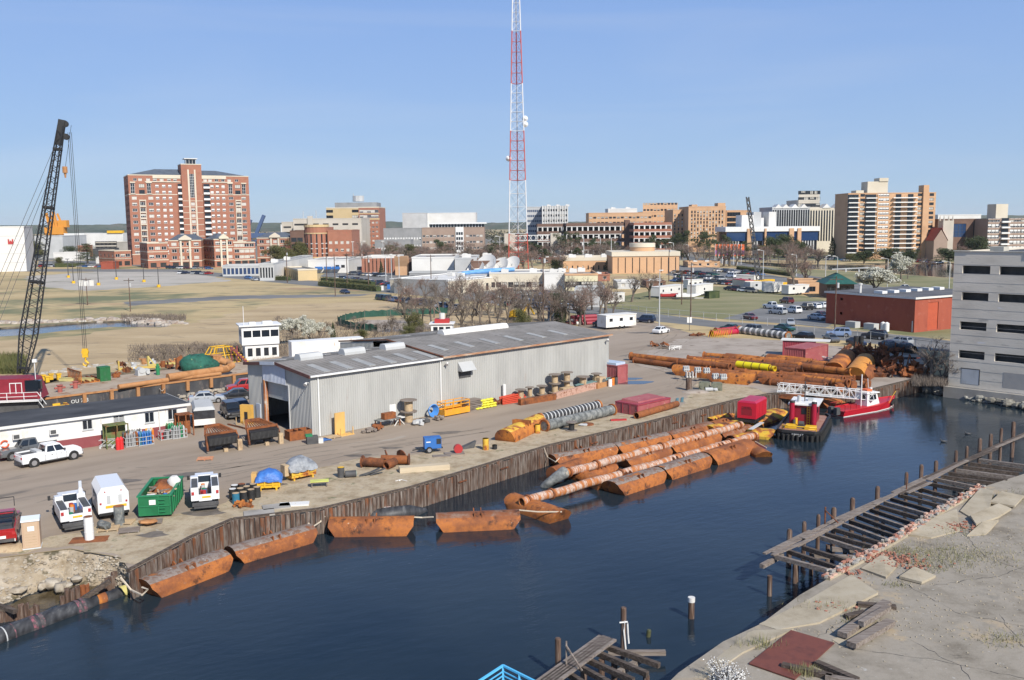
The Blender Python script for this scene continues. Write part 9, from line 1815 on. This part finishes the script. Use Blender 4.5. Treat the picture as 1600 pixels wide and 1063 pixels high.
# silt fence
loc=G(528,512);t=thg('silt_fence','dark green fabric silt fence curving round a dirt patch','fence',(0,0,0));ps=PL([(528,506),(533,510),(548,514),(570,517),(590,519)],0);pb=PL([(528,506),(540,501),(570,496),(610,494),(650,492),(700,490)],0)
for run in(ps,pb):
 q=MB()
 for a,b in zip(run,run[1:]):
  n_=max(1,int((b-a).length/2))
  for i in range(n_):
   p=a.lerp(b,i/n_);r_=a.lerp(b,(i+1)/n_);m1=(p+r_)/2+V((0,.25,0));q.add([p,m1,m1+V((0,0,1.45)),p+V((0,0,1.7))],[(0,1,2,3)]);q.add([m1,r_,r_+V((0,0,1.7)),m1+V((0,0,1.45))],[(0,1,2,3)])
 pt('fabric',q,mk('green_fabric',[(.01,.05,.035),(.02,.09,.065)],.8,0,.5),t)
 for a in run:q=MB();q.e((0,0,0),(0,0,1.9),.1);pt('stake',q,m_wood,t,loc=a)
sheet('bare_dirt',[(535,508),(575,500),(640,500),(690,512),(600,520),(560,515)],m_sandy,.02)
# ================================================================ poles, mast, lights
def pole(x,yb,yt,lbl,kind='wood',arm=0,group=None):
 h=hgt(x,yb,yt);t=thg({'wood':'utility_pole','lamp':'street_lamp','steel':'steel_pole','lot':'lot_lamp'}[kind],lbl,{'wood':'utility pole','lamp':'street lamp','steel':'pole','lot':'lamp post'}[kind],G(x,yb),0,group);s=max(1,G(x,yb).y/300)
 q=MB();q.c((0,0,0),(0,0,h),.16*s,.1*s,8);pt('shaft',q,m_pile if kind=='wood' else mGW if kind!='lot' else mDG,t,smooth=40)
 if kind=='wood':q=MB();q.e((-1.4,0,h-.6),(1.4,0,h-.6),.16);pt('crossarm',q,mWD,t);q=MB();q.c((.35,-.1,h-2.3),(.35,-.1,h-1.3),.25,n=8);pt('transformer',q,mGW,t)
 if kind=='lamp':q=MB();q.e((0,0,h),(arm,0,h+.4),.12*s);pt('arm',q,mGW,t);q=MB();q.cbox((arm,0,h+.35),.9*s,.4*s,.2*s);pt('lamp_head',q,mOW,t)
 if kind=='lot':q=MB();q.c((0,0,0),(0,0,1.0),.7,n=12);pt('base',q,mYE,t,smooth=40);q=MB();q.e((-.9,0,h),(.9,0,h),.3);pt('lamp_head',q,mDG,t)
for x,yb,yt,lb in[(115,443,410,'left lamp post at the front of the empty lot'),(154,446,415,'lamp post at the front centre of the empty lot'),(182,437,408,'lamp post at the back of the empty lot'),(225,441,412,'lamp post at the right of the empty lot'),(248,449,418,'rightmost lamp post of the empty lot'),(107,434,405,'far left lamp post of the empty lot')]:pole(x,yb,yt,lb,'lot')
for x,yb,yt,lb in[(449,442,390,'brown pole before the tan ribbed building'),(511,447,396,'pole at the left part of the hedge'),(524,463,396,'tallest pole standing at the field edge'),(543,451,395,'pole in the middle of the hedge'),(576,454,400,'pole near the right end of the hedge'),(849,508,395,'very tall pole behind the warehouse trees'),(1079,503,410,'pole with white box by the yard gate'),(1304,523,432,'brown pole at the left corner of the brick store'),(674,460,398,'pole in front of the grey workshop'),(1045,440,385,'dark pole before the brick drum building'),(1065,476,425,'thin pole by the red and white boats'),(204,487,435,'thin pole on the dry field'),(137,477,434,'pole with white sign on the dry field')]:pole(x,yb,yt,lb)
q=MB();[q.b(-2.2+1.6*k,-.2,0,-.9+1.6*k,-.05,1.7-.3*(k%2))for k in range(3)];one('sign_board',q,mOW,'cluster of white sign panels on the field pole','sign',G(137,477)+V((0,0,hgt(137,477,447))))
for x,yb,yt,a,lb in[(1030,512,425,.3,'tall pale lamp pole by the yard road'),(1289,455,401,1,'left lamp by the pavilion'),(1307,458,402,-1.2,'second lamp by the pavilion'),(1244,432,399,-2,'curved arm lamp on the avenue by the lattice crane'),(1192,440,392,-2,'curved arm lamp behind the lattice crane'),(1386,456,405,-2,'curved arm lamp behind the big blossom tree'),(1482,468,410,-2,'curved arm lamp at the corner of the concrete building'),(624,440,402,0,'left of three white flag poles by the car park'),(612,440,399,0,'middle of three white flag poles'),(603,440,402,0,'right of three white flag poles by the car park'),(955,425,372,2.5,'signal mast with long arm left of the drum'),(912,415,370,-2,'street lamp before the dark garage'),(938,412,371,-2,'curved street lamp before the dark garage'),(566,412,378,1.5,'left street lamp in the medical quarter'),(552,412,379,0,'street lamp by the cream garage'),(599,412,378,0,'middle street lamp in the medical quarter'),(781,405,370,-2,'street lamp before the skybridge'),(1052,410,380,-2,'street lamp at the right of the garage'),(1075,405,383,-2,'second street lamp right of the garage')]:pole(x,yb,yt,lb,'lamp',a)
for x,lb in((496,'left'),(476,'right')):pole(x,396,330 if x==476 else 329,'thin lamp mast rising above the cream garage, %s one'%lb,'steel')
q=MB();q.e((0,0,0),(14,-2,.6),.35);[q.b(a,-a/7-.3,-.9,a+.4,-a/7+.1,0)for a in(4,8,12)];one('signal_arm',q,mGW,'long white traffic signal arm by the avenue','traffic signal',AT(1300,421,300))
# radio mast
mb_=G(810,423);t=thg('radio_mast','very tall lattice radio mast painted in red and white bands','radio mast',mb_);HM=150
lw=lambda z:5.1*(1-z/HM)**1*.72+1.15
LG=[(-1,-.6),(1,-.6),(0,1.1)];zc=[0,hgt(810,423,365),hgt(810,423,282),hgt(810,423,205),hgt(810,423,131),hgt(810,423,49),HM+6]
m_mr=mk('mast_red',(.5,.09,.06),.6);m_mw=mk('mast_white',(.68,.68,.68),.6)
for i,(z0,z1)in enumerate(zip(zc,zc[1:])):
 mt=m_mr if i%2==0 else m_mw;P3=lambda j,z:V((LG[j%3][0]*lw(z),LG[j%3][1]*lw(z),z))
 for j in range(3):q=MB();q.c(P3(j,z0),P3(j,z1),.26,n=6);pt('leg',q,mt,t)
 q=MB();n_=max(3,int((z1-z0)/(4.2 if i!=1 else 6)))
 for k in range(n_):
  za,zb=z0+(z1-z0)*k/n_,z0+(z1-z0)*(k+1)/n_
  for j in range(3):q.c(P3(j,za),P3(j+1,za),.1,n=4);q.c(P3(j,za),P3(j+1,zb),.06,n=3);q.c(P3(j+1,za),P3(j,zb),.06,n=3)
 pt('bracing',q,mt,t,kind='stuff')
for x,y,s in((793,248,-1),(817,186,1),(817,195,1)):h=hgt(810,423,y);q=MB();q.c((s*(lw(h)+.8),-1,h),(s*(lw(h)+.9),-2,h),1.4,.3,14);pt('antenna_dish',q,m_mw,t,smooth=40)
# satellite dishes
for x,y,rr,lb in((742,416,4.3,'partly hidden satellite dish lowest at the left'),(758,408,5.2,'largest satellite dish on the brick terrace'),(780,410,4.2,'middle satellite dish on the brick terrace'),(799,407,4.0,'right satellite dish nearest the mast')):
 p=G(x,437);z=hgt(x,437,y+6);t=thg('satellite_dish',lb,'satellite dish',p+V((0,4,z)),R(-35));q=MB();rings=[]
 for k in range(5):f=k/4;rings.append([(rr*f*math.cos(2*PI*i/20)if f else .05*math.cos(2*PI*i/20),-f*f*rr*.25+rr*.25,rr*f*math.sin(2*PI*i/20)if f else .05*math.sin(2*PI*i/20))for i in range(20)])
 q.loft(rings,False);o=pt('reflector',q,mOW,t,smooth=60);o.rotation_euler=(R(-38),0,0);q=MB();q.e((0,rr*.2,0),(0,rr*.1,-rr*.9),.4);q.e((-1.5,0,-rr),(1.5,0,-rr),.3);[q.e((a,-.0,-rr*.6),(0,-rr*1.0,rr*.7),.09)for a in(-rr*.5,rr*.5)];pt('mount',q,mGW,t)
# distant cranes
def lattice(A,yt,dx,mt,lb,w=.9,z=0):
 a=G(*A,z);b=AT(A[0]+dx,yt,a.y);t=thg('lattice_crane',lb,'crane',a);d_=b-a;q=MB();n=16
 for k in range(n):[q.e(d_*(k/n)+V((s*w*(1-k/n*.5),0,0)),d_*((k+1)/n)+V((s2*w*(1-(k+1)/n*.5),0,0)),.28)for s,s2 in((-1,-1),(1,1),(-1,1),(1,-1))]
 pt('boom',q,mt,t);q=MB();q.b(-3,-2,0,3,2,3);pt('cab',q,mYE,t);return t
lattice((1188,452),308,-20,mDG,'small dark lattice crane boom among the trailers')
for x,yt,lb in((84,333,'left'),(95,331,'right')):
 t=thg('dock_crane','orange dockside crane beyond the shipyard, %s one'%lb,'crane',G(x,392));h=hgt(x,392,yt);m_do=mk('dock_orange',(.62,.26,.03),.7);q=MB();[q.e((a,b,0),(a*.5,b*.5,h*.5),1.6)for a in(-6,6)for b in(-4,4)];q.b(-6,-4,h*.42,6,4,h*.62);pt('portal',q,m_do,t);q=MB();q.e((-2,0,h*.6),(-5,0,h),2.2);q.e((4,0,h*.6),(-1,0,h*.95),1.6);q.b(0,-3,h*.6,9,3,h*.78);pt('jib',q,m_do,t)
t=thg('dock_crane','blue dock crane peeking out right of the apartment tower','crane',G(398,385));h=hgt(398,385,339);m_db=mk('dock_blue',(.06,.10,.2),.7);q=MB();q.b(-14,-3,0,14,3,h*.45);q.e((-10,0,h*.4),(-3,0,h*.9),3);q.e((2,0,h*.4),(12,0,h*1.05),3.5);pt('frame',q,m_db,t)
# banners
t=thg('banner_row','row of eight white poles with orange and purple banners','banners',G(1117,413));H=hgt(1117,413,381)
for i in range(8):q=MB();q.c((i*1.75,-i*1.1,0),(i*1.75,-i*1.1,H),.13,n=6);pt('pole',q,mWH,t);q=MB();q.mat(0).b(i*1.75+.1,-i*1.1-.03,H*.68,i*1.75+1.5,-i*1.1+.03,H*.97);q.b(i*1.75+.1,-i*1.1-.03,H*.40,i*1.75+1.5,-i*1.1+.03,H*.47);q.mat(1).b(i*1.75+.1,-i*1.1-.03,H*.47,i*1.75+1.5,-i*1.1+.03,H*.68);pt('banner',q,(col((.75,.14,.03)),col((.3,.08,.35))),t)
# ================================================================ middle distance vehicles and trailers
def trailer(A,Bp,D,H,lbl,mt=None,wins=2,roof=None,door=True):
 loc,rz,L=E(*A,*Bp);t=thg('site_trailer',lbl,'trailer',loc,rz);ops=[(L*(i+.5)/wins-.45,1.4,L*(i+.5)/wins+.45,2.1)for i in range(wins)]if wins else[]
 q=MB();fcd(q,(0,0,.5),(1,0,0),L,H-.5,[(a,b-.2,c,d_-.2)for a,b,c,d_ in ops],.1);fcd(q,(L,0,.5),(0,1,0),D,H-.5,[]);fcd(q,(L,D,.5),(-1,0,0),L,H-.5,[]);fcd(q,(0,D,.5),(0,-1,0),D,H-.5,[]);q.b(.05,.15,.5,L-.05,D-.05,.6);pt('body',q,mt or mOW,t)
 for a,b,c,d_ in ops:q=MB();q.b(a,.06,b+.3,c,.09,d_+.3);pt('window',q,mGL,t)
 q=MB();q.b(-.1,-.1,H,L+.1,D+.1,H+.15);pt('roof',q,roof or mOW,t);q=MB();[q.c((x,y,.35),(x,y+.25,.35),.35,n=10)for x in(L*.45,L*.6)for y in(-.02,D-.25)];pt('wheel',q,m_tyre,t,kind='stuff');return t
trailer((947,516),(994,512),3.2,3.0,'long white office trailer beyond the warehouse end',m_whited,3);trailer((950,476),(976,474),2.4,3.0,'white camper trailer on the lawn by the round tree',None,2);trailer((1030,466),(1067,461),3,3.2,'long white trailer behind the red boat',None,3);trailer((1087,464),(1114,460),3,3.4,'white cabin trailer left of the green bin',None,1);trailer((1075,453),(1098,452),3,3.2,'white camper truck behind the cabin trailer',None,3);trailer((1144,452),(1164,455),3,3.4,'cream shed with red roof among the trailers',mCR,0,m_red);trailer((1172,456),(1192,455),3,3.0,'grey small trailer right of the cream shed',mGW,1);trailer((1190,457),(1206,459),3,3.4,'white box trailer beside the grey one',None,1);trailer((1206,459),(1223,457),3,3.2,'white box trailer next to the long ribbed one',None,1);trailer((1232,462),(1264,460),3,3.0,'long pale trailer with corrugated side near the tall bare tree',mOW,2);trailer((1150,445),(1178,446),4,3.4,'white long trailer behind the cream shed',None,2)
q=MB();q.b(0,0,0,4.5,2,2.0);q.b(-.1,-.1,2.0,4.6,2.1,2.15);one('green_bin',q,m_leafd,'dark green metal bin at the right of the cabin trailer','bin',*E(1108,467,1121,466)[:2])
for i,(x,y,mt,lb)in enumerate(((1050,467,m_red,'red speedboat on a trailer on the lawn'),(1075,468,mWH,'white speedboat on a trailer right of the red one'))):
 t=thg('speedboat',lb,'boat',G(x,y),R(-5));q=MB();q.loft([[(-3.5,-1.1,.8),(-3.5,0,.5),(-3.5,1.1,.8),(-3.5,1.1,1.5),(-3.5,-1.1,1.5)],[(1.5,-1.1,.8),(1.5,0,.5),(1.5,1.1,.8),(1.5,1.1,1.6),(1.5,-1.1,1.6)],[(3.8,-.1,1.4),(3.8,0,1.3),(3.8,.1,1.4),(3.8,.1,1.8),(3.8,-.1,1.8)]]);pt('hull',q,mt,t);q=MB();q.b(-3,-.8,1.5,-.5,.8,1.9);q.e((-3.5,0,.4),(4.5,0,.4),.2);pt('deck',q,mOW,t)
# yellow plant machines
for x,y,s,lb in((1200,448,1.0,'yellow generator truck body behind the trailers'),(1228,452,.9,'yellow excavator with folded arm behind the trailers'),(1242,452,.8,'second yellow digger beside the folded arm one'),(835,434,1.0,'yellow truck body in front of the mast foot'),(806,500,.9,'orange digger between the bare trees')):
 t=thg('yellow_machine',lb,'machine',G(x,y),R(10));q=MB();q.b(-2*s,-1,.8,2*s,1,2.6*s);pt('body',q,mYE,t);q=MB();q.b(-2.2*s,-1.2,0,2.2*s,1.2,.75);pt('tracks',q,mDG,t)
 if 'dig' in lb or 'exc' in lb:q=MB();q.e((2*s,0,1.5),(3.4*s,0,4.2*s),.4);q.e((3.4*s,0,4.2*s),(5*s,0,1.2),.35);pt('arm',q,mYE,t)
# red tug house behind the warehouse
t=thg('tug_wheelhouse','red and white tug wheelhouse rising behind the warehouse roof','deckhouse',G(677,540),0);t.scale=(1.4,1.4,1);zt=hgt(681,540,507)
q=MB();q.b(-.2,0,0,2.6,2.4,zt);pt('lower_wall',q,m_red,t);q=MB();q.b(-.25,-.05,zt-1.6,2.65,2.45,zt-.1);q.b(-.5,-.3,zt,2.9,2.7,zt+.15);pt('upper_wall',q,mWH,t)
for a in(.05,.85,1.75):q=MB();q.b(a,-.08,zt-1.2,a+.6,-.051,zt-.5);pt('window',q,mGL,t)
q=MB();q.b(.2,.4,zt+.15,2.2,2,zt+.9);pt('top_box',q,m_red,t);q=MB();q.c((1.2,1,zt+.9),(1.2,1,zt+2.0),.4,n=10);pt('funnel',q,mOW,t)
# red pipes heap beyond the warehouse end
k=0
for lay,n_ in((0,5),(1,4),(2,2)):
 for i in range(n_):a=G(884+i*8+lay*4,508,0)+V((0,0,.4+lay*.7));q=MB();q.pipe((0,0,0),(6,2.2,0),.4,.05,12);one('red_pipe',q,[m_cred,m_cpink,mOW,m_cpink,m_cred][(i+lay*2)%5],'pipe in the heap of red and pink pipes beyond the warehouse','pipe',a,0,'red and pink pipes heaped beyond the warehouse',40)
q=MB();q.b(0,0,0,3,2,4.6);one('steel_tank',q,col((.2,.24,.3)),'blue grey upright tank between the bare trees','tank',G(856,503));
q=MB();q.b(0,0,0,3,1.5,1.6);one('blue_bin',q,m_blue,'bright blue waste bin at the end of the clipped hedge','bin',G(605,452));q=MB();q.b(0,0,0,1.2,.5,1.6);one('white_sign',q,mWH,'white gate pillar at the right end of the hedge','pillar',G(594,454))
# gate sign and fences
q=MB();q.e((0,0,0),(0,0,3.0),.1);q.mat(1).b(-.5,-.05,1.7,.5,0,2.9);one('gate_sign',q,(mDG,mWH),'white square sign by the yard gate','sign',G(1077,517))
for pts,lb in(([(950,485),(1010,492),(1080,499),(1160,506),(1240,513)],'chain link fence along the lawn by the yard road'),([(1245,520),(1300,526),(1360,534),(1430,545),(1480,552)],'chain link fence along the verge before the brick store')):
 t=thg('wire_fence',lb,'fence',(0,0,0));ps=PL(pts,0);q=MB()
 for a,b in zip(ps,ps[1:]):
  n_=max(1,int((b-a).length/3));q.c(a+V((0,0,1.9)),b+V((0,0,1.9)),.03,n=4)
  for i in range(n_):o=MB();o.c((0,0,0),(0,0,2.0),.04,n=5);pt('post',o,mGW,t,loc=a.lerp(b,i/n_))
 pt('top_rail',q,mGW,t)
# cars on the near road and lots
CR=[('sedan','white',(1033,521),(1024,523),(1044,519),'white sedan driving up the yard road'),('sedan','green',(1141,517),(1160,519),(1122,515),'dark green sedan at the left end of the row on the road'),('suv','grey',(1174,520),(1160,518),(1190,522),'dark grey van shaped car behind the banded hose'),('sedan','navy',(1216,525),(1200,523),(1232,527),'dark blue sedan right of the banded hose middle'),('sedan','green',(1226,517),(1208,515),(1243,519),'green sedan behind the dark blue one'),('wagon','black',(1255,530),(1240,528),(1272,533),'black hatchback in front of the brown pole'),('suv','paleblue',(1310,526),(1292,526),(1328,527),'pale blue sport utility car beside the brick store'),('sedan','grey',(1299,534),(1290,531),(1311,538),'grey hatchback below the pale blue car'),('suv','black',(1366,530),(1348,529),(1384,532),'black boxy sport utility car by the white tanks'),('sedan','navy',(1338,540),(1326,537),(1352,543),'dark blue car half behind the ribbed tanks'),('wagon','silver',(1406,538),(1390,537),(1424,541),'silver estate car at the right of the road row'),('sedan','navy',(1390,545),(1378,543),(1402,548),'navy car behind the left fat black pipe'),('sedan','grey',(1417,549),(1405,547),(1432,553),'dark grey car behind the right fat black pipe'),('pickup','white',(1207,483),(1190,481),(1225,485),'white pickup with canopy on the grass'),('suv','maroon',(1229,474),(1214,472),(1244,476),'maroon estate car alone on the grass'),('suv','silver',(1215,491),(1200,490),(1232,493),'silver pickup like car in front of the white pickup'),('suv','white',(1240,489),(1228,487),(1255,491),'white sport utility car in the middle of the lot'),('suv','black',(1260,484),(1250,482),(1270,486),'black sport utility car in the side lot'),('wagon','white',(1272,482),(1262,481),(1284,484),'white estate car right of the black one'),('wagon','white',(1285,481),(1275,479),(1296,483),'second white estate car at the lot edge'),('sedan','silver',(1235,508),(1231,499),(1238,513),'silver car leaving the side lot towards the road'),('sedan','silver',(1276,500),(1264,499),(1288,502),'silver sedan by the shaded lot corner'),('sedan','maroon',(1284,496),(1272,494),(1296,498),'maroon sedan behind the silver sedan in the lot'),('sedan','maroon',(1172,499),(1160,497),(1186,502),'dull red car behind the wire fence'),('sedan','white',(1415,452),(1408,451),(1424,453),'white car on the avenue behind the blossom tree'),('suv','navy',(1008,504),(1000,504),(1020,505),'dark blue car behind the office trailer'),('sedan','navy',(940,511),(930,510),(952,513),'dark car hidden between pipes and office trailer'),('sedan','navy',(539,459),(530,458),(549,460),'dark blue sedan crossing the town road'),('sedan','silver',(398,439),(390,438),(406,440),'pale sedan on the town road left of the ribbed end'),('sedan','blue',(388,436),(380,436),(396,437),'blue sedan on the town road far left'),('van','white',(1142,434),(1128,433),(1158,435),'white van in the right car park by the round signs')]
for k,c,p,a,b,lb in CR:vhc(k,paint(c),lb,'car',G(*p),heading(b,a)if k!='sedan' else heading(a,b),full=False)
# far car parks: small cars share meshes
FC={}
def farcar(c,v):
 if(c,v)not in FC:
  b=MB();h=1.45 if v==0 else 1.8;b.mat(0).hexa([(-2.2,-.88,.3),(2.2,-.85,.3),(2.2,.85,.3),(-2.2,.88,.3)],[(-2.2,-.82,.95),(2.15,-.8,.75),(2.15,.8,.75),(-2.2,.82,.95)]);x0,x1,x2,x3=(-1.6,-1.0,.2,1.0)if v==0 else(-2.1,-1.9,.4,1.1)
  b.mat(1).hexa([(x0,-.8,.9),(x3,-.78,.85),(x3,.78,.85),(x0,.8,.9)],[(x1,-.64,h-.08),(x2,-.64,h-.08),(x2,.64,h-.08),(x1,.64,h-.08)]);b.mat(0).b(x1,-.66,h-.08,x2,.66,h);b.mat(2);[b.c((x,y,.32),(x,y+.2,.32),.32,n=10)for x in(-1.35,1.35)for y in(-.88,.68)];FC[(c,v)]=b.mesh('car',(paint(c),mGL,m_tyre))
 return FC[(c,v)]
rn=RR(2024);NC=['white','silver','grey','black','navy','maroon','red','silver','white','beige','blue','green']
CN={'navy':'dark blue','maroon':'dark red'}
LOTS=[((595,468),(720,484),22,'in the row behind the bare trees',1.6),((530,436),(612,447),14,'in the front row of the middle car park',1.5),((545,429),(600,433),9,'in the back row of the middle car park',1.5),((625,440),(650,441),4,'beside the white studio box',1.6),((60,417),(160,418),22,'before the white shipyard halls',1.6),((262,420),(330,421),12,'at the kerb before the brick wings',.0),((280,428),(330,429),7,'on the small lot by the grey block',1.6),((745,396),(900,401),34,'in the far lot under the skybridge',1.5),((760,403),(880,406),20,'in the second row under the skybridge',1.5),((775,466),(900,474),20,'in the yard below the cream shops',1.4),((780,458),(870,461),12,'against the cream shops',1.5),((1045,433),(1130,438),14,'in the front row by the brick drum building',1.5),((1050,427),(1120,431),12,'in the back row by the brick drum building',1.5),((1160,441),(1200,445),6,'near the white van in the right car park',1.5),((1290,406),(1325,408),8,'at the left foot of the balcony tower',1.4),((1430,410),(1470,412),8,'at the right foot of the balcony tower',1.4),((450,407),(540,408),14,'before the round fronted brick building',1.5),((1052,440),(1150,446),18,'in the third row by the brick drum building',1.5),((1118,424),(1190,431),12,'in the row beside the hedge on the avenue',1.5),((785,478),(905,484),16,'in the yard row before the grey shed',1.4),((640,412),(740,413),16,'in the lot below the taupe medical building',1.5),((560,422),(640,423),12,'beside the striped brick building',1.5),((1110,404),(1200,407),12,'on the avenue by the banners',.1),((1125,452),(1180,458),5,'behind the white trailers',.3)]
for A,Bp,n,lb,rz in LOTS:
 a,b=G(*A),G(*Bp);base=math.atan2((b-a).y,(b-a).x)
 for i in range(n):
  if rn.random()<.1:continue
  c=rn.choice(NC);v=rn.choice((0,0,1));o=link('parked_car',farcar(c,v));o.location=a.lerp(b,(i+.5)/n)+V((0,rn.u(-.4,.4),0));o.rotation_euler=(0,0,base+rz+rn.u(-.05,.05)+(PI if rn.random()<.3 else 0));tg(o,'%s %s %s, %s along'%(CN.get(c,c),'car' if v==0 else 'tall car',lb,nth(i)),'car','cars '+lb)
# wires
q=MB()
for a,b in(((1079,503,412),(1304,523,434)),((511,447,398),(543,451,397)),((543,451,397),(576,454,402)),((449,442,392),(511,447,398))):
 p=G(a[0],a[1]);p.z=hgt(*a);r_=G(b[0],b[1]);r_.z=hgt(*b);n=8;q.t([p.lerp(r_,i/n)-V((0,0,1.2*math.sin(PI*i/n)))for i in range(n+1)],.04,3)
pt('wire',q,mDG,None,kind='stuff');bpy.data.objects['wire']['label']='overhead wires strung between the utility poles';bpy.data.objects['wire']['category']='wires'
hz=MB();hz.b(-9600,-200,-8,9600,16600,175);o=pt('haze',hz,(),None,kind='stuff');hm=bpy.data.materials.new('haze');hm.use_nodes=True;hn=hm.node_tree;hn.nodes.remove(hn.nodes['Principled BSDF']);pv=hn.nodes.new('ShaderNodeVolumePrincipled');pv.inputs['Density'].default_value=.00004;pv.inputs['Color'].default_value=(.86,.94,1,1);hn.links.new(pv.outputs[0],hn.nodes['Material Output'].inputs['Volume']);o.data.materials.append(hm)
